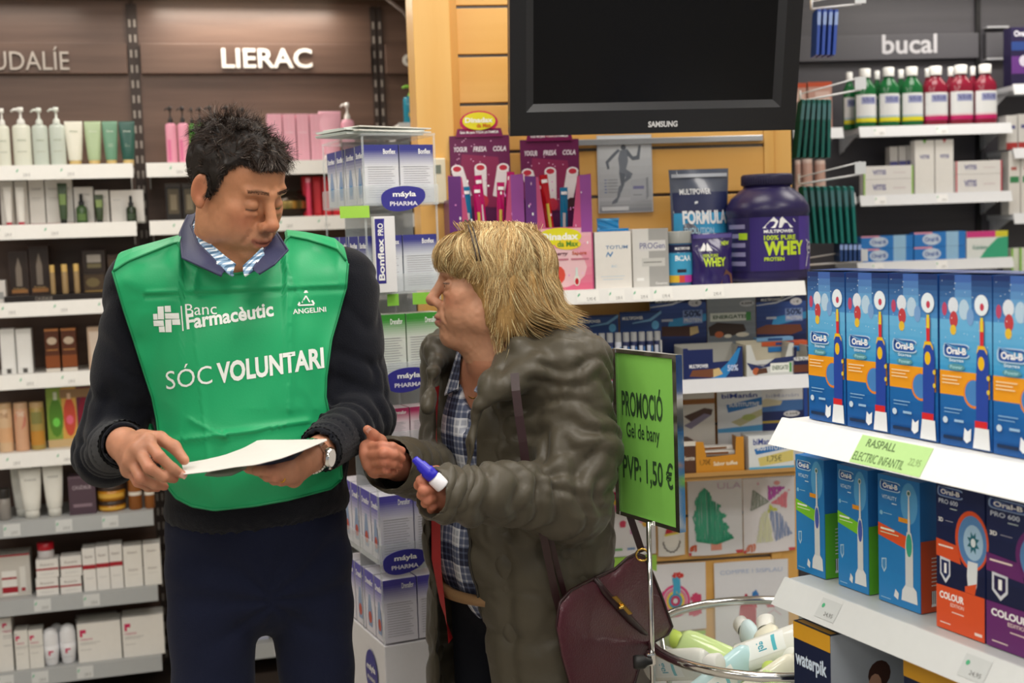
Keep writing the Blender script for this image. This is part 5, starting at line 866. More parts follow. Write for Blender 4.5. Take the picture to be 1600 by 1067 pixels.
# ---------------------------------------------------------------- hooks with hanging packs on the gondola's side
G = F2(S.pt(se + .002, 0, 0), S.a)
def prong_set(px0, py0, px1, py1, Y, n, xs, ytop, ybot, col, colt, lab, grp, catn, cards=True, skip=0):
    """two white prongs leaving the gondola side toward the right, with packs hung edge-on"""
    p0, p1 = P(px0, py0, Y), P(px1, py1, Y + .05)
    h = MB(); wm = mat('#e6e7ea', .3)
    h.tube([p0, p1], .003, wm, 8); h.tube([p0 + V((0, 0, .02)), p1 + V((0, 0, .035)), p1 + V((.004, 0, .028))], .0022, wm, 6)
    h.box(p1.x - .02, p1.x + .012, p1.y - .012, p1.y - .01, p1.z + .0, p1.z + .035, mat('#dfe3e8', .2)); h.tube([p0, p0 + V((0, .0, .03))], .004, wm, 6)
    h.build('display_hook', None, f'white double prong hook carrying {grp}', 'hook', 'white display hooks')
    for i, (xt, xb) in enumerate(xs):
        a = P(xt, ytop, Y); b = P(xb, ybot, Y)
        m = MB(); X = M.Identity(4); wdt = .07
        k = len(xs); t = (xt - px0) / max(1, (px1 - px0)); zp = (p0.z + (p1.z - p0.z) * t)
        L_ = a.z - b.z; sl = (b.x - a.x)
        vs = lambda f, dx: [(a.x + sl * v + dx, a.y + (u - .5) * wdt, a.z - L_ * v) for u, v in f]
        m.add(vs([(0, 1), (1, 1), (1, 0.03), (.7, 0), (.3, 0), (0, .03)], -.004) + vs([(0, 1), (1, 1), (1, .03), (.7, 0), (.3, 0), (0, .03)], .004), [(5, 4, 3, 2, 1, 0), (6, 7, 8, 9, 10, 11)] + [(j, (j + 1) % 6, 6 + (j + 1) % 6, 6 + j) for j in range(6)], mat(col, .3))
        m.add([(a.x + sl * v + .0045 + (.003 if 0 < u < 1 else 0), a.y + (u - .5) * wdt * .8, a.z - L_ * v) for u, v in ((.1, .95), (.9, .95), (.9, .42), (.1, .42))], [(0, 1, 2, 3)], mat('#3f9a90' if colt == 'teal' else '#5a7fd0', .2))
        m.add([(a.x + sl * v + .0046, a.y + (u - .5) * wdt * .8, a.z - L_ * v) for u, v in ((.1, .35), (.9, .35), (.9, .1), (.1, .1))], [(0, 1, 2, 3)], mat('#13383a' if colt == 'teal' else '#e0c060', .3))
        m.add([(a.x + sl * v + ((-1) ** j) * .0047, a.y - wdt * .5 - .0006, a.z - L_ * v) for j in (0, 1) for v in ((.08, .36) if j == 0 else (.36, .08))], [(0, 1, 2, 3)], mat('#49787e' if colt == 'teal' else '#8fa8dc', .3))
        m.build('brush_pack', None, f'{lab}, {ORD[i] if i < len(xs) - 1 else "rightmost"}', catn, grp)
prong_set(1250, 158, 1345, 140, 3.72, 6, [(1252 + 8 * i, 1243 + 9.5 * i) for i in range(6)], 156, 247, '#12635c', 'teal', 'teal interdental brush pack on the upper hook', 'teal packs on the upper hook', 'pack')
prong_set(1248, 288, 1345, 272, 3.72, 8, [(1253 + 10.5 * i, 1262 + 10 * i) for i in range(8)], 291, 380, '#12706a', 'teal', 'teal interdental brush pack on the lower hook', 'teal packs on the lower hook', 'pack')
prong_set(1268, 14, 1345, 6, 3.72, 4, [(1276 + 9 * i, 1273 + 8.5 * i) for i in range(4)], 16, 88, '#2b4fae', 'blue', 'blue brush pack on the topmost hook', 'blue packs on the topmost hook', 'pack')
prong_set(1262, 414, 1348, 408, 3.72, 5, [(1310 + 7 * i, 1310 + 7 * i) for i in range(5)], 380, 408, '#27457c', 'blue', 'navy brush pack at the lowest hook', 'navy packs at the lowest hook', 'pack')
m = MB(); m.box(se, se + .09, .24, .28, 0, 2.5, mat('#3a383c', .5)); m.build('hook_panel', sr)
# ---------------------------------------------------------------- near right shelving
nr = empty('shelving_unit', N.o, N.a, 'white metal shelving close to the camera with electric toothbrush boxes', 'shelving')
zN1, zN2 = N.uz(1262, 654, .0)[1], N.uz(1262, 903, .0)[1]
ne = N.uz(1226, 700, .03)[0]; nx = .72
m = MB(); m.box(ne + .02, nx, .36, .38, 0, 1.3, mat('#dfe0e0', .5)); m.build('back_panel', nr)
m = MB(); m.box(ne + .01, ne + .035, .3, .36, 0, 1.3, mat('#a8abad', .4, .4), .002); m.build('upright', nr)
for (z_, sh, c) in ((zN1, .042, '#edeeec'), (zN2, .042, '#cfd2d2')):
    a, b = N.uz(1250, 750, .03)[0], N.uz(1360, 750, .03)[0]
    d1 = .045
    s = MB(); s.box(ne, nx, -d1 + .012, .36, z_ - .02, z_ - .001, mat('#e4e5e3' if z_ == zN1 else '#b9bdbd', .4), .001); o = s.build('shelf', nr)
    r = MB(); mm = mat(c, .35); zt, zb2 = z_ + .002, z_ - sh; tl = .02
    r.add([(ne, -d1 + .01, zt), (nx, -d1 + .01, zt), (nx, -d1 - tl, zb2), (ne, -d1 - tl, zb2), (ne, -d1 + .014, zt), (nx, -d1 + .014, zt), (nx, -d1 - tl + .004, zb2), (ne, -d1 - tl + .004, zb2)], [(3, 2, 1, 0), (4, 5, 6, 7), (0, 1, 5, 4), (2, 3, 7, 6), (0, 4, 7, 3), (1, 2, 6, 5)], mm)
    def q(u, v, e=.0008): return (u, -d1 + .01 - (tl + .01) * (1 - v) - e, zb2 + (zt - zb2) * v)
    if z_ == zN1:
        ua, ub = N.uz(1330, 700, .06)[0], N.uz(1440, 720, .06)[0]; r.quad(q(ua, .04), q(ub, .04), q(ub, .96), q(ua, .96), mat('#b4dc90', .5)); W = ub - ua
        r.text('RASPALL', lambda x, y: q(ua + W * (.12 + .42 * x), .62 + .26 * y, .0014), mat('#5f7d4a', .5), .01); r.text('ELECTRIC INFANTIL', lambda x, y: q(ua + W * (.02 + .72 * x), .14 + .28 * y, .0014), mat('#5f7d4a', .5), .0); r.text('22,95', lambda x, y: q(ua + W * (.78 + .16 * x), .3 + .25 * y, .0014), mat('#8fb070', .5), .0)
    else:
        for px in (1285, 1510):
            ua = N.uz(px, 950, .05)[0]; r.quad(q(ua - .01, .2), q(ua + .04, .2), q(ua + .04, .85), q(ua - .01, .85), mat('#c2c6c6', .5)); r.add([q(ua + .004 * cos(k), .62 + .08 * sin(k), .0013) for k in range(6)], [tuple(range(6))], mat('#4aa87a', .5)); r.text('24,95', lambda x, y: q(ua + .01 + .022 * x, .3 + .15 * y, .0013), mat('#777', .5))
    r.build('price_rail', o)
m = MB(); m.box(ne + .04, nx, -.04, .36, 0, .1, mat('#8d9091', .5)); m.build('plinth', nr)
zN3 = zN2 - .27
m = MB(); m.box(ne + .02, nx, -.05, .36, .56, .58, mat('#c3c6c6', .4), .001); m.build('shelf', nr)
# children's toothbrush boxes (row 1)
KB = [('G', 0, 1, .74, 1, '#4f8fd0', '#1c2460', 8), ('G', .3, .62, .74, 1, '#7fc4ee', '#3a58a8', 6), ('G', 0, 1, .5, .74, '#4ea8dc', '#6fb8e6', 4), ('G', 0, 1, .0, .3, '#14529a', '#1f6cb4', 4), ('G', 0, 1, .44, .5, '#3a9ad6', '#4ea8dc', 2),
      ('R', 0, .96, .3, .44, '#f0a020'), ('P', ell(.66, .32, .2, .085, 20), '#e8862a'), ('P', ell(.66, .325, .17, .075, 20), '#4a86c8'),
      ('P', ell(.1, .8, .05, .04, 10), '#c04a6e'), ('P', ell(.27, .82, .1, .05, 12), '#dfe6f0'), ('P', ell(.28, .74, .08, .05, 12), '#c4434a'), ('P', ell(.48, .8, .1, .06, 12), '#b9d4ea'), ('P', ell(.6, .76, .07, .05, 12), '#7aa4d8'), ('P', ell(.27, .68, .06, .03, 12), '#e8c03a')] + spark(26, 77, ('#eaf6ff',), zr=(.55, .97), r=.008, asp=.5) + [
      ('P', ell(.82, .83, .13, .06, 18), '#e8f2fa'), ('P', ell(.83, .82, .04, .022, 10), '#c8405a'),
      ('R', .08, .9, .0, .0, '#fff')]
def pill(cx, cz, w, h, c): 
    return ('P', [(cx - w + h * .45 * (1 - cos(t)), cz + h * sin(t) * -1) for t in np.linspace(-pi / 2, -pi / 2, 1)] + [(cx + w * (abs(cos(t)) ** .35) * (1 if cos(t) > 0 else -1), cz + h * (abs(sin(t)) ** .5) * (1 if sin(t) > 0 else -1)) for t in np.linspace(0, 2 * pi, 25)[:-1]][1:], c)
KB += [pill(.34, .56, .26, .042, '#bcd8f0'), pill(.34, .56, .235, .035, '#2858a8'), ('T', 'Oral-B', .15, .53, .538, .58, '#ffffff', .035), ('T', 'Stages', .2, .48, .49, .515, '#d8ecf8', .02), ('P', ell(.34, .465, .17, .02, 14), '#5a9aa8'), ('T', 'Power', .22, .46, .456, .476, '#a8d8e0', .02),
       ('R', .06, .44, .405, .412, '#fbe0b0'), ('R', .06, .36, .385, .392, '#fbe0b0'), ('R', .06, .4, .365, .372, '#fbe0b0'), ('R', .1, .45, .215, .222, '#8ab8e0'), ('R', .1, .4, .195, .2, '#8ab8e0'), ('P', ell(.12, .15, .05, .02, 10), '#cfe0f0'), ('R', .3, .48, .145, .16, '#9ec4e6'), ('R', .08, .46, .04, .06, '#132c50'),
       ('P', [(.8, .56), (.86, .56), (.87, .74), (.79, .74)], '#d82f3a'), ('P', [(.8, .68), (.86, .68), (.855, .76), (.805, .76)], '#e8d03a'),
       ('P', [(.72, .12), (.94, .12), (.95, .3), (.96, .5), (.93, .58), (.87, .6), (.78, .6), (.74, .56), (.72, .4)], '#2747a6'), ('P', [(.73, .55), (.76, .6), (.88, .6), (.93, .57), (.93, .55), (.88, .58), (.78, .58)], '#f0c020'), ('P', ell(.82, .5, .06, .04, 14), '#f0c020'), ('P', ell(.95, .42, .03, .015, 8), '#e8c840'), ('P', ell(.95, .34, .03, .015, 8), '#e8c840'),
       ('R', .7, .93, .13, .17, '#d8282e'), ('P', [(.66, .01), (.98, .01), (.96, .13), (.7, .13)], '#eceff2'), ('P', [(.48, .05), (.54, .03), (.62, .05), (.63, .12), (.56, .1), (.5, .12)], '#eef2f6')]
K1 = [(1262.5, 1321), (1322.5, 1387.5), (1389, 1466), (1468, 1549), (1551, 1645)]
for i, (xa, xb) in enumerate(K1):
    ua, ub = N.uz(xa, 560)[0], N.uz(xb, 580)[0]; zt = N.uz(1262, 424)[1]; w = ub - ua - .001; h = zt - zN1 - .001
    o = put(N, k_box(w, h, .075, '#1c4f9a', spec=KB + [('G', .02, .98, .02, .98, '#26386e', '#3d5590', 2, 'T')]), 'toothbrush_box', (ua + ub) / 2, -.0385, zN1 + .0006, f"children's blue electric toothbrush box with orange band, {ORD[i] if i < 4 else 'rightmost'} on the near shelf", 'box', "children's electric toothbrush boxes", yaw=(0, .02, -.01, .015, -.01)[i])
# vitality boxes (row 2)
def brushp(c_h, grip):
    return [('P', [(.56, .06), (.94, .06), (.92, .16), (.84, .19), (.66, .19), (.58, .14)], '#e6e8e8'), ('P', [(.66, .18), (.84, .18), (.84, .52), (.8, .6), (.7, .6), (.66, .5)], '#d9dddd'), ('P', ell(.75, .5, .07, .09, 16), grip), ('P', [(.72, .6), (.78, .6), (.765, .88), (.735, .88)], '#dfe3e4'), ('P', ell(.75, .9, .05, .025, 12), '#c9d4d8'), ('P', ell(.75, .9, .03, .015, 8), '#3f6a5a'), ('P', [(.38, .07), (.48, .05), (.5, .1), (.42, .13)], '#e6e8e8')]
def VB(band, sidec, grip):
    return [('G', 0, 1, 0, 1, '#2a86c8', '#2f7cc2', 4), ('P', ell(.75, .82, .2, .16, 18), '#5aa4d8'), pill(.3, .92, .25, .04, '#b8d8ee'), pill(.3, .92, .225, .033, '#2858a8'), ('T', 'Oral-B', .12, .48, .9, .94, '#fff', .035), ('T', 'VITALITY', .1, .46, .815, .845, '#cfe6f6', .01), ('R', .34, .46, .785, .793, '#cfe6f6'), ('P', ell(.08, .7, .04, .018, 10), '#8ac4e6'), ('R', .14, .34, .7, .706, '#9cc8e6'), ('R', .5, .78, .665, .7, '#e89a2a'),
            ('P', [(0, .52), (.72, .46), (.72, .56), (0, .62)], band), ('R', .06, .4, .57, .585, '#f4fbe8'), ('R', .06, .5, .545, .552, '#e0f0c8'), ('P', [(.08, .34), (.2, .35), (.2, .27), (.14, .23), (.08, .27)], '#a9cce4'), ('P', [(.1, .33), (.18, .34), (.18, .28), (.14, .25), (.1, .28)], '#4c8fc4'), ('R', .06, .3, .03, .037, '#9cc8e6')] + brushp(0, grip) + [('R', .3, 1, 0, .48, sidec, 'R'), ('R', .0, .3, 0, .52, sidec, 'R'), ('R', 0, 1, .48, .55, sidec, 'R'), ('R', .3, .8, .04, .16, '#e6e8e6', 'R')] + [('R', .3 + .03 * k * 1.6, .3 + .03 * k * 1.6 + .02, .06, .16, '#333', 'R') for k in range(9)] + [('R', .3, .7, .2 + .03 * k, .207 + .03 * k, '#e9e6dc', 'R') for k in range(8)]
zt2 = N.uz(1243, 709, -.02)[1]
for i, (xa, xb, bd, sd, gp, lab) in enumerate(((1244, 1289, '#7cc832', '#5fae2c', '#4a5fb4', 'bright blue toothbrush box with green band at the shelf end'), (1309, 1357, '#7cc832', '#5fae2c', '#4a5fb4', 'bright blue toothbrush box with green band next to the orange banded one'), (1372, 1438, '#e85a2c', '#c8502c', '#3aa88a', 'bright blue toothbrush box with orange band and side'))):
    ua, ub = N.uz(xa, 800, -.02)[0], N.uz(xb, 830, -.02)[0]; w = ub - ua - .001
    put(N, k_box(w, zt2 - zN2 - .001, .07, '#2a74ba', spec=VB(bd, sd, gp)), 'toothbrush_box', (ua + ub) / 2, -.055, zN2 + .0006, lab, 'box', 'bright blue toothbrush boxes')
def PB(c, dk):
    return [('G', 0, 1, .3, 1, '#141a3e', '#1c2a5a', 5), ('P', ell(.74, .66, .34, .2, 28), c), ('P', ell(.75, .655, .29, .175, 28), '#5a8ac0'), ('P', ell(.77, .65, .2, .12, 24), '#a8cbe6'), ('P', [(.77 + (.13 if k % 2 else .07) * cos(k * pi / 8), .65 + (.08 if k % 2 else .045) * sin(k * pi / 8)) for k in range(16)], '#1d6a7a'), ('P', ell(.77, .65, .05, .03, 12), '#e6f0f4'),
            ('P', [(.66, .52), (.86, .52), (.84, .36), (.78, .3), (.66, .34), (.64, .42)], '#e6ecf0'), ('P', [(.6, .34), (.84, .38), (.8, .3), (.6, .3)], c), pill(.3, .95, .27, .035, '#9ab4dc'), pill(.3, .95, .245, .028, '#24418c'), ('T', 'Oral-B', .1, .5, .933, .967, '#fff', .03), ('T', 'PRO 600', .06, .46, .868, .9, '#d8e2f2', .01), ('R', .3, .44, .84, .846, '#cdd'), ('T', '3D', .05, .15, .74, .77, '#fff', .03), ('R', .2, .36, .752, .757, '#aab'),
            ('P', [(0, .5), (.52, .48), (.46, .6), (0, .62)], c), ('R', .05, .36, .57, .582, '#f8e6dc'), ('P', [(.08, .5), (.3, .49), (.3, .38), (.2, .32), (.08, .38)], '#d9dde6'), ('P', [(.11, .48), (.27, .475), (.27, .39), (.2, .35), (.11, .39)], dk), ('T', '1', .17, .22, .39, .46, '#fff', .02),
            ('R', 0, 1, 0, .3, c), ('T', 'COLOUR', .07, .58, .21, .26, '#fff', .035), ('T', 'EDITION', .3, .58, .17, .195, '#f6e0d6', .01), ('R', .33, .58, .13, .137, '#f6e0d6'), ('R', .08, .3, .04, .047, '#f6e0d6'), ('R', .8, .95, .03, .05, '#f6e0d6')]
for i, (xa, xb, c, dk, lab) in enumerate(((1462, 1539, '#e2562a', '#1c2a5a', 'navy electric toothbrush box with orange base'), (1540, 1660, '#6a2a6e', '#241c4a', 'navy electric toothbrush box with plum base at the picture edge'))):
    ua, ub = N.uz(xa, 850, -.0)[0], N.uz(xb, 880, -.0)[0]; w = ub - ua - .002; zt = N.uz(1500, 762, 0)[1]
    put(N, k_box(w, zt - zN2 - .001, .08, dk, spec=PB(c, dk)), 'toothbrush_box', (ua + ub) / 2, -.041, zN2 + .0006, lab, 'box', 'colour edition toothbrush boxes')
# shower boxes, bottom shelf
def WPK(w, h, d): return k_box(w, h, d, '#16203f', spec=[('R', 0, 1, .88, 1, '#d9a02a'), ('T', 'waterpik', .05, .9, .66, .8, '#d6e6f8', .03), ('R', .3, .8, .5, .58, '#d9962a'), ('P', [(.1, .1), (.6, .05), (.9, .3), (.5, .5), (.15, .3)], '#2a5aa8'), ('R', 0, 1, 0, 1, '#aeb6c0', 'R'), ('P', ell(.42, .66, .1, .1, 14), '#4a3028', 'R'), ('P', ell(.38, .58, .06, .09, 12), '#c89a80', 'R'), ('P', [(.25, 0), (.6, 0), (.55, .42), (.4, .5), (.3, .4)], '#7ab0c8', 'R'), ('T', 'waterpik', .62, .98, .82, .93, '#1d2c54', .03, 0, 'R'), ('R', .0, 1, .0, 1, '#16203f', 'T'), ('R', .05, .95, .02, .07, '#d9a02a', 'T'), ('P', [(.3, .2), (.8, .2), (.9, .7), (.4, .8)], '#3f7ab8', 'T'), ('R', .1, .5, .86, .94, '#8ab0d8', 'T')])
a = N.uz(1262, 1040, .02)[0]
put(N, WPK(.1, .24, .24), 'water_flosser_box', a + .065, -.06, .5806, 'navy and yellow oral irrigator box on the lowest near shelf', 'box', 'oral irrigator boxes')
put(N, WPK(.15, .235, .22), 'water_flosser_box', a + .32, -.09, .5806, 'second navy oral irrigator box nearer the picture edge', 'box', 'oral irrigator boxes')
# ---------------------------------------------------------------- promotion sign, wire bin and its gel bottles
bc = V((.507, 2.555, 0)); rz = .665; br_ = .25
bn = empty('round_bin', (bc.x, bc.y, 0), 0, 'round clear bin with chrome rim full of gel bottles', 'bin')
CHR = mat('#d8d8d6', .12, 1)
m = MB(); n = 64; m.tube([(br_ * cos(2 * pi * i / n), br_ * sin(2 * pi * i / n), rz) for i in range(n)], .0095, CHR, 12, closed=True); m.build('chrome_rim', bn)
m = MB(); m.lathe([(br_ * .5, .36), (br_ * .72, .365), (br_ * .85, .4), (br_ * .93, .48), (br_ * .975, .64), (br_ * .985, rz - .004)], mat('#eaf0ec', .05, alpha=.25, key='clear_plastic', spec=.7), 64, cap=False); m.lathe([(0, .36), (br_ * .72, .36)], mat('#dfe3e0', .3), 64, cap=False); m.build('bowl', bn)
for k in range(3):
    t = 2 * pi * k / 3 + .5; m = MB(); m.tube([(br_ * cos(t), br_ * sin(t), rz), (br_ * .8 * cos(t), br_ * .8 * sin(t), .34), (br_ * .85 * cos(t), br_ * .85 * sin(t), 0.006)], .006, CHR, 8); m.build('leg', bn)
rr = random.Random(11); nb = 0
specs = [('#e6efe6', '#f0f2ea'), ('#d4ecee', '#f2f4f2'), ('#eef0e2', '#eef0e6'), ('#cfe6c0', '#e6f0c8'), ('#e9f2f4', '#b8e0ea')]
names = [('milky white', '#f3f5ee'), ('pale aqua', '#c8ecf2'), ('cream', '#f2f0dc'), ('pale lime', '#d6efa6'), ('icy blue', '#dcf2f8')]
lay = [(-.1, -.02, .555, 35, 70, 1), (-.18, .03, .565, -50, 75, 0), (.0, .04, .57, 80, 62, 2), (.09, .08, .575, 20, 78, 3), (-.03, -.1, .56, 10, 60, 2), (.06, -.07, .565, 120, 68, 0), (.14, -.01, .57, -70, 72, 1), (.0, .14, .56, 100, 80, 4), (.16, .1, .56, 45, 70, 4), (-.1, .12, .55, 150, 74, 3), (.02, 0, .61, -20, 66, 0), (.1, .02, .62, 60, 70, 2), (-.02, -.16, .56, 85, 80, 3), (.15, -.12, .56, 30, 72, 0)]
adj = ['at the bin centre', 'near the sign pole', 'leaning across the middle', 'toward the maple wall', 'near the front rim', 'lying over others', 'by the shelving side', 'at the back rim', 'at the back right', 'at the back left', 'topmost in the heap', 'second topmost in the heap', 'lowest at the front rim', 'front right against the rim']
for i, (x, y, z, a, tl, c) in enumerate(lay):
    nme, colr = names[c]; b = k_bottle(.068, .21, 0, colr, '#f4f5f0' if c != 3 else '#cfe86a', sy=.55, shoulder=.8, neck=.5, capcut=.84, spec=[('R', .25, .75, .15, .55, '#f6faf8'), ('R', .3, .7, .42, .46, '#5ac0d0'), ('T', 'gel', .38, .62, .25, .36, '#3aa8c0', .02)])
    ang = R(a); tilt_ = R(tl); rot = M.Rotation(ang, 4, 'Z') @ M.Rotation(tilt_, 4, 'Y'); rot2 = M.Translation((bc.x + x, bc.y + y, z + .035)) @ rot @ M.Rotation(rr.uniform(-1, 1), 4, 'Z') @ M.Translation((0, 0, -.1))
    o = b[0].build('gel_bottle', None, f'{nme} shower gel bottle {adj[i]}', 'bottle', 'shower gel bottles in the round bin', mw=rot2)
    for n_, c_ in b[1:]: q_ = c_.build(n_, o)
# second layer filling the bowl underneath
for i in range(7):
    a = 2 * pi * i / 7; b = k_bottle(.06, .2, 0, names[i % 5][1], '#f4f5f0', sy=.55, shoulder=.8, neck=.5, capcut=.84)
    mwx = M.Translation((bc.x + .1 * cos(a), bc.y + .1 * sin(a), .5 + .02 * (i % 3))) @ M.Rotation(a + 1.4, 4, 'Z') @ M.Rotation(R(84), 4, 'Y') @ M.Translation((0, 0, -.1))
    o = b[0].build('gel_bottle', None, 'shower gel bottle buried in the lower layer of the round bin', 'bottle', 'buried gel bottles', mw=mwx); b[1][1].build('cap', o)
# sign on pole clamped to the rim
pp = P(1019, 1030, 2.4); px_ = pp.x; py_ = pp.y
sg = empty('promotion_sign', (px_, py_, 0), 0, 'lime green promotion sign in a chrome frame on a thin pole', 'sign')
tl_, bl_, tr_, br2 = P(968, 548, 2.5), P(970, 802, 2.5), P(1063, 556, 2.33), P(1064, 826, 2.33)
m = MB(); zt, zb = P(1017, 815, 2.4).z, 0; m.tube([(0, 0, rz - .14), (0, 0, zt)], .005, CHR, 10); m.build('pole', sg)
def sf(u, v, e=0):
    a = bl_ * (1 - u) + br2 * u; b = tl_ * (1 - u) + tr_ * u; zlo = (bl_.z + br2.z) / 2; zhi = (tl_.z + tr_.z) / 2
    nrm = V((br2.y - bl_.y, -(br2.x - bl_.x), 0)).normalized(); q = V((a.x, a.y, zlo + (zhi - zlo) * v)) + nrm * e; return q - V((px_, py_, 0))
m = MB()
for (a, b, c, d) in ((-.02, 1.02, -.012, .012), (-.02, 1.02, .988, 1.012)):
    m.add([sf(a, c, .006), sf(b, c, .006), sf(b, d, .006), sf(a, d, .006), sf(a, c, -.006), sf(b, c, -.006), sf(b, d, -.006), sf(a, d, -.006)], [(0, 1, 2, 3), (7, 6, 5, 4), (0, 4, 5, 1), (3, 2, 6, 7), (0, 3, 7, 4), (1, 5, 6, 2)], CHR)
for (a, b) in ((-.03, .03), (.97, 1.03)):
    m.add([sf(a, -.01, .007), sf(b, -.01, .007), sf(b, 1.01, .007), sf(a, 1.01, .007), sf(a, -.01, -.007), sf(b, -.01, -.007), sf(b, 1.01, -.007), sf(a, 1.01, -.007)], [(0, 1, 2, 3), (7, 6, 5, 4), (0, 4, 5, 1), (3, 2, 6, 7), (0, 3, 7, 4), (1, 5, 6, 2)], CHR)
m.build('chrome_frame', sg)
m = MB(); GR = mat('#84c858', .55); m.add([sf(.02, .01, .003), sf(.98, .01, .003), sf(.98, .99, .003), sf(.02, .99, .003), sf(.02, .01, -.003), sf(.98, .01, -.003), sf(.98, .99, -.003), sf(.02, .99, -.003)], [(0, 1, 2, 3), (7, 6, 5, 4), (0, 4, 5, 1), (3, 2, 6, 7), (0, 3, 7, 4), (1, 5, 6, 2)], GR)
ink = mat('#2e4a2c', .6)
for (t, x0, x1, y0, y1, bd) in (('PROMOCIÓ', .1, .78, .61, .8, .02), ('Gel de bany', .17, .72, .455, .575, .01), ('PVP: 1,50 €', .09, .92, .2, .38, .015)):
    def fn(a, b): return sf(x0 + (x1 - x0) * a, y0 + (y1 - y0) * b - .0 * a, .0038)
    m.text(t, fn, ink, bd)
m.build('green_card', sg)
m = MB(); kp = P(1003, 1034, 2.38) - V((px_, py_, 0)); m.box(kp.x + .01, .006, -.012, .012, kp.z - .012, kp.z + .012, CHR, .003)
m.X = M.Translation(kp) @ M.Rotation(pi / 2, 4, 'Y'); m.lathe([(.0, -.016), (.012, -.016), (.014, -.01), (.013, .004), (.008, .01), (.005, .02)], mat('#1a1a1a', .5), 12, cap=False); m.X = M.Identity(4); m.build('clamp_knob', sg)
# ---------------------------------------------------------------- organic surfaces: smooth distance fields meshed into one skin
class Vol:
    def __init__(s, lo, hi, h):
        s.lo = np.array(lo, float); s.h = h; s.n = np.ceil((np.array(hi) - s.lo) / h).astype(int) + 1
        s.D = np.full(s.n, .06, np.float32); s.ax = [s.lo[i] + h * np.arange(s.n[i]) for i in range(3)]
    def blk(s, lo, hi):
        a = np.clip(np.floor((np.array(lo) - s.lo) / s.h).astype(int), 0, s.n); b = np.clip(np.ceil((np.array(hi) - s.lo) / s.h).astype(int) + 1, 0, s.n)
        if (b <= a).any(): return None
        sl = tuple(slice(a[i], b[i]) for i in range(3)); g = np.meshgrid(*[s.ax[i][sl[i]] for i in range(3)], indexing='ij', sparse=True)
        return sl, g
    def op(s, f, lo, hi, k=.012, mode='u'):
        pad = .03 + k; r = s.blk(np.array(lo) - pad, np.array(hi) + pad)
        if r is None: return
        sl, (x, y, z) = r; d = f(x, y, z).astype(np.float32); D = s.D[sl]
        if mode == 'u':
            h = np.maximum(k - np.abs(D - d), 0) / k; s.D[sl] = np.minimum(D, d) - h * h * k * .25
        elif mode == 's':
            d = -d; h = np.maximum(k - np.abs(D - d), 0) / k; s.D[sl] = np.maximum(D, d) + h * h * k * .25
    def cone(s, a, b, ra, rb, k=.012, mode='u'):
        a = np.array(a, float); b = np.array(b, float); ba = b - a; L2 = max(1e-9, ba @ ba)
        def f(x, y, z):
            px, py, pz = x - a[0], y - a[1], z - a[2]; t = np.clip((px * ba[0] + py * ba[1] + pz * ba[2]) / L2, 0, 1)
            return np.sqrt((px - ba[0] * t) ** 2 + (py - ba[1] * t) ** 2 + (pz - ba[2] * t) ** 2) - (ra + (rb - ra) * t)
        r = max(ra, rb); s.op(f, np.minimum(a, b) - r, np.maximum(a, b) + r, k, mode)
    def chain(s, pts, rad, k=.012, mode='u'):
        for i in range(len(pts) - 1): s.cone(pts[i], pts[i + 1], rad[i], rad[i + 1], k, mode)
    def ell(s, c, r, k=.012, mode='u', ax=None):
        c = np.array(c, float); r = np.array(r, float); A = np.eye(3) if ax is None else np.array(ax, float)
        def f(x, y, z):
            p = (x - c[0], y - c[1], z - c[2]); q = [(A[i][0] * p[0] + A[i][1] * p[1] + A[i][2] * p[2]) / r[i] for i in range(3)]
            k0 = np.sqrt(q[0] ** 2 + q[1] ** 2 + q[2] ** 2); k1 = np.sqrt((q[0] / r[0]) ** 2 + (q[1] / r[1]) ** 2 + (q[2] / r[2]) ** 2)
            return k0 * (k0 - 1) / np.maximum(k1, 1e-6)
        R_ = r.max() if ax is not None else r; s.op(f, c - R_, c + R_, k, mode)
    def mesh(s):
        D = s.D; I = D < 0; n = s.n - 1
        c = np.zeros(n, np.uint8)
        for dx in (0, 1):
            for dy in (0, 1):
                for dz in (0, 1): c += I[dx:dx + n[0], dy:dy + n[1], dz:dz + n[2]]
        act = (c > 0) & (c < 8); idx = np.full(n, -1, np.int64); ijk = np.argwhere(act); idx[act] = np.arange(len(ijk))
        P_ = np.zeros((len(ijk), 3)); W = np.zeros(len(ijk)); i, j, k = ijk.T; cor = [(a, b, e) for a in (0, 1) for b in (0, 1) for e in (0, 1)]
        for a in cor:
            for ax in range(3):
                if a[ax]: continue
                b = list(a); b[ax] = 1; da = D[i + a[0], j + a[1], k + a[2]]; db = D[i + b[0], j + b[1], k + b[2]]; m = (da < 0) != (db < 0)
                t = np.where(m, da / np.where(m, da - db, 1), 0)
                for q in range(3): P_[:, q] += np.where(m, a[q] + (t if q == ax else 0), 0)
                W += m
        P_ = (P_ / W[:, None] + ijk) * s.h + s.lo
        F = []
        for ax in range(3):
            o1, o2 = (ax + 1) % 3, (ax + 2) % 3
            sa = [slice(1, -1)] * 3; sa[ax] = slice(0, -1); sb = list(sa); sb[ax] = slice(1, None)
            e = np.argwhere(I[tuple(sa)] != I[tuple(sb)])
            off = np.ones(3, int); off[ax] = 0; e = e + off; inside = I[e[:, 0], e[:, 1], e[:, 2]]
            e1 = np.zeros(3, int); e1[o1] = 1; e2 = np.zeros(3, int); e2[o2] = 1
            q = [idx[tuple((e - d).T)] for d in (e1 * 0, e1, e1 + e2, e2)]
            f = np.stack(q, 1); f[~inside] = f[~inside][:, ::-1]; F.append(f)
        F = np.concatenate(F); F = F[(F >= 0).all(1)]; return P_, F
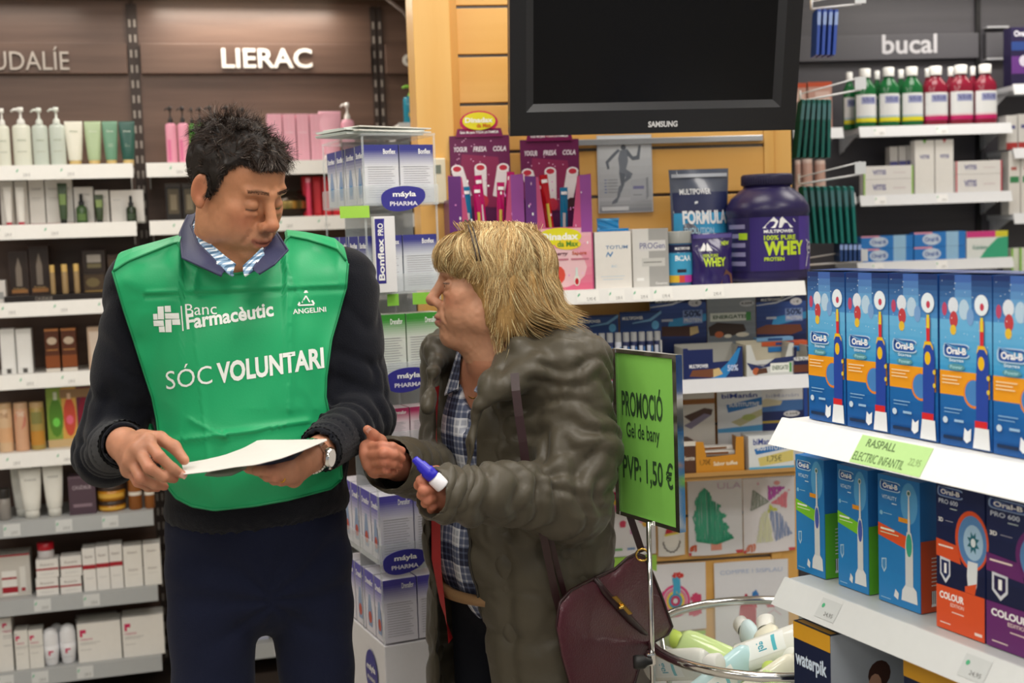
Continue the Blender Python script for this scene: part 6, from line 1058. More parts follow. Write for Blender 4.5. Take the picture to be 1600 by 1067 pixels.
def vnorm(P_, F):
    a, b, c, d = (P_[F[:, i]] for i in range(4)); n = np.cross(c - a, d - b); N_ = np.zeros_like(P_)
    for i in range(4): np.add.at(N_, F[:, i], n)
    return N_ / np.maximum(np.linalg.norm(N_, axis=1), 1e-12)[:, None]
def smooth(P_, F, it=2, lam=.5, mask=None):
    P_ = P_.copy(); E = np.concatenate([F[:, [0, 1]], F[:, [1, 2]], F[:, [2, 3]], F[:, [3, 0]]]); n = len(P_)
    for _ in range(it):
        S_ = np.zeros_like(P_); c = np.zeros(n); np.add.at(S_, E[:, 0], P_[E[:, 1]]); np.add.at(S_, E[:, 1], P_[E[:, 0]]); np.add.at(c, E[:, 0], 1); np.add.at(c, E[:, 1], 1)
        d = (S_ / np.maximum(c, 1)[:, None] - P_) * lam; P_ += d if mask is None else d * mask[:, None]
    return P_
_lat = RNG.random((32, 32, 32))
def noise3(P_, sc=(1, 1, 1)):
    q = P_ * np.array(sc); f = np.floor(q).astype(int); t = q - f; t = t * t * (3 - 2 * t); r = 0
    for a in (0, 1):
        for b in (0, 1):
            for c in (0, 1): r = r + _lat[(f[:, 0] + a) % 32, (f[:, 1] + b) % 32, (f[:, 2] + c) % 32] * (t[:, 0] if a else 1 - t[:, 0]) * (t[:, 1] if b else 1 - t[:, 1]) * (t[:, 2] if c else 1 - t[:, 2])
    return r - .5
def keep(P_, F, vm):
    """drop faces having a vertex outside the mask"""
    F = F[vm[F].all(1)]; u = np.unique(F); mp = np.full(len(P_), -1); mp[u] = np.arange(len(u)); return u, mp[F]
def npobj(name, P_, F, m, parent=None, col=None, sm=True, **kw):
    me = bpy.data.meshes.new(name); me.vertices.add(len(P_)); me.vertices.foreach_set('co', np.ascontiguousarray(P_, np.float32).ravel())
    F = np.asarray(F); k = F.shape[1]; me.loops.add(F.size); me.loops.foreach_set('vertex_index', F.ravel().astype(np.int32)); me.polygons.add(len(F))
    me.polygons.foreach_set('loop_start', np.arange(0, F.size, k, dtype=np.int32)); me.polygons.foreach_set('loop_total', np.full(len(F), k, np.int32)); me.update(calc_edges=True)
    me.polygons.foreach_set('use_smooth', np.full(len(F), sm)); me.materials.append(m)
    if col is not None:
        at = me.color_attributes.new('Col', 'FLOAT_COLOR', 'POINT'); c4 = np.ones((len(P_), 4), np.float32); c4[:, :3] = col; at.data.foreach_set('color', c4.ravel())
    o = bpy.data.objects.new(name, me); COL.objects.link(o)
    if parent: o.parent = parent
    return tag(o, kw.get('label'), kw.get('cat'), kw.get('group'))
def attr_mat(name, rough=.5, sss=0, bump=.15, bs=220, spec=.4, sheen=0, colscale=8):
    m = bpy.data.materials.new('mat_' + name); m.use_nodes = True; nt = m.node_tree; b = nt.nodes['Principled BSDF']; a = nt.nodes.new('ShaderNodeVertexColor'); a.layer_name = 'Col'
    tc = nt.nodes.new('ShaderNodeTexCoord'); nz = nt.nodes.new('ShaderNodeTexNoise'); nz.inputs['Scale'].default_value = colscale * 10; nz.inputs['Detail'].default_value = 5; nt.links.new(tc.outputs['Object'], nz.inputs[0])
    hs = nt.nodes.new('ShaderNodeHueSaturation'); mr = nt.nodes.new('ShaderNodeMapRange'); mr.inputs[3].default_value = .86; mr.inputs[4].default_value = 1.14; nt.links.new(nz.outputs[0], mr.inputs[0]); nt.links.new(mr.outputs[0], hs.inputs['Value']); nt.links.new(a.outputs[0], hs.inputs['Color']); nt.links.new(hs.outputs[0], b.inputs['Base Color'])
    b.inputs['Roughness'].default_value = rough; b.inputs['Specular IOR Level'].default_value = spec; b.inputs['Sheen Weight'].default_value = sheen
    if sss: b.inputs['Subsurface Weight'].default_value = sss; b.inputs['Subsurface Radius'].default_value = (1, .35, .2); b.inputs['Subsurface Scale'].default_value = .006
    n2 = nt.nodes.new('ShaderNodeTexNoise'); n2.inputs['Scale'].default_value = bs; n2.inputs['Detail'].default_value = 5; nt.links.new(tc.outputs['Object'], n2.inputs[0]); bp = nt.nodes.new('ShaderNodeBump'); bp.inputs['Strength'].default_value = bump; bp.inputs['Distance'].default_value = .001; nt.links.new(n2.outputs[0], bp.inputs['Height']); nt.links.new(bp.outputs[0], b.inputs['Normal'])
    return m
SKIN = attr_mat('skin', .48, .12, .25, 160)
HAIRM = attr_mat('hair', .5, 0, 0, 100, .28, colscale=20)
def bvh(P_, F): return BVHTree.FromPolygons([tuple(map(float, p)) for p in P_], [tuple(map(int, f)) for f in F])
def gauss(L_, c, r): return np.exp(-(((L_ - np.array(c)) / np.array(r)) ** 2).sum(1))
def blend(col, w, c): return col * (1 - w[:, None]) + np.array(c) * w[:, None]
def head(age, eyes_down, smile, skin, lip, browc, h=.002, nend=(0, .045, -.2)):
    v = Vol((-.1, -.14, -.16), (.1, .13, .145), h)
    v.ell((0, .018, .045), (.074, .09, .082), .02); v.ell((0, -.03, -.015), (.061, .058, .085), .03); v.ell((0, -.04, .05), (.06, .045, .05), .03)
    v.ell((0, -.04, -.068), (.05, .045, .042), .03); v.ell((0, -.078, -.1), (.021, .016, .016), .025)
    if age: v.ell((0, -.045, -.112), (.032, .04, .018), .03)
    for s in (-1, 1):
        v.ell((s * .042, -.06, -.016), (.024, .022, .022), .025); v.ell((s * .036, -.06, -.055), (.02, .022, .026), .03)
        v.ell((s * (.056 if age else .05), -.01, -.06), (.014 if age else .01, .028, .026), .03)
        v.cone((s * .014, -.09, .028), (s * .046, -.078, .03), .008, .007, .014)
        v.ell((s * .032, -.098, .006), (.019, .016, .013), .014, 's')
        v.ell((s * .032, -.079, .004), (.0145, .0135, .0125), .004)
        if eyes_down: v.cone((s * .02, -.0925, -.0035), (s * .044, -.0895, -.0025), .0012, .0012, .003, 's')
        else:
            v.ell((s * .032, -.0945, .003), (.0115, .0065, .0042), .003, 's'); v.cone((s * .02, -.091, .0095), (s * .045, -.087, .007), .0022, .0018, .003)
        v.cone((s * .024, -.0885, -.013), (s * .042, -.083, -.013), .0035, .003, .008)
        # ears
        A = Matrix3(s); v.ell((s * .079, .012, .0), (.007, .019, .032), .006, 'u', A); v.ell((s * .086, .008, .004), (.006, .01, .019), .005, 's', A); v.ell((s * .079, .005, -.026), (.006, .009, .01), .006)
    v.cone((0, -.088, .022), (0, -.112, -.024), .0085, .0115, .012); v.ell((0, -.114, -.028), (.0135, .012, .0115), .008)
    for s in (-1, 1): v.ell((s * .0135, -.103, -.033), (.0085, .0105, .0085), .007); v.ell((s * .0075, -.108, -.041), (.004, .006, .003), .003, 's')
    v.ell((0, -.083, -.062), (.03, .02, .022), .02)
    u = .006 * smile
    v.chain([(-.026, -.086, -.066 + u), (-.012, -.1, -.0625), (0, -.1035, -.0635), (.012, -.1, -.0625), (.026, -.086, -.066 + u)], [.0025, .0048, .0045, .0048, .0025], .006)
    v.chain([(-.022, -.087, -.069 + u), (-.01, -.098, -.0745), (0, -.1, -.0755), (.01, -.098, -.0745), (.022, -.087, -.069 + u)], [.0025, .0055, .006, .0055, .0025], .006)
    v.chain([(-.03, -.086, -.0668 + u * 1.5), (-.012, -.1045, -.0685), (0, -.107, -.0685), (.012, -.1045, -.0685), (.03, -.086, -.0668 + u * 1.5)], [.0012, .0016, .0014, .0016, .0012], .003, 's')
    for s in (-1, 1):
        if smile or age: v.chain([(s * .02, -.104, -.03), (s * .033, -.096, -.048), (s * .038, -.088, -.07)], [.0016, .0032, .0014], .008, 's')
        if age: v.chain([(s * .028, -.092, -.078), (s * .034, -.085, -.095)], [.001, .0016], .008, 's')
    v.cone((0, .018, -.05), nend, .056 if age else .053, .058 if age else .055, .03); v.cone((0, -.03, -.09), (0, nend[1] - .035, -.17), .03, .045, .03)
    L_, F = v.mesh(); L_ = smooth(L_, F, 1, .4)
    N_ = vnorm(L_, F); L_ = L_ + N_ * (noise3(L_, (120, 120, 120)) * (.0012 if age else .0006))[:, None]
    col = np.tile(np.array(hx(skin)), (len(L_), 1)); red = np.array(hx('#b4503c'))
    for s in (-1, 1): col = blend(col, .35 * gauss(L_, (s * .045, -.075, -.025), (.022, .03, .02)), red); col = blend(col, .35 * gauss(L_, (s * .085, .01, 0), (.012, .03, .04)), red)
    col = blend(col, .35 * gauss(L_, (0, -.117, -.03), (.018, .014, .015)), red)
    lz = np.abs(L_[:, 2] + .068 - u * (L_[:, 0] / .028) ** 2); lw = np.clip(1.5 - lz / (.0085 * np.sqrt(np.clip(1 - (L_[:, 0] / .03) ** 2, .02, 1))), 0, 1) * (L_[:, 1] < -.082) * (np.abs(L_[:, 0]) < .028)
    col = blend(col, lw * .75, hx(lip))
    for s in (-1, 1):
        bx = L_[:, 0] * s; bz = .0315 + .004 * np.sin(np.clip((bx - .012) / .04, 0, 1) * pi) ; w_ = np.clip(1.2 - np.abs(L_[:, 2] - bz) / .0034, 0, 1) * ((bx > .01) & (bx < .052)) * (L_[:, 1] < -.06)
        col = blend(col, w_ * (.6 if not age else .3) * (1 + .5 * noise3(L_, (500, 200, 300))), browc)
        w_ = np.clip(1.4 - np.abs(L_[:, 2] - (-.0035 if eyes_down else .0085)) / .002, 0, 1) * ((bx > .018) & (bx < .047)) * (L_[:, 1] < -.08); col = blend(col, np.clip(w_, 0, 1) * .8, (.02, .012, .01))
    if not age:
        st = np.clip(gauss(L_, (0, -.07, -.085), (.06, .05, .035)) + gauss(L_, (0, -.1, -.055), (.03, .02, .01)), 0, 1) * (.28 + .3 * noise3(L_, (700, 700, 700))); col = blend(col, np.clip(st, 0, 1) * (1 - lw), (.12, .085, .07))
    return L_, F, np.clip(col, 0, 1)
def Matrix3(s):
    a = s * .35; return [(cos(a), -sin(a), 0), (sin(a), cos(a), 0), (0, 0, 1)]
def frame(yaw, pitch, roll, c, sc):
    """head matrix: yaw turns the face from -Y toward +X, pitch > 0 looks down"""
    F_ = V((sin(yaw) * cos(pitch), -cos(yaw) * cos(pitch), -sin(pitch))); U = V((sin(yaw) * sin(pitch), -cos(yaw) * sin(pitch), cos(pitch))); X_ = U.cross(F_) * 1.0
    Mx = M.Identity(4)
    for i in range(3): Mx[i][0] = X_[i] * sc; Mx[i][1] = -F_[i] * sc; Mx[i][2] = U[i] * sc
    Mx.translation = c; return Mx @ M.Rotation(roll, 4, 'Y')
def xf(Mx, P_): A = np.array(Mx.to_3x3()); return P_ @ A.T + np.array(Mx.translation)
def strands(roots, step_fn, nseg, width, colfn, sides=1):
    """grow ribbons from root points; step_fn(p, d, k) -> new p, d"""
    p, d = roots; n = len(p); pts = [p]
    for k in range(nseg): p, d = step_fn(p, d, k); pts.append(p)
    pts = np.array(pts); T = np.gradient(pts, axis=0); T /= np.maximum(np.linalg.norm(T, axis=2, keepdims=True), 1e-9)
    c = pts - np.array([0, .02, .02]); c /= np.linalg.norm(c, axis=2, keepdims=True); side = np.cross(T, c); side /= np.maximum(np.linalg.norm(side, axis=2, keepdims=True), 1e-9)
    tw = RNG.uniform(-.9, .9, (1, n, 1)); up = np.cross(side, T); side = side * np.cos(tw) + up * np.sin(tw)
    wd = np.linspace(1, .25, nseg + 1)[:, None, None] * width * RNG.uniform(.6, 1.3, (1, n, 1))
    A = pts - side * wd / 2; B_ = pts + side * wd / 2; Vt = np.stack([A, B_], 2).reshape(-1, 3)
    k, i = np.meshgrid(np.arange(nseg), np.arange(n), indexing='ij'); b = (k * n + i) * 2; F = np.stack([b, b + 1, b + 2 * n + 1, b + 2 * n], -1).reshape(-1, 4)
    cc = colfn(n); C_ = np.repeat(np.repeat(cc[None], nseg + 1, 0), 2, 1).reshape(-1, 3); return Vt, F, C_
def hand(v, wrist, palm, fingers, thumb, r=.0088, k=.006):
    """wrist point, list of mcp points, finger joint chains, thumb chain"""
    for m_ in palm: v.cone(wrist, m_, .021, .0125, .014)
    for a, b in zip(palm, palm[1:]): v.cone(a, b, .0115, .0115, .01)
    for i, f in enumerate(fingers): rr = r * (1, 1.03, .98, .86)[i]; v.chain(f, [rr * 1.12, rr * 1.05, rr * .96, rr * .82][:len(f)], k * .6)
    v.chain(thumb, [r * 1.7, r * 1.3, r * 1.15, r * .95][:len(thumb)], k)
def pt3(*a): return np.array(P(*a))
def plaid(name, base, dark, light, kx, kz, thin=None):
    m = bpy.data.materials.new('mat_' + name); m.use_nodes = True; nt = m.node_tree; b = nt.nodes['Principled BSDF']; tc = nt.nodes.new('ShaderNodeTexCoord'); sp = nt.nodes.new('ShaderNodeSeparateXYZ'); nt.links.new(tc.outputs['Object'], sp.inputs[0])
    def mt(op, a, b_=None):
        n = nt.nodes.new('ShaderNodeMath'); n.operation = op
        for i, q in enumerate((a, b_)):
            if q is None: continue
            if isinstance(q, (int, float)): n.inputs[i].default_value = q
            else: nt.links.new(q, n.inputs[i])
        return n.outputs[0]
    def st(o_, k, th): return mt('GREATER_THAN', mt('FRACT', mt('MULTIPLY', o_, k)), th)
    h = mt('SUBTRACT', mt('MULTIPLY', sp.outputs[0], .75), mt('MULTIPLY', sp.outputs[1], .65))
    f = mt('MULTIPLY', mt('ADD', st(h, kx, .5), st(sp.outputs[2], kz, .5)), .5)
    if thin: f = mt('ADD', mt('MULTIPLY', f, .75), mt('MULTIPLY', mt('ADD', st(h, kx * 5, .7), st(sp.outputs[2], kz * 5, .7)), .2))
    cr = nt.nodes.new('ShaderNodeValToRGB'); cr.color_ramp.elements[0].color = (*hx(dark), 1); cr.color_ramp.elements[1].color = (*hx(light), 1); e = cr.color_ramp.elements.new(.5); e.color = (*hx(base), 1)
    nt.links.new(f, cr.inputs[0]); nt.links.new(cr.outputs[0], b.inputs['Base Color']); b.inputs['Roughness'].default_value = .8; return m
# ---------------------------------------------------------------- the man in the green bib
MC = V((-.50, 2.42, 0)); myaw = R(22)
def mb_(x, y, z): return np.array((MC.x + x * cos(myaw) - y * sin(myaw), MC.y + x * sin(myaw) + y * cos(myaw), z))
mAX = [(cos(myaw), sin(myaw), 0), (-sin(myaw), cos(myaw), 0), (0, 0, 1)]
HMm = frame(R(56), R(25), R(-3), P(368, 297, 2.33), .93)
L_, F, colr = head(0, True, 1, '#bf8562', '#8f4a3e', hx('#2a1c15'), .002, (0, -.01, -.2))
hP = xf(HMm, L_); head_L, head_F = L_, F
shR, shL = mb_(-.185, 0, 1.425), mb_(.185, .0, 1.415)
elR, wrR = pt3(168, 705, 2.36), pt3(194, 694, 2.12)
elL, wrL = pt3(572, 652, 2.44), pt3(487, 712, 2.2)
v = Vol(mb_(0, 0, 0) - [.48, .42, -.02], mb_(0, 0, 0) + [.48, .35, 1.62], .0065)
nk = np.array(HMm @ V((0, -.002, -.15)))
v.cone(nk, mb_(0, .02, 1.40), .052, .055, .03); v.cone(np.array(HMm @ V((0, -.035, -.15))), mb_(0, -.01, 1.38), .038, .045, .03); v.ell(mb_(0, 0, 1.27), (.15, .1, .2), .03, ax=mAX); v.ell(mb_(0, 0, 1.03), (.145, .1, .16), .04, ax=mAX)
v.cone(shR, shL, .045, .045, .03)
for s, sh, el, wr in ((-1, shR, elR, wrR), (1, shL, elL, wrL)): v.chain([sh, el, wr], [.038, .028, .024], .02); v.chain([mb_(s * .085, 0, .92), mb_(s * .1, -.01, .5), mb_(s * .11, .01, .09)], [.075, .052, .038], .02); v.cone(mb_(s * .11, .02, .05), mb_(s * .12, -.12, .035), .034, .028, .02)
bP, bF = v.mesh()
# hands in a finer field
def handmesh(wr, palm, fg, th, back, r=.0088, h=.0024, rw=.027):
    a = np.vstack([wr[None]] + [np.array(f) for f in fg] + [np.array(th)]); v = Vol(a.min(0) - .05, a.max(0) + .05, h); hand(v, wr, palm, fg, th, r)
    v.cone(wr, back, .024, rw, .012); Pm, Fm = v.mesh(); return smooth(Pm, Fm, 1, .4), Fm
rp_ = [pt3(231, 689, 2.06), pt3(217, 704, 2.05), pt3(206, 720, 2.055), pt3(202, 734, 2.07)]
rf = [[rp_[0], pt3(249, 713, 2.03), pt3(270, 732, 2.035), pt3(284, 741, 2.045)], [rp_[1], pt3(233, 731, 2.02), pt3(256, 745, 2.03), pt3(272, 748, 2.05)], [rp_[2], pt3(220, 747, 2.03), pt3(241, 756, 2.045), pt3(257, 760, 2.06)], [rp_[3], pt3(215, 753, 2.05), pt3(232, 761, 2.06), pt3(246, 763, 2.075)]]
rt_ = [pt3(222, 684, 2.1), pt3(250, 685, 2.09), pt3(272, 698, 2.08), pt3(288, 719, 2.07)]
hR = handmesh(wrR, rp_, rf, rt_, wrR + (elR - wrR) * .15)
lp_ = [pt3(452, 722, 2.1), pt3(450, 733, 2.1), pt3(453, 742, 2.11), pt3(459, 749, 2.13)]
lf = [[lp_[0], pt3(432, 726, 2.09), pt3(422, 729, 2.09), pt3(413, 732, 2.1)], [lp_[1], pt3(422, 735, 2.08), pt3(402, 735, 2.09), pt3(388, 733, 2.12)], [lp_[2], pt3(431, 745, 2.09), pt3(418, 745, 2.1), pt3(408, 740, 2.13)], [lp_[3], pt3(440, 752, 2.11), pt3(428, 751, 2.12), pt3(418, 746, 2.14)]]
lt_ = [pt3(468, 716, 2.17), pt3(458, 711, 2.18), pt3(448, 709, 2.18), pt3(440, 710, 2.18)]
hL = handmesh(wrL, lp_, lf, lt_, wrL + (elL - wrL) * .15)
def joinp(lst):
    Vs, Fs, Cs, n = [], [], [], 0
    for p, f, c in lst: Vs.append(p); Fs.append(f + n); Cs.append(np.tile(c, (len(p), 1)) if np.ndim(c) == 1 else c); n += len(p)
    return np.concatenate(Vs), np.concatenate(Fs), np.concatenate(Cs)
def handcol(h_, tips, base='#b98266'):
    c = np.tile(np.array(hx(base)), (len(h_[0]), 1)); c = c * (1 + .25 * noise3(h_[0], (60, 60, 60)))[:, None]
    for t in tips: c = blend(c, .5 * np.exp(-((h_[0] - t) ** 2).sum(1) / .009 ** 2), hx('#c26a58'))
    return c
u, f2 = keep(bP, bF, ~((bP[:, 2] > mb_(0, 0, 1.45)[2]) & (np.linalg.norm(bP[:, :2] - nk[:2], axis=1) < .2) & (bP[:, 2] > nk[2] + .004)))
pP, pF, pC = joinp([(hP, head_F, colr), (bP[u], f2, np.array(hx('#b98266'))), (hR[0], hR[1], handcol(hR, [f[-1] for f in rf] + [f[1] for f in rf])), (hL[0], hL[1], handcol(hL, [f[-1] for f in lf] + [f[1] for f in lf]))])
man = npobj('person', pP, pF, SKIN, None, pC, label='man in green bib over dark sweater reading a held sheet of paper', cat='person')
# eyes, nails
for s in (-1, 1):
    m = MB(); c = HMm @ V((s * .032, -.0775, .0035)); m.X = M.Translation(c); m.lathe([(.0118 * sin(t), -.0118 * cos(t)) for t in np.linspace(.01, pi - .01, 12)], mat('#e8e0da', .2), 16, cap=False); m.build('eyeball', man)
def nail(par, a, b, toward, nmz='fingernail'):
    d = (V(b) - V(a)).normalized(); t = (V(toward) - V(b)); t = (t - d * t.dot(d)).normalized(); x = d.cross(t); o_ = V(b) + t * .0064 - d * .001; m = MB()
    m.grid(lambda p, q: o_ + x * (p - .5) * .0095 + d * (q - .45) * .012 + t * (.0016 * cos((p - .5) * 2.6)), 7, 5, mat('#d9a898', .25)); m.build(nmz, par)
nail(man, rf[0][2], rf[0][3], (0, 0, 1.5)); nail(man, lf[0][2], lf[0][3], (0, 0, 1.7)); nail(man, lf[1][2], lf[1][3], (0, 0, 1.6))
# hair
def mzmin(y, x): return np.interp(y, [-.1, -.075, -.055, -.035, -.02, -.005, .02, .035, .06, .1], [.078, .074, .072, .045, .012, -.012, .02, -.005, -.045, -.06]) + np.where(y < -.04, np.maximum(0, np.abs(x) - .03) * .25 - .004, 0)
hn = vnorm(head_L, head_F); ok = (head_L[:, 2] > mzmin(head_L[:, 1], head_L[:, 0])) & (np.abs(head_L[:, 0]) < .078)
mask_d = np.clip((head_L[:, 2] - mzmin(head_L[:, 1], head_L[:, 0])) / .02, 0, 1)
u, f2 = keep(head_L, head_F, ok); Lc = head_L[u] + hn[u] * (.002 + .007 * mask_d[u] * (1 + .8 * noise3(head_L[u], (90, 90, 90))))[:, None]
hc = np.tile(np.array(hx('#1a1310')), (len(u), 1))
idx = np.where(ok)[0]; n = 11000; ri = RNG.choice(idx, n); rt0 = head_L[ri] + hn[ri] * .002; crown = np.array((.0, .05, .12))
fl = rt0 - crown; fl -= hn[ri] * (fl * hn[ri]).sum(1)[:, None]; fl /= np.maximum(np.linalg.norm(fl, axis=1), 1e-6)[:, None]
fl = fl + np.array((0.25, -.35, 0)) * (rt0[:, 2:3] > .06)
front = (rt0[:, 2] > .085).astype(float)[:, None]; d0 = hn[ri] * (.45 + .7 * front) + fl * (.8) + RNG.normal(0, .22, (n, 3)); d0 /= np.linalg.norm(d0, axis=1)[:, None]
ln = (.016 + .027 * front[:, 0] * RNG.uniform(.4, 1, n) + .006 * RNG.random(n)) * (.35 + .65 * mask_d[ri]); ph = RNG.uniform(0, 6.28, n)
def stp(p, d, k):
    cu = np.stack([np.sin(ph + k * .9), np.cos(ph * 1.7 + k * .8), np.sin(ph * 2.3 + k)], 1) * .2 + np.stack([noise3(p, (60, 60, 60)), noise3(p + 3, (60, 60, 60)), noise3(p + 7, (60, 60, 60))], 1) * 1.6
    d = d + cu - hn[ri] * .13 + fl * .1; d /= np.linalg.norm(d, axis=1)[:, None]; return p + d * (ln / 5)[:, None], d
def hcol(n):
    c = np.tile(np.array(hx('#261911')), (n, 1)) * RNG.uniform(.5, 1.9, (n, 1)); g = RNG.random(n) < .035; c[g] = np.array(hx('#8a8078')) * RNG.uniform(.6, 1, (g.sum(), 1)); return c
sV, sF, sC = strands((rt0, d0), stp, 5, .0013, hcol)
aV, aF, aC = joinp([(Lc, f2, hc), (sV, sF, sC)])
npobj('hair', xf(HMm, aV), aF, HAIRM, man, aC)
# brows as short hairs
bi = []
for s in (-1, 1):
    w_ = (head_L[:, 0] * s > .011) & (head_L[:, 0] * s < .052) & (head_L[:, 1] < -.065) & (np.abs(head_L[:, 2] - .0325) < .0028); bi.append(np.where(w_)[0])
bi = RNG.choice(np.concatenate(bi), 500); r0 = head_L[bi]; dd = hn[bi] * .5 + np.stack([np.sign(r0[:, 0]), 0 * r0[:, 0], .25 + 0 * r0[:, 0]], 1); dd /= np.linalg.norm(dd, axis=1)[:, None]
sV, sF, sC = strands((r0, dd), lambda p, d, k: (p + d * .0025, d), 2, .0007, lambda n: np.tile(np.array(hx('#2c1d16')), (n, 1))); npobj('eyebrows', xf(HMm, sV), sF, HAIRM, man, sC)
# sweater
def fold(P_, a, b, n, amp, seed=0.0, sharp=2.0):
    """sleeve creases across the limb a->b, returned as a displacement"""
    a = np.array(a); b = np.array(b); d = b - a; t = ((P_ - a) @ d) / (d @ d); r = P_ - a - t[:, None] * d; w = np.exp(-(np.maximum(0, np.linalg.norm(r, axis=1) - .1) / .02) ** 2) * np.clip((t + .15) * 6, 0, 1) * np.clip((1.1 - t) * 8, 0, 1)
    q = t * n + 1.6 * noise3(P_ + seed, (14, 14, 14)) + seed; return -amp * w * np.abs(np.cos(pi * q)) ** (sharp * 2) * (1 + noise3(P_ + seed, (25, 25, 25)) * 1.2)
v = Vol(mb_(0, 0, 0) - [.5, .45, -.9], mb_(0, 0, 0) + [.5, .36, 1.56], .0055)
v.ell(mb_(0, 0, 1.27), (.19, .128, .2), .03, ax=mAX); v.ell(mb_(0, -.012, 1.1), (.18, .142, .17), .05, ax=mAX); v.ell(mb_(0, 0, 1.0), (.178, .128, .07), .03, ax=mAX)
v.cone(shR, shL, .066, .066, .05); v.cone(mb_(0, .03, 1.45), mb_(0, .02, 1.38), .075, .09, .05)
cfR = wrR + (elR - wrR) * .08; cfL = wrL + (elL - wrL) * .2
v.chain([shR, elR, cfR], [.068, .056, .04], .03); v.chain([shL, elL, cfL], [.068, .056, .041], .03)
v.chain([elR + (elR - shR) * .02, elR], [.05, .05], .03)
v.cone(wrR, cfR + (cfR - wrR) * .6, .031, .033, .004, 's'); v.cone(wrL + (wrL - cfL) * .4, cfL + (cfL - wrL) * .2, .031, .033, .004, 's')
sP, sF = v.mesh(); sN = vnorm(sP, sF)
d_ = fold(sP, shR, elR, 3.5, .005, .3, 3) + fold(sP, elR, cfR, 5, .006, 1.1, 2.5) + fold(sP, shL, elL, 3.5, .005, 2.2, 3) + fold(sP, elL, cfL, 6, .007, 3.1, 2.5) + noise3(sP, (9, 9, 9)) * .01
lowb = np.exp(-((sP[:, 2] - .96) / .03) ** 2); d_ += -lowb * .006 * (np.abs(np.sin(np.arctan2(sP[:, 1] - MC.y, sP[:, 0] - MC.x) * 60)) > .5)
sP = smooth(sP + sN * d_[:, None], sF, 1, .5)
KNIT = mat('#12141c', .92, bump=.6, bscale=420, spec=.2, sheen=.12, var=.25, vscale=14, key='navy_knit'); npobj('sweater', sP, sF, KNIT, man)
for w0, w1 in ((cfR, elR), (cfL, elL)):    # ribbed cuffs
    m = MB(); d = V(w1 - w0).normalized(); e = d.orthogonal().normalized(); g = d.cross(e); c0 = V(w0)
    def cf(a, b): r = .0405 + .002 * (1 if int(a * 60) % 2 else 0) + .004 * b; t = 2 * pi * a; return c0 - d * (.012) + d * (.07 * b) + (e * cos(t) + g * sin(t)) * r
    m.grid(cf, 60, 6, KNIT, closeu=True); m.grid(lambda a, b: c0 - d * .012 + d * .03 * b + (e * cos(2 * pi * a) + g * sin(2 * pi * a)) * (.0405 - .004 * b - .001), 60, 3, KNIT, closeu=True); m.build('cuff', man)
# trousers
v = Vol(mb_(0, 0, 0) - [.36, .3, -.03], mb_(0, 0, 0) + [.36, .3, 1.04], .0065)
v.ell(mb_(0, .005, .96), (.176, .125, .13), .03, ax=mAX); v.ell(mb_(0, .02, .86), (.178, .13, .12), .04, ax=mAX)
for s in (-1, 1): v.chain([mb_(s * .088, 0, .87), mb_(s * .1, -.01, .67), mb_(s * .106, -.01, .5), mb_(s * .115, .01, .07)], [.094, .074, .07, .062], .014)
tP, tF = v.mesh(); tN = vnorm(tP, tF); ang = np.arctan2(tP[:, 2] - .84, np.abs((tP[:, 0] - MC.x) * cos(myaw) + (tP[:, 1] - MC.y) * sin(myaw)) + .01)
d_ = -.007 * np.abs(np.cos(ang * 5 + 2 * noise3(tP, (10, 10, 10)))) ** 4 * np.exp(-((tP[:, 2] - .84) / .1) ** 2) + noise3(tP, (12, 12, 6)) * .01 - .006 * np.abs(np.cos(tP[:, 2] * 40 + 3 * noise3(tP, (12, 12, 12)))) ** 6 * np.exp(-((tP[:, 2] - .45) / .08) ** 2)
tP = smooth(tP + tN * d_[:, None], tF, 1, .5); TRM = mat('#161b31', .85, bump=.4, bscale=500, spec=.2, sheen=.05, var=.12, key='navy_cotton'); npobj('trousers', tP, tF, TRM, man)
for s in (-1, 1):
    v = Vol(mb_(s * .12, -.06, 0) - [.12, .2, .005], mb_(s * .12, -.06, 0) + [.12, .2, .12], .005); v.cone(mb_(s * .115, .04, .042), mb_(s * .125, -.13, .035), .042, .036, .02); a, b = v.mesh(); a[:, 2] = np.maximum(a[:, 2], .002); npobj('shoe', a, b, mat('#1a1614', .3), man)
# green bib
tvv = Vol(mb_(0, 0, 0) - [.42, .35, -.9], mb_(0, 0, 0) + [.42, .35, 1.56], .008)
tvv.ell(mb_(0, 0, 1.27), (.19, .128, .2), .03, ax=mAX); tvv.ell(mb_(0, -.012, 1.1), (.18, .142, .17), .05, ax=mAX); tvv.ell(mb_(0, 0, 1.0), (.178, .128, .07), .03, ax=mAX); tvv.cone(shR, shL, .066, .066, .05); tvv.cone(mb_(0, .03, 1.45), mb_(0, .02, 1.38), .075, .09, .05)
SB = bvh(*tvv.mesh()); SBF = bvh(sP, sF); SBB = bvh(bP, bF); cam_o = V((0, 0, CAMH))
ys = [392, 425, 458, 485, 530, 590, 620, 655, 700, 745, 775, 796]; xl_ = [262, 176, 186, 194, 209, 228, 238, 245, 250, 255, 272, 318]; xr_ = [470, 544, 541, 531, 518, 510, 509, 516, 531, 535, 520, 400]
def sweat_hit(px, py):
    d = ray(px, py).normalized(); h, n_, i, t = SB.ray_cast(cam_o, d)
    return h, d
nu, nv = 110, 130; G_ = np.zeros((nv, nu, 3)); PX = np.zeros((nv, nu, 2)); dep = np.full((nv, nu), np.nan)
topx = [176, 200, 240, 270, 281, 286, 310, 340, 368, 400, 425, 441, 448, 480, 510, 529, 544]; topy = [424, 408, 392, 380, 378, 404, 417, 425, 428, 422, 409, 394, 368, 374, 383, 390, 412]
botx = [255, 275, 300, 335, 400, 450, 518, 535]; boty = [752, 778, 791, 797, 790, 781, 763, 748]
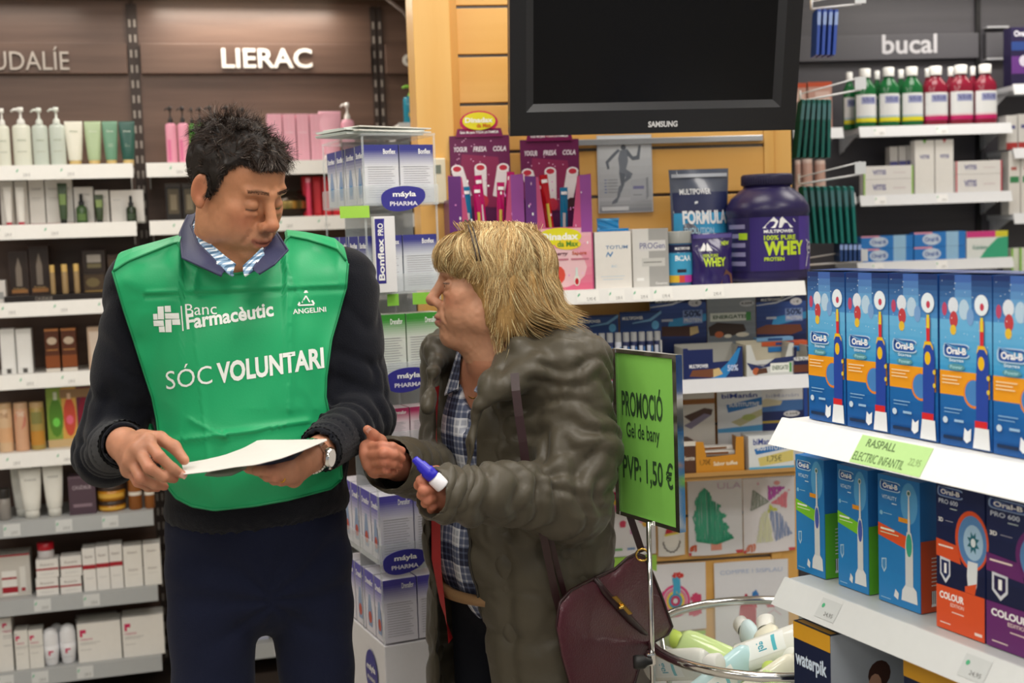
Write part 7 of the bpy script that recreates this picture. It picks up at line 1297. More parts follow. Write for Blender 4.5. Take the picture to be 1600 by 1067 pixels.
for j in range(nv):
    v_ = j / (nv - 1)
    for i in range(nu):
        u_ = i / (nu - 1)
        x = 176 + (544 - 176) * u_
        for _ in range(3):
            yt = np.interp(x, topx, topy); yb = np.interp(x, botx, boty); y = yt + (yb - yt) * v_; a = np.interp(y, [424, 458, 485, 530, 590, 620, 655, 700, 752], [176, 186, 194, 209, 228, 238, 245, 250, 255]); b = np.interp(y, [412, 450, 485, 530, 590, 620, 655, 700, 748], [544, 541, 531, 518, 510, 509, 516, 531, 535]); x = a + (b - a) * u_
        yt = np.interp(x, topx, topy); yb = np.interp(x, botx, boty); y = yt + (yb - yt) * v_
        PX[j, i] = (x, y); h, d = sweat_hit(x, y); q = []
        if h is not None and h.y < 2.62: q.append(h.y)
        if y < 640:
            h = SBF.ray_cast(cam_o, d)[0]
            if h is not None and h.y < 2.62: q.append(h.y)
        if y > 414 and y < 455 and 285 < x < 447:
            h = SBB.ray_cast(cam_o, d)[0]
            if h is not None and h.y > 2.2: q.append(h.y)
        if q: dep[j, i] = min(q)
# fill misses then relax the depth so the cloth spans hollows
from_m = np.isnan(dep); dep[from_m] = np.nanmean(dep)
for _ in range(200):
    q = np.pad(dep, 1, mode='edge'); a = (q[:-2, 1:-1] + q[2:, 1:-1] + q[1:-1, :-2] + q[1:-1, 2:]) / 4; dep[from_m] = a[from_m]
d0_ = dep.copy()
for _ in range(60):
    q = np.pad(dep, 1, mode='edge'); a = (q[:-2, 1:-1] + q[2:, 1:-1] + q[1:-1, :-2] + q[1:-1, 2:]) / 4; dep = np.minimum(a, d0_)
dep -= .011
for j in range(nv):
    for i in range(nu):
        x, y = PX[j, i]; e = 0
        e += .004 * noise3(np.array([[x / 55, y / 55, 1.5]]))[0] * 2 - .0035 * math.exp(-((y - 452 + .04 * (x - 360)) / 3.0) ** 2) * (x > 225) + .004 * math.exp(-((y - 458 + .04 * (x - 360)) / 5.0) ** 2) * (x > 225)
        for (x0, y0, x1, y1, am) in ((262, 692, 352, 681, .006), (352, 681, 480, 660, .007), (352, 681, 300, 655, .004), (440, 400, 470, 470, .005), (305, 420, 300, 455, .005), (455, 440, 450, 640, .003), (300, 500, 330, 780, .003)):
            dx, dy = x1 - x0, y1 - y0; l2 = dx * dx + dy * dy; t = ((x - x0) * dx + (y - y0) * dy) / l2; tt = min(1, max(0, t)); ds = ((x - x0 - tt * dx) * dy - (y - y0 - tt * dy) * dx) / math.sqrt(l2); dist = math.hypot(x - x0 - tt * dx, y - y0 - tt * dy)
            e -= am * math.exp(-(dist / 7) ** 2) * (1 if ds > 0 else .3)
        G_[j, i] = pt3(x, y, dep[j, i] + e)
# over the shoulders and down the back
rowsB = []
top = G_[0]; inb = (PX[0, :, 0] < 284) | (PX[0, :, 0] > 444)
bk = lambda x, z: None
N1 = 60; back = np.zeros((N1, nu, 3)); mf = np.array((sin(myaw), -cos(myaw), 0))
for i in range(nu):
    p0 = top[i] if inb[i] else None
    xb = (i / (nu - 1) - .5) * .4
    for j in range(N1):
        t = j / (N1 - 1); z = 1.47 - .42 * t; o_ = mb_(xb * (1 - .12 * t), .5, z); h, n_, ii, tt = SB.ray_cast(V(o_), V(mf))
        back[j, i] = (np.array(h) - mf * .01) if h is not None else mb_(xb * (1 - .12 * t), .06 + .04 * min(1, t * 6), z)
GREEN = mat('#1ea367', .42, bump=.12, bscale=300, spec=.35, var=.05, key='green_nylon', sheen=.1)
m = MB()
vs = [tuple(p) for r in G_ for p in r]; fs = [(j * nu + i, (j + 1) * nu + i, (j + 1) * nu + i + 1, j * nu + i + 1) for j in range(nv - 1) for i in range(nu - 1)]
m.add(vs, fs, GREEN, True); m.add([(p[0], p[1] + .0025, p[2]) for p in vs], [tuple(reversed(f)) for f in fs], GREEN, True)
vs = [tuple(p) for r in back for p in r]; fs = [(j * nu + i, j * nu + i + 1, (j + 1) * nu + i + 1, (j + 1) * nu + i) for j in range(N1 - 1) for i in range(nu - 1) if not (j < 12 and .34 < i / nu < .66)]
m.add(vs, fs, GREEN, True)
# shoulder bridges between the front top edge and the back panel
for i in range(nu - 1):
    if inb[i] and inb[i + 1]:
        def br(k, t): a, b = V(top[k]), V(back[2][k]); q = a.lerp(b, t); q.z = max(q.z, a.z * (1 - t) + b.z * t) + .035 * sin(pi * t) ; return q
        for s_ in range(6): m.add([br(i, s_ / 6), br(i + 1, s_ / 6), br(i + 1, (s_ + 1) / 6), br(i, (s_ + 1) / 6)], [(0, 1, 2, 3)], GREEN, True)
bib = m.build('green_bib', man)
edge = [G_[0, i] for i in range(0, nu, 2)] ; eL = [G_[j, 0] for j in range(0, nv, 2)]; eR = [G_[j, -1] for j in range(0, nv, 2)]; eB = [G_[-1, i] for i in range(0, nu, 2)]
m = MB()
for e in (eL, eR, eB, edge): m.tube([V(p) + V((0, -.001, 0)) for p in e], .0022, mat('#128552', .5), 6)
m.build('hem', bib)
VB_ = bvh(G_.reshape(-1, 3), [(j * nu + i, (j + 1) * nu + i, (j + 1) * nu + i + 1, j * nu + i + 1) for j in range(nv - 1) for i in range(nu - 1)])
def onbib(x, y, e=.0012):
    d = ray(x, y).normalized(); h, n_, i, t = VB_.ray_cast(cam_o, d); return tuple((h if h is not None else P(x, y, 2.25)) - d * e)
INK = mat('#f2f6f2', .5); m = MB()
def btext(s, bl_, br, up, bold, shear=0):   # baseline from bl_ to br in photo pixels, up = height vector
    vs, fs, _ = tmesh(s, bold, shear); bm = bmesh.new(); vv = [bm.verts.new((a, b, 0)) for a, b in vs]
    for f in fs:
        try: bm.faces.new([vv[i] for i in f])
        except ValueError: pass
    bmesh.ops.triangulate(bm, faces=bm.faces[:]); bmesh.ops.subdivide_edges(bm, edges=[e for e in bm.edges if e.calc_length() > .05], cuts=2, use_grid_fill=False); bmesh.ops.triangulate(bm, faces=bm.faces[:]); bm.verts.index_update()
    m.add([onbib(bl_[0] + (br[0] - bl_[0]) * v_.co.x + up[0] * v_.co.y, bl_[1] + (br[1] - bl_[1]) * v_.co.x + up[1] * v_.co.y) for v_ in bm.verts], [[v_.index for v_ in f.verts] for f in bm.faces], INK); bm.free()
btext('Banc', (290, 493), (339, 491), (-1, -18), .0); btext('Farmacèutic', (292, 515), (428, 494), (-2, -23), .03)
m.build('printed_lettering', bib); m = MB()
btext('SÓC', (260, 609), (332, 599), (-2, -36), -.002); btext('VOLUNTARI', (340, 600), (507, 575), (-2, -33), .035); m.build('printed_lettering', bib); m = MB(); btext('ANGELINI', (458, 491), (510, 487), (-1, -8), .02)
def bpoly(pts, e=.0012): m.add([onbib(x, y, e) for x, y in pts], [tuple(range(len(pts)))], INK)
m.build('printed_lettering', bib); m = MB()
bpoly([(282, 478), (284, 478), (287, 517), (285, 517)])
def cr(x, y, w_, h_): bpoly([(x, y), (x + w_, y - .5), (x + w_ + .8, y + h_), (x + .8, y + h_)])
for (x, y, w_, h_) in ((246, 479, 9.5, 20), (257, 478, 9.5, 9.5), (257.5, 489.5, 22, 8.5), (239, 490.5, 6.5, 9), (239.5, 501, 16, 8.5), (248, 510.5, 9, 8.5), (258, 499.5, 9.5, 19.5), (268.5, 499, 12.5, 8.5)): cr(x, y, w_, h_)
def tri(x0, y0, x1, y1, wd):
    dx, dy = x1 - x0, y1 - y0; l = math.hypot(dx, dy); nx, ny = -dy / l * wd / 2, dx / l * wd / 2; bpoly([(x0 + nx, y0 + ny), (x1 + nx, y1 + ny), (x1 - nx, y1 - ny), (x0 - nx, y0 - ny)])
m.build('cross_emblem', bib); m = MB(); tri(478, 454, 466, 477, 3); tri(478, 454, 491, 475, 3); tri(466, 477, 491, 476, 2.5); tri(478, 462, 472, 473, 2.2); tri(478, 462, 484, 472, 2.2)
m.build('triangle_emblem', bib)
# collars
nkb = V(nk) + V((0, 0, -.0)); cz = P(350, 400, 2.34).z
CK = plaid('gingham', '#7f9dba', '#3f607e', '#dfe6ea', 85, 85); JC = mat('#2e3252', .6, bump=.2, bscale=400, key='indigo_twill')
def loft(name, inner, outer, mt_, th=.004, bulge=.006):
    """a collar leaf lofted between its inner fold and its outer edge"""
    def ev(arr, a): t = a * (len(arr) - 1); i = min(int(t), len(arr) - 2); f = t - i; return arr[i] * (1 - f) + arr[i + 1] * f
    ia = np.array([P(*q) for q in inner]); oa = np.array([P(*q) for q in outer]); fn = lambda a, b, o=0: V(ev(ia, a) * (1 - b) + ev(oa, a) * b) + V((0, -bulge * sin(pi * b) + o, 0))
    m = MB(); m.grid(lambda a, b: fn(a, b), 30, 8, mt_); m.grid(lambda a, b: fn(1 - a, b, th), 30, 8, mt_); m.tube([fn(k / 30, 1, th / 2) for k in range(31)], th * .6, mt_, 6); m.tube([fn(k / 30, 0, th / 2) for k in range(31)], th * .6, mt_, 6); m.build(name, man)
nz = lambda x, y: float(np.nanmin(dep[:6, int(np.clip((x - 176) / 368 * (nu - 1), 0, nu - 1))]))
loft('shirt_collar', [(345, 330, 2.5), (318, 336, 2.42), (312, 356, 2.36), (330, 384, 2.30), (350, 401, 2.26), (367, 414, 2.245)], [(335, 335, 2.5), (303, 338, 2.43), (297, 358, 2.36), (316, 394, 2.27), (338, 415, 2.235), (364, 431, 2.225)], CK)
loft('shirt_collar', [(410, 388, 2.29), (395, 403, 2.26), (380, 417, 2.245)], [(416, 402, 2.26), (402, 418, 2.235), (382, 431, 2.225)], CK)
loft('jacket_collar', [(345, 332, 2.51), (306, 332, 2.44), (298, 352, 2.37), (308, 380, 2.30), (330, 402, 2.25), (350, 424, 2.225)], [(330, 336, 2.52), (293, 337, 2.45), (281, 364, 2.37), (285, 403, 2.25), (316, 417, 2.215), (346, 431, 2.21)], JC)
loft('jacket_collar', [(424, 366, 2.37), (418, 380, 2.32), (408, 398, 2.27), (396, 420, 2.225)], [(432, 364, 2.37), (449, 391, 2.27), (428, 413, 2.22), (404, 428, 2.21)], JC)
m = MB(); m.grid(lambda a, b: tuple(mb_((a - .5) * .14, -.055 - .05 * b + .1 * (abs(a - .5) * 2) ** 2, 1.47 - .07 * b)), 16, 8, JC); m.build('jacket_front', man)
# watch and ring
def band(name, c, d, rx, ry, wd, mt_, par, n=28, th=.003):
    m = MB(); d = V(d).normalized(); e = d.cross(V((0, 0, 1))).normalized(); g = d.cross(e); c = V(c)
    for k in range(n):
        t0, t1 = 2 * pi * k / n, 2 * pi * (k + .82) / n; q = []
        for t in (t0, t1):
            for ro in (0, th):
                for s in (-1, 1): q.append(c + e * (rx + ro) * cos(t) + g * (ry + ro) * sin(t) + d * s * wd / 2)
        m.add(q, [(0, 1, 5, 4), (2, 6, 7, 3), (0, 2, 3, 1), (4, 5, 7, 6), (0, 4, 6, 2), (1, 3, 7, 5)], mt_)
    return m, c, e, g, d
wd_ = V(elL - wrL); wc = V(wrL) - wd_.normalized() * .002
m, c, e, g, d = band('w', wc, wd_, .031, .0275, .018, CHR, man); wt = m.build('wristwatch', man)
m = MB(); cc = c - g * 0 ; side = V((.75, -.6, -.1)); side = (side - d * side.dot(d)).normalized(); x_ = d.cross(side); m.X = M.Translation(c + side * .031) @ M([[x_[0], d[0], side[0], 0], [x_[1], d[1], side[1], 0], [x_[2], d[2], side[2], 0], [0, 0, 0, 1]])
m.lathe([(.0, 0), (.018, 0), (.0185, .005), (.016, .009)], CHR, 28, cap=False); m.lathe([(0, .0085), (.0155, .0085)], mat('#dcdcd8', .2), 28, cap=False); m.box(.018, .021, -.002, .002, .002, .006, CHR); m.X = M.Identity(4); m.build('watch_case', wt)
a, b = V(lf[2][0]), V(lf[2][1]); cc = a.lerp(b, .6); dr = (b - a).normalized(); e = dr.orthogonal().normalized(); g = dr.cross(e); m = MB(); m.tube([cc + (e * cos(2 * pi * k / 20) + g * sin(2 * pi * k / 20)) * .0102 for k in range(20)], .0016, mat('#d9a441', .2, 1), 8, closed=True); m.build('gold_ring', man)
# papers in his hands
def paper(name, near, far, lab, mt_, th=.0008, n=24, sag=0.0, extra=None):
    na = np.array([P(*q) for q in near]); fa = np.array([P(*q) for q in far])
    def ev(arr, a): t = a * (len(arr) - 1); i = min(int(t), len(arr) - 2); f = t - i; f = f; return arr[i] * (1 - f) + arr[i + 1] * f
    m = MB(); fn = lambda a, b, o=0: V(ev(na, a) * (1 - b) + ev(fa, a) * b) + V((0, 0, o))
    m.grid(lambda a, b: fn(a, b), n, 6, mt_); m.grid(lambda a, b: fn(1 - a, b, -th), n, 6, mt_)
    if extra: extra(m, fn)
    return m.build(name, None, lab, 'paper', 'papers held by the man')
paper('paper_sheet', [(287, 741, 2.035), (325, 737, 2.03), (365, 730, 2.02), (400, 726, 2.01), (440, 716, 2.02), (475, 703, 2.05), (511, 688, 2.1)], [(284, 724, 2.12), (320, 718, 2.14), (350, 711, 2.16), (380, 700, 2.18), (404, 687, 2.2), (450, 687, 2.2), (510, 685.5, 2.2)], 'large white sheet of paper held open by the man', mat('#d9d4d0', .6))
paper('leaflet', [(319, 742, 2.045), (340, 744, 2.045), (362, 742, 2.045), (383, 732, 2.05)], [(330, 733, 2.09), (350, 728, 2.09), (368, 727, 2.09), (386, 729, 2.09)], 'small greenish leaflet under the big white sheet', mat('#b9c2b4', .5), .0015, extra=lambda m, fn: [m.quad(fn(.1, .2 + .2 * k, .0006), fn(.9, .2 + .2 * k, .0006), fn(.9, .26 + .2 * k, .0006), fn(.1, .26 + .2 * k, .0006), mat('#8a9a86', .5)) for k in range(4)])
paper('card', [(400, 727, 2.05), (430, 724, 2.055), (458, 717, 2.06)], [(425, 708, 2.11), (450, 707, 2.12), (476, 703, 2.13)], 'indigo blue card partly under the big white sheet', mat('#34386e', .35), .0012, extra=lambda m, fn: m.text('info', lambda a, b: fn(.4 + .3 * a, .3 + .4 * b, .0006), mat('#9aa0c8', .4)))
# ---------------------------------------------------------------- the woman in the padded coat
WC = V((-.005, 2.58, 0)); wyaw = R(-45)
def wb(x, y, z): return np.array((WC.x + x * cos(wyaw) - y * sin(wyaw), WC.y + x * sin(wyaw) + y * cos(wyaw), z))
wAX = [(cos(wyaw), sin(wyaw), 0), (-sin(wyaw), cos(wyaw), 0), (0, 0, 1)]
HW = frame(R(-84), R(-3), R(0), P(760, 449, 2.5), .93)
wL, wF, wC_ = head(1, False, 0, '#bd8a6c', '#a5605a', hx('#8a6a4e'), .002)
wh = xf(HW, wL); wnk = np.array(HW @ V((0, .035, -.15)))
sR, sL = wb(-.165, 0, 1.24), wb(.165, 0, 1.235)
eR_, wR_ = pt3(698, 742, 2.6), pt3(622, 728, 2.37)
eL_, wL_ = pt3(888, 775, 2.39), pt3(700, 772, 2.21)
v = Vol(wb(0, 0, 0) - [.4, .45, -.02], wb(0, 0, 0) + [.36, .32, 1.4], .0065)
v.cone(wnk, wb(0, .0, 1.2), .055, .062, .04); v.cone(np.array(HW @ V((0, .008, -.15))), wb(0, -.03, 1.22), .043, .05, .03); v.ell(wb(0, 0, 1.1), (.13, .1, .19), .04, ax=wAX); v.ell(wb(0, 0, .9), (.14, .11, .17), .04, ax=wAX); v.cone(sR, sL, .04, .04, .03); v.ell(wb(0, -.05, 1.2), (.1, .05, .07), .04, ax=wAX)
for s, sh, el, wr in ((-1, sR, eR_, wR_), (1, sL, eL_, wL_)): v.chain([sh, el, wr], [.042, .036, .025], .02); v.chain([wb(s * .075, 0, .8), wb(s * .085, -.01, .43), wb(s * .09, .01, .09)], [.07, .05, .036], .02); v.cone(wb(s * .09, .02, .05), wb(s * .1, -.11, .035), .032, .026, .02)
bP, bF = v.mesh()
rp2 = [pt3(574, 699, 2.28), pt3(575, 711, 2.27), pt3(579, 724, 2.275), pt3(586, 735, 2.29)]
rf2 = [[rp2[0], pt3(597, 697, 2.235), pt3(613, 698, 2.235), pt3(628, 704, 2.25)], [rp2[1], pt3(600, 708, 2.22), pt3(616, 710, 2.23), pt3(628, 716, 2.25)], [rp2[2], pt3(602, 721, 2.225), pt3(614, 724, 2.235), pt3(624, 728, 2.255)], [rp2[3], pt3(604, 734, 2.24), pt3(612, 736, 2.255), pt3(617, 737, 2.27)]]
rt2 = [pt3(601, 706, 2.31), pt3(594, 689, 2.29), pt3(583, 680, 2.28), pt3(574, 671, 2.27)]
h1 = handmesh(wR_, rp2, rf2, rt2, wR_ + (eR_ - wR_) * .2, .0086)
lp2 = [pt3(682, 750, 2.2), pt3(683, 763, 2.195), pt3(686, 775, 2.2), pt3(690, 786, 2.21)]
lf2 = [[lp2[0], pt3(658, 751, 2.165), pt3(654, 758, 2.18), pt3(662, 761, 2.195)], [lp2[1], pt3(662, 766, 2.155), pt3(659, 773, 2.17), pt3(668, 775, 2.19)], [lp2[2], pt3(668, 780, 2.165), pt3(665, 786, 2.18), pt3(674, 789, 2.2)], [lp2[3], pt3(676, 791, 2.185), pt3(674, 796, 2.195), pt3(682, 797, 2.21)]]
lt2 = [pt3(694, 752, 2.225), pt3(682, 738, 2.225), pt3(673, 738, 2.215), pt3(664, 743, 2.205)]
h2 = handmesh(wL_, lp2, lf2, lt2, wL_ + (eL_ - wL_) * .2, .0086)
u, f2 = keep(bP, bF, ~((bP[:, 2] > wnk[2] + .004) & (np.linalg.norm(bP[:, :2] - wnk[:2], axis=1) < .12)))
sk = '#bd8a6c'; bc_ = np.tile(np.array(hx(sk)), (len(u), 1)); bc_ = blend(bc_, .5 * np.exp(-((bP[u] - wb(0, -.1, 1.24)) ** 2).sum(1) / .09 ** 2), hx('#b0654c'))
pP, pF, pC = joinp([(wh, wF, wC_), (bP[u], f2, bc_), (h1[0], h1[1], handcol(h1, [f[-1] for f in rf2] + [f[1] for f in rf2], '#b9785e')), (h2[0], h2[1], handcol(h2, [f[-1] for f in lf2] + [f[1] for f in lf2], '#b9785e'))])
wo = npobj('person', pP, pF, SKIN, None, pC, label='blonde woman in olive padded coat facing the man, holding a blue capped bottle', cat='person')
for s in (-1, 1):
    m = MB(); c = HW @ V((s * .032, -.0775, .0035)); m.X = M.Translation(c); m.lathe([(.0113 * sin(t), -.0113 * cos(t)) for t in np.linspace(.01, pi - .01, 12)], mat('#ded4cc', .15), 18, cap=False)
    m.X = M.Translation(c) @ HW.to_3x3().normalized().to_4x4() @ M.Rotation(pi / 2, 4, 'X'); m.lathe([(.0055, .0102), (.004, .0112), (.0022, .0116)], mat('#5a4a3c', .1), 18, cap=False); m.lathe([(.0023, .0117), (0, .0118)], mat('#0a0808', .1), 18, cap=False); m.X = M.Identity(4); m.build('eyeball', wo)
nail(wo, rt2[2], rt2[3], (-.3, 2.0, 1.3))
# hair: base volume plus locks
hv = Vol((-.13, -.17, -.17), (.13, .22, .17), .004)
hv.ell((0, .03, .045), (.094, .112, .088), .02); hv.ell((0, -.045, .06), (.078, .062, .05), .03); hv.ell((0, .07, -.0), (.094, .08, .07), .03)
for s in (-1, 1): hv.ell((s * .07, .035, -.035), (.024, .05, .07), .03)
hv.ell((0, .1, -.035), (.09, .05, .035), .03); hv.ell((0, -.085, -.07), (.12, .075, .095), .02, 's'); hv.ell((0, .03, -.15), (.05, .08, .07), .02, 's')
cP, cF = hv.mesh(); cN = vnorm(cP, cF); azi = np.arctan2(cP[:, 0], cP[:, 1] - .02)
cP = cP + cN * (noise3(np.stack([azi * 1.0, cP[:, 1], cP[:, 2]], 1), (14, 30, 10)) * .012)[:, None]
HB = bvh(cP, cF)
cc_ = np.tile(np.array(hx('#a3814f')), (len(cP), 1)) * (1 + .7 * noise3(np.stack([azi, cP[:, 1], cP[:, 2]], 1), (40, 60, 20)))[:, None]
up_ = cP[:, 2] > -.02; dn = np.where(np.ones(len(cP), bool))[0]
n = 15000; w8 = np.clip((cP[:, 2] + .05) * 12, .35, 1.6); ri = RNG.choice(len(cP), n, p=w8 / w8.sum()); r0 = cP[ri] + cN[ri] * .0005; nn0 = cN[ri]
part = np.array((.0, -.01, .14))
fl = r0 - part; fl -= nn0 * (fl * nn0).sum(1)[:, None]; fl /= np.maximum(np.linalg.norm(fl, axis=1), 1e-6)[:, None]
fr_ = np.clip((-.03 - r0[:, 1]) / .05, 0, 1)
fl = fl + np.stack([np.sign(r0[:, 0]) * .35 * fr_, 0 * fr_, -.2 - .5 * np.clip((.06 - r0[:, 2]) / .1, 0, 1)], 1) + nn0 * .05
fl[:, 1] += np.clip((r0[:, 1] - .02) / .08, 0, 1) * .2; clump = noise3(np.stack([r0[:, 0] * 1.0, r0[:, 1], r0[:, 2]], 1), (45, 45, 45))[:, None]
d0 = fl + RNG.normal(0, .1, (n, 3)) + clump * np.array((.6, .9, .3)); d0 /= np.linalg.norm(d0, axis=1)[:, None]
ln = (.05 + .04 * RNG.random(n)) * np.where(fr_ > .3, .7, 1.0) * np.where(RNG.random(n) < .05, 1.3, 1); ph = RNG.uniform(0, 6.28, n)
def wave(p, f, sd): return np.stack([noise3(p + sd, (f, f, f)), noise3(p + sd + 3.1, (f, f, f)), noise3(p + sd + 7.7, (f, f, f)) * .6], 1)
COLL = (((0, .03, .045), (.095, .113, .089)), ((0, -.045, .06), (.079, .063, .051)), ((0, .07, 0), (.092, .078, .07)), ((0, -.01, -.02), (.07, .075, .06)))
stop = RNG.uniform(-.012, .014, 40000)
def pull(q):
    best = np.full(len(q), 9.0); tgt = q.copy()
    for c, r in COLL[:3]:
        z = (q - np.array(c)) / (np.array(r) + .006); l = np.linalg.norm(z, axis=1); b_ = l < best; best[b_] = l[b_]; tgt[b_] = (z[b_] / l[b_][:, None]) * (np.array(r) + .006) + np.array(c)
    w_ = (np.clip((best - 1.02) / .06, 0, .8) * (q[:, 2] > .015))[:, None]; return q * (1 - w_) + tgt * w_
def limit(p, q, d):
    """hair ends at the fringe line and leaves the cheek free"""
    s_ = stop[:len(q)]; bad = (q[:, 2] < .036 + s_ - .35 * (q[:, 1] + .09) * (q[:, 1] < -.02)) & (q[:, 1] < -.008 + s_ * .8 + .25 * np.maximum(0, -.03 - q[:, 2])); q[bad] = p[bad]; return q
def stp(p, d, k):
    g_ = np.stack([0 * ph, .03 * (p[:, 1] > .05), -.12 - .05 * (p[:, 2] < 0)], 1); flick = np.where((p[:, 1] > .08) & (p[:, 2] < -.02), 1, 0)[:, None] * np.array((0, .16, .13)); cu = np.stack([np.sin(ph + k * .5), np.cos(ph * 1.3 + k * .45), 0 * ph], 1) * .04
    d = d + g_ + cu + flick + wave(p, 26, 0) * .5; d /= np.linalg.norm(d, axis=1)[:, None]; q = p + d * (ln / 8)[:, None]
    for c, r in COLL[:3]:
        z = (q - np.array(c)) / np.array(r); l = np.linalg.norm(z, axis=1); m_ = l < 1; q[m_] = (z[m_] / l[m_][:, None] * 1.01) * np.array(r) + np.array(c)
    return limit(p, pull(q), d), d
def wcol(n):
    c = np.tile(np.array(hx('#bf9c68')), (n, 1)) * RNG.uniform(.5, 1.3, (n, 1)); a = RNG.random(n); c[a < .25] = np.array(hx('#e6d3a0')) * RNG.uniform(.8, 1.1, ((a < .25).sum(), 1)); c[a > .86] = np.array(hx('#7c5c38')) * RNG.uniform(.7, 1.2, ((a > .86).sum(), 1)); return c
sV, sF, sC = strands((r0, d0), stp, 8, .0012, wcol)
# long loose locks from the crown that reach the fringe, the cheek and the collar
n = 2600; a_ = RNG.uniform(-pi, pi, n); r0 = part + np.stack([.03 * np.sin(a_), .05 * np.cos(a_) + .03, np.full(n, -.006)], 1) + RNG.normal(0, .012, (n, 3)) * [1, 1.5, .2]; nn0 = np.zeros_like(r0); nn0[:, 2] = 1
d0 = np.stack([np.sin(a_), np.cos(a_), .15 + 0 * a_], 1) + RNG.normal(0, .15, (n, 3)); d0 /= np.linalg.norm(d0, axis=1)[:, None]; ln = RNG.uniform(.14, .215, n) * np.where(np.cos(a_) < -.75, .8, 1); ph = RNG.uniform(0, 6.28, n)
def st2(p, d, k):
    g_ = np.array((0, 0, -.13)); cu = np.stack([np.sin(ph + k * .35), np.cos(ph * 1.3 + k * .3), .3 * np.sin(ph * 2 + k * .4)], 1) * .05; flick = np.where((p[:, 1] > .09) & (p[:, 2] < -.01), 1, 0)[:, None] * np.array((0, .2, .13))
    d = d + g_ + cu + flick + wave(p, 22, 5) * .45; d /= np.linalg.norm(d, axis=1)[:, None]; q = p + d * (ln / 16)[:, None]
    for c, r in COLL:
        z = (q - np.array(c)) / (np.array(r) + .002); l = np.linalg.norm(z, axis=1); m_ = l < 1; q[m_] = (z[m_] / l[m_][:, None] * 1.01) * (np.array(r) + .002) + np.array(c)
    return limit(p, pull(q), d), d
tV, tF, tC = strands((r0, d0), st2, 16, .0013, wcol)
aV, aF, aC = joinp([(cP, cF, np.clip(cc_, 0, 1)), (sV, sF, sC), (tV, tF, tC)]); npobj('hair', xf(HW, aV), aF, HAIRM, wo, aC)
m = MB()
def hb(t, o=0): p = HW @ V((.1 * sin(t), -.022 - .02 * cos(t) + o, .045 + .095 * cos(t))); return p
for o in (-.004, .004): m.tube([hb(t, o) for t in np.linspace(-1.45, 1.45, 30)], .0016, mat('#2c2018', .25), 6)
m.build('headband', wo)
# shirt
v = Vol(wb(0, 0, 0) - [.34, .34, -.68], wb(0, 0, 0) + [.34, .34, 1.36], .006)
v.ell(wb(0, 0, 1.1), (.15, .125, .2), .04, ax=wAX); v.ell(wb(0, -.015, .88), (.155, .145, .18), .05, ax=wAX); v.cone(sR, sL, .05, .05, .04); v.ell(wb(0, -.055, 1.1), (.11, .08, .1), .04, ax=wAX)
v.cone(wb(.0, -.17, 1.285), wb(0, -.13, 1.12), .05, .006, .01, 's'); v.cone(wnk + [0, 0, .08], wnk - [0, 0, .05], .085, .082, .01, 's'); v.cone(wb(-.2, 0, .66), wb(.2, 0, .66), .06, .06, .01, 's')
a, b = v.mesh(); nrm = vnorm(a, b); a = a + nrm * (.005 * np.sin(a[:, 0] * 60 - a[:, 1] * 50 + 2 * noise3(a, (14, 14, 8))) * np.clip((1.2 - a[:, 2]) * 3, 0, 1))[:, None]
PLD = plaid('navy_plaid', '#58617c', '#1c2038', '#d3d4d8', 16, 14, True); npobj('plaid_shirt', smooth(a, b, 1, .5), b, PLD, wo)
m = MB()    # shirt collar wings
for s in (-1, 1):
    q = [wb(s * .064, -.01, 1.315), wb(s * .062, -.075, 1.28), wb(s * .022, -.125, 1.2), wb(s * .07, -.12, 1.185), wb(s * .1, -.06, 1.25), wb(s * .088, 0, 1.295)]
    m.add([tuple(p) for p in q], [(0, 1, 4, 5), (1, 2, 3, 4)], PLD); m.add([tuple(p + [0, .003, -.003]) for p in q], [(5, 4, 1, 0), (4, 3, 2, 1)], PLD)
m.build('shirt_collar', wo)
m = MB(); m.tube([tuple(wb(.062 * sin(t), -.01 - .098 * max(0, cos(t)) ** .7, 1.31 - .13 * max(0, cos(t)) ** 1.4)) for t in np.linspace(-1.5, 1.5, 30)], .0012, mat('#c79a3c', .25, 1), 6); m.build('necklace', wo)
for i in range(5): z = 1.11 - .085 * i; p = wb(-.004, -.2, z); d = mfd = np.array((-sin(wyaw) * -1, 0, 0))
# red lining strip of the open coat side
# trousers and shoes
v = Vol(wb(0, 0, 0) - [.3, .3, -.03], wb(0, 0, 0) + [.3, .3, .92], .007)
v.ell(wb(0, 0, .8), (.15, .125, .13), .04, ax=wAX)
for s in (-1, 1): v.chain([wb(s * .075, 0, .76), wb(s * .085, -.01, .42), wb(s * .09, .01, .06)], [.09, .072, .058], .03)
a, b = v.mesh(); npobj('trousers', a + vnorm(a, b) * (noise3(a, (12, 12, 6)) * .012)[:, None], b, mat('#0f1119', .85, bump=.3, bscale=400, spec=.2), wo)
for s in (-1, 1):
    v = Vol(wb(s * .095, -.06, 0) - [.2, .2, .005], wb(s * .095, -.06, 0) + [.2, .2, .12], .005); v.cone(wb(s * .09, .04, .04), wb(s * .1, -.12, .033), .038, .033, .02); a, b = v.mesh(); a[:, 2] = np.maximum(a[:, 2], .002); npobj('shoe', a, b, mat('#17120f', .35), wo)
m = MB(); m.tube([tuple(wb(.152 * sin(t), -.015 - .14 * cos(t), .79)) for t in np.linspace(-1.2, 1.2, 24)], .012, mat('#8a6a48', .5), 6); m.build('belt', wo)
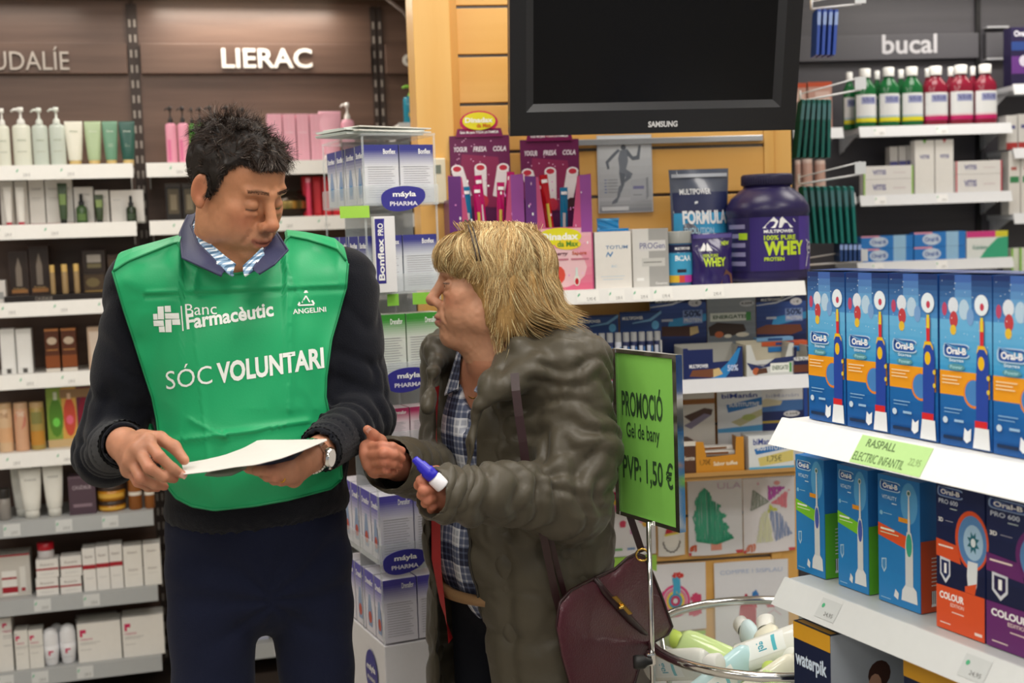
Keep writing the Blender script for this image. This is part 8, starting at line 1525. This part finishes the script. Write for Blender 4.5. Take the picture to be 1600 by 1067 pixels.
# coat
v = Vol(wb(0, 0, 0) - [.46, .52, -.4], wb(0, 0, 0) + [.42, .42, 1.44], .0055)
v.ell(wb(0, .01, 1.1), (.2, .155, .2), .05, ax=wAX); v.ell(wb(0, .0, .9), (.2, .175, .2), .06, ax=wAX); v.cone(sR, sL, .072, .078, .05)
v.chain([wb(-.07, .0, .92), wb(-.085, 0, .44)], [.135, .145], .05); v.chain([wb(.07, .0, .92), wb(.08, 0, .44)], [.14, .15], .06)
# hollow inside and open front
ins = Vol.__new__(Vol); ins.__dict__.update(v.__dict__); ins.D = np.full(v.n, .06, np.float32)
ins.ell(wb(0, .01, 1.12), (.178, .135, .19), .05, ax=wAX); ins.ell(wb(0, 0, .9), (.178, .155, .2), .06, ax=wAX); ins.chain([wb(-.07, 0, .92), wb(-.085, 0, .38)], [.115, .13], .05); ins.chain([wb(.07, 0, .92), wb(.08, 0, .38)], [.12, .135], .06); ins.cone(wnk + [0, 0, .1], wb(0, 0, 1.2), .075, .09, .04)
ins.chain([sR, wb(0, 0, 1.25), sL], [.03, .05, .03], .03)
v.D = np.maximum(v.D, -ins.D)
# front opening between the two flaps
ol, orr = -.105, .035
gx, gy, gz = np.meshgrid(*v.ax, indexing='ij', sparse=True); bx = (gx - WC.x) * cos(wyaw) + (gy - WC.y) * sin(wyaw); by = -(gx - WC.x) * sin(wyaw) + (gy - WC.y) * cos(wyaw)
wdn = np.interp(v.ax[2], [.4, .8, 1.05, 1.2, 1.3], [.03, .0, .0, .0, .02])[None, None, :]
op = np.maximum(np.maximum(bx - (orr + wdn), (ol - wdn) - bx), by + .02); v.D = np.maximum(v.D, -op.astype(np.float32))
v.D = np.maximum(v.D, (.44 - gz).astype(np.float32) * np.ones_like(v.D))
# sleeves, collar, hood roll
cR = wR_ + (eR_ - wR_) * .0 + (wR_ - eR_) * .1; cL = wL_ + (wL_ - eL_) * .06
v.chain([sR, eR_, cR], [.07, .066, .056], .03); v.chain([sL, wb(.198, -.02, 1.08), eL_ , cL], [.077, .08, .074, .052], .04); v.ell(eL_ + [.004, 0, -.005], (.07, .07, .07), .04)
v.cone(cR + (cR - eR_) * .1, wR_ + (eR_ - wR_) * .28, .045, .04, .006, 's'); v.cone(cL + (wL_ - eL_) * .1, wL_ + (eL_ - wL_) * .2, .041, .036, .006, 's')
v.chain([pt3(676, 542, 2.62), pt3(683, 560, 2.6), pt3(676, 590, 2.53), pt3(668, 640, 2.47)], [.02, .024, .017, .014], .02)
v.chain([pt3(676, 542, 2.62), pt3(712, 552, 2.72)], [.02, .03], .02)
v.chain([wnk + [.0, .095, -.01], wnk + [.085, .075, .0], pt3(838, 520, 2.56), pt3(812, 562, 2.44), pt3(776, 606, 2.385), pt3(745, 640, 2.36)], [.036, .045, .05, .044, .03, .018], .03)
v.chain([pt3(862, 527, 2.53), pt3(872, 556, 2.46), pt3(838, 575, 2.41), pt3(808, 598, 2.385)], [.038, .036, .036, .02], .02)
v.chain([pt3(745, 640, 2.365), pt3(735, 690, 2.352), pt3(733, 735, 2.35)], [.013, .013, .012], .015)
cP2, cF2 = v.mesh(); cN2 = vnorm(cP2, cF2)
def tdist(P_, a, b): a = np.array(a); b = np.array(b); d = b - a; t = np.clip(((P_ - a) @ d) / (d @ d), 0, 1); return np.linalg.norm(P_ - a - t[:, None] * d, axis=1)
nearR = np.exp(-(np.maximum(0, tdist(cP2, sR, eR_) - .09) / .02) ** 2); 
d_ = fold(cP2, eL_, cL, 6.5, .012, .4, 2.2) + fold(cP2, sL, eL_, 5.5, .011, 1.9, 2.2) + fold(cP2, eR_, cR, 4, .009, 2.9, 2)
bxv = (cP2[:, 0] - WC.x) * cos(wyaw) + (cP2[:, 1] - WC.y) * sin(wyaw); byv = -(cP2[:, 0] - WC.x) * sin(wyaw) + (cP2[:, 1] - WC.y) * cos(wyaw)
armd = np.minimum(tdist(cP2, eL_, cL), np.minimum(tdist(cP2, sL, eL_), np.minimum(tdist(cP2, eR_, cR), tdist(cP2, sR, eR_)))); tw_ = np.clip((armd - .085) / .03, 0, 1)
az = np.arctan2(bxv, -byv)
d_ += tw_ * (-.009 * np.abs(np.cos(az * 4.5 + 1.2 * noise3(cP2, (7, 7, 4)))) ** 14 - .008 * np.abs(np.cos(cP2[:, 2] * 21 + .8 * np.sin(az * 2) + 2.5 * noise3(cP2, (9, 9, 9)))) ** 8) + noise3(cP2, (11, 11, 11)) * .009 - .005 * np.exp(-(noise3(cP2, (7, 7, 15)) / .05) ** 2) - .003 * np.exp(-(noise3(cP2 + 3, (14, 14, 30)) / .04) ** 2)
d_ += (cP2[:, 2] > 1.2) * (-.006) * np.abs(np.cos(az * 9 + 3 * noise3(cP2, (14, 14, 14)))) ** 6
cP2 = smooth(cP2 + cN2 * d_[:, None], cF2, 3, .5)
COAT = mat('#484235', .46, bump=.35, bscale=70, spec=.4, sheen=.08, var=.06, key='olive_nylon'); npobj('padded_coat', cP2, cF2, COAT, wo)
m = MB()    # red cardigan edge inside the far flap
ed = [(.0, wb(-.1, -.135, 1.2)), (0, wb(-.092, -.16, 1.08)), (0, wb(-.098, -.172, .95)), (0, wb(-.1, -.175, .85)), (0, wb(-.085, -.17, .76)), (0, wb(-.062, -.16, .69))]
ws = [.02, .04, .06, .062, .05, .02]
for k in range(len(ed) - 1):
    for s_ in range(6):
        def q(t, side): i = k + t; p = ed[k][1] * (1 - t) + ed[k + 1][1] * t; w_ = ws[k] * (1 - t) + ws[k + 1] * t; return tuple(p + (np.array(wAX[0]) * w_ * side) + np.array(wAX[1]) * (.03 * (1 - side)))
        m.add([q(s_ / 6, 0), q(s_ / 6, 1), q((s_ + 1) / 6, 1), q((s_ + 1) / 6, 0)], [(0, 1, 2, 3)], mat('#b01218', .7, bump=.3, bscale=300), True)
m.build('red_cardigan', wo)
for zz_, nm_ in ((0, 'zip'),):
    m = MB(); CB = bvh(cP2, cF2)
    pts = []
    for z in np.linspace(1.1, .46, 40):
        o_ = wb(orr + .008, -.6, z); h, n_, i_, t_ = CB.ray_cast(V(o_), V((-sin(wyaw), cos(wyaw), 0)))
        if h is not None and t_ < .52: pts.append(h + V((0, -.001, 0)))
    if len(pts) > 3: m.tube(pts, .003, mat('#2a2620', .4), 6); m.build('zip_edge', wo)
# bottle in her hand
a, b = V(pt3(692, 760, 2.165)), V(pt3(647, 716, 2.155)); d = (b - a); Lb = d.length; q = d.to_track_quat('Z', 'Y').to_matrix().to_4x4(); bw = M.Translation(a) @ q
m = MB(); m.lathe([(.0, 0), (.0125, 0), (.013, .003), (.013, Lb * .3), (.0095, Lb * .34), (.0095, Lb * .36)], mat('#eceaf0', .3), 24, cap=False); bo = m.build('dropper_bottle', None, 'small white bottle with bright blue tapered cap in the woman\'s hand', 'bottle', mw=bw)
m = MB(); m.lathe([(.0118, Lb * .35), (.0124, Lb * .56), (.0105, Lb * .58), (.0095, Lb * .78), (.0075, Lb * .8), (.0062, Lb * .98), (.004, Lb), (0, Lb)], mat('#2420b4', .3), 24, cap=False); m.build('cap', bo)
# ---------------------------------------------------------------- burgundy handbag
LEA = mat('#4a1a27', .36, bump=.9, bscale=260, spec=.5, var=.12, vscale=12, coat=.15, key='burgundy_leather'); STR = mat('#2c1417', .4, bump=.2, key='dark_leather'); GLD = mat('#d9b15a', .22, 1)
out = [(876, 940), (892, 922), (912, 911), (934, 901), (962, 888), (981, 871), (995, 864), (1007, 868), (1018, 890), (1036, 935), (1051, 978), (1044, 990), (1022, 1002), (1003, 1030), (990, 1075), (955, 1115), (918, 1120), (893, 1070), (879, 1020), (871, 975)]
bagc = P(962, 1005, 2.46); bg_ = empty('handbag', (bagc.x, bagc.y, 0), 0, 'burgundy woven leather handbag hanging at the woman\'s side', 'handbag')
def bagp(x, y): t = (x - 870) / 180; return V(pt3(x, y, 2.33 + .27 * t)) - V((bagc.x, bagc.y, 0))
oc = bagp(960, 1000); rim = [bagp(*q_) for q_ in out]
rs = []
for i in range(len(rim)):
    a, b = rim[i], rim[(i + 1) % len(rim)]
    for t in (0, .33, .66): rs.append(a.lerp(b, t))
m = MB(); nr_ = 12; nn_ = len(rs); nb_ = V((-.45, -1, 0)).normalized()
for sd in (1, -1):
    vs = []; 
    for k in range(nr_ + 1):
        f = k / nr_
        for p in rs: q_ = oc.lerp(p, f); vs.append(q_ + nb_ * sd * .055 * math.sqrt(max(0, 1 - f ** 3)) + V((0, 0, 0)))
    m.add(vs, [((k * nn_ + i), (k * nn_ + (i + 1) % nn_), ((k + 1) * nn_ + (i + 1) % nn_), ((k + 1) * nn_ + i)) for k in range(nr_) for i in range(nn_)], LEA, True, flip=(sd > 0))
m.build('body', bg_); BGB = bvh(m.v, [f_[:3] for f_ in m.f] + [[f_[0], f_[2], f_[3]] for f_ in m.f if len(f_) > 3]); bgo = V((bagc.x, bagc.y, 0))
m = MB(); m.tube([q_ + nb_ * .004 for q_ in rs], .0032, STR, 6, closed=True); m.build('piping', bg_)
m = MB(); fpts = [(928, 903), (945, 925), (966, 948), (985, 968), (1003, 985), (1011, 991)]
def bagf(x, y, e):
    d = ray(x, y).normalized(); h = BGB.ray_cast(V((0, 0, CAMH)) - bgo, d)[0]; return (h if h is not None else bagp(x, y)) - d * e
m.tube([bagf(x, y, .003) for x, y in fpts], [.006, .0075, .008, .008, .006, .003], STR, 8); m.build('flap_strap', bg_)
m = MB()
a, b = bagf(957, 932, .012), bagf(982, 960, .012); d = (b - a).normalized(); s_ = d.cross(nb_).normalized(); w_ = .0095
m.add([a + s_ * w_, b + s_ * w_, b - s_ * w_, a - s_ * w_, a + s_ * w_ + nb_ * .004, b + s_ * w_ + nb_ * .004, b - s_ * w_ + nb_ * .004, a - s_ * w_ + nb_ * .004], [(0, 1, 2, 3), (7, 6, 5, 4), (0, 4, 5, 1), (1, 5, 6, 2), (2, 6, 7, 3), (3, 7, 4, 0)], GLD)
c_ = a.lerp(b, .55) + nb_ * .006; m.tube([c_ - s_ * .008, c_ + s_ * .008], .004, GLD, 8); m.tube([c_, c_ + nb_ * .006], .003, GLD, 8); m.build('clasp', bg_)
def strap(pts, nm_, wd=.016):
    q_ = [V(pt3(*p)) - V((bagc.x, bagc.y, 0)) for p in pts]; mm = MB()
    sm_ = []
    for i in range(len(q_) - 1):
        for t in np.linspace(0, 1, 6, endpoint=False): sm_.append(q_[i].lerp(q_[i + 1], t))
    sm_.append(q_[-1]); vs = []
    for i, p in enumerate(sm_):
        t = (sm_[min(i + 1, len(sm_) - 1)] - sm_[max(i - 1, 0)]).normalized(); s_ = t.cross(V((0, -1, 0))).normalized()
        for a_, e in ((-1, 0), (1, 0), (1, .003), (-1, .003)): vs.append(p + s_ * a_ * wd / 2 + V((0, -e, 0)))
    mm.add(vs, [(4 * i + a_, 4 * i + (a_ + 1) % 4, 4 * i + 4 + (a_ + 1) % 4, 4 * i + 4 + a_) for i in range(len(sm_) - 1) for a_ in range(4)], STR, False); mm.build(nm_, bg_)
strap([(804, 583, 2.36), (806, 610, 2.345), (811, 650, 2.335), (817, 690, 2.33), (822, 730, 2.33)], 'strap')
strap([(848, 832, 2.33), (858, 880, 2.35), (868, 930, 2.37), (880, 972, 2.385)], 'strap', .014)
strap([(858, 832, 2.34), (872, 890, 2.37), (884, 935, 2.385)], 'strap', .01)
strap([(958, 700, 2.5), (966, 745, 2.5), (982, 800, 2.5), (1003, 862, 2.5)], 'strap', .014)
for (x, y, D_) in ((881, 976, 2.375), (1003, 866, 2.49)):
    m = MB(); c_ = V(pt3(x, y, D_)) - V((bagc.x, bagc.y, 0)); m.tube([c_ + V((.012 * cos(t), -.004, .012 * sin(t))) for t in np.linspace(0, 6.28, 20)[:-1]], .0022, GLD, 8, closed=True); m.build('ring', bg_)
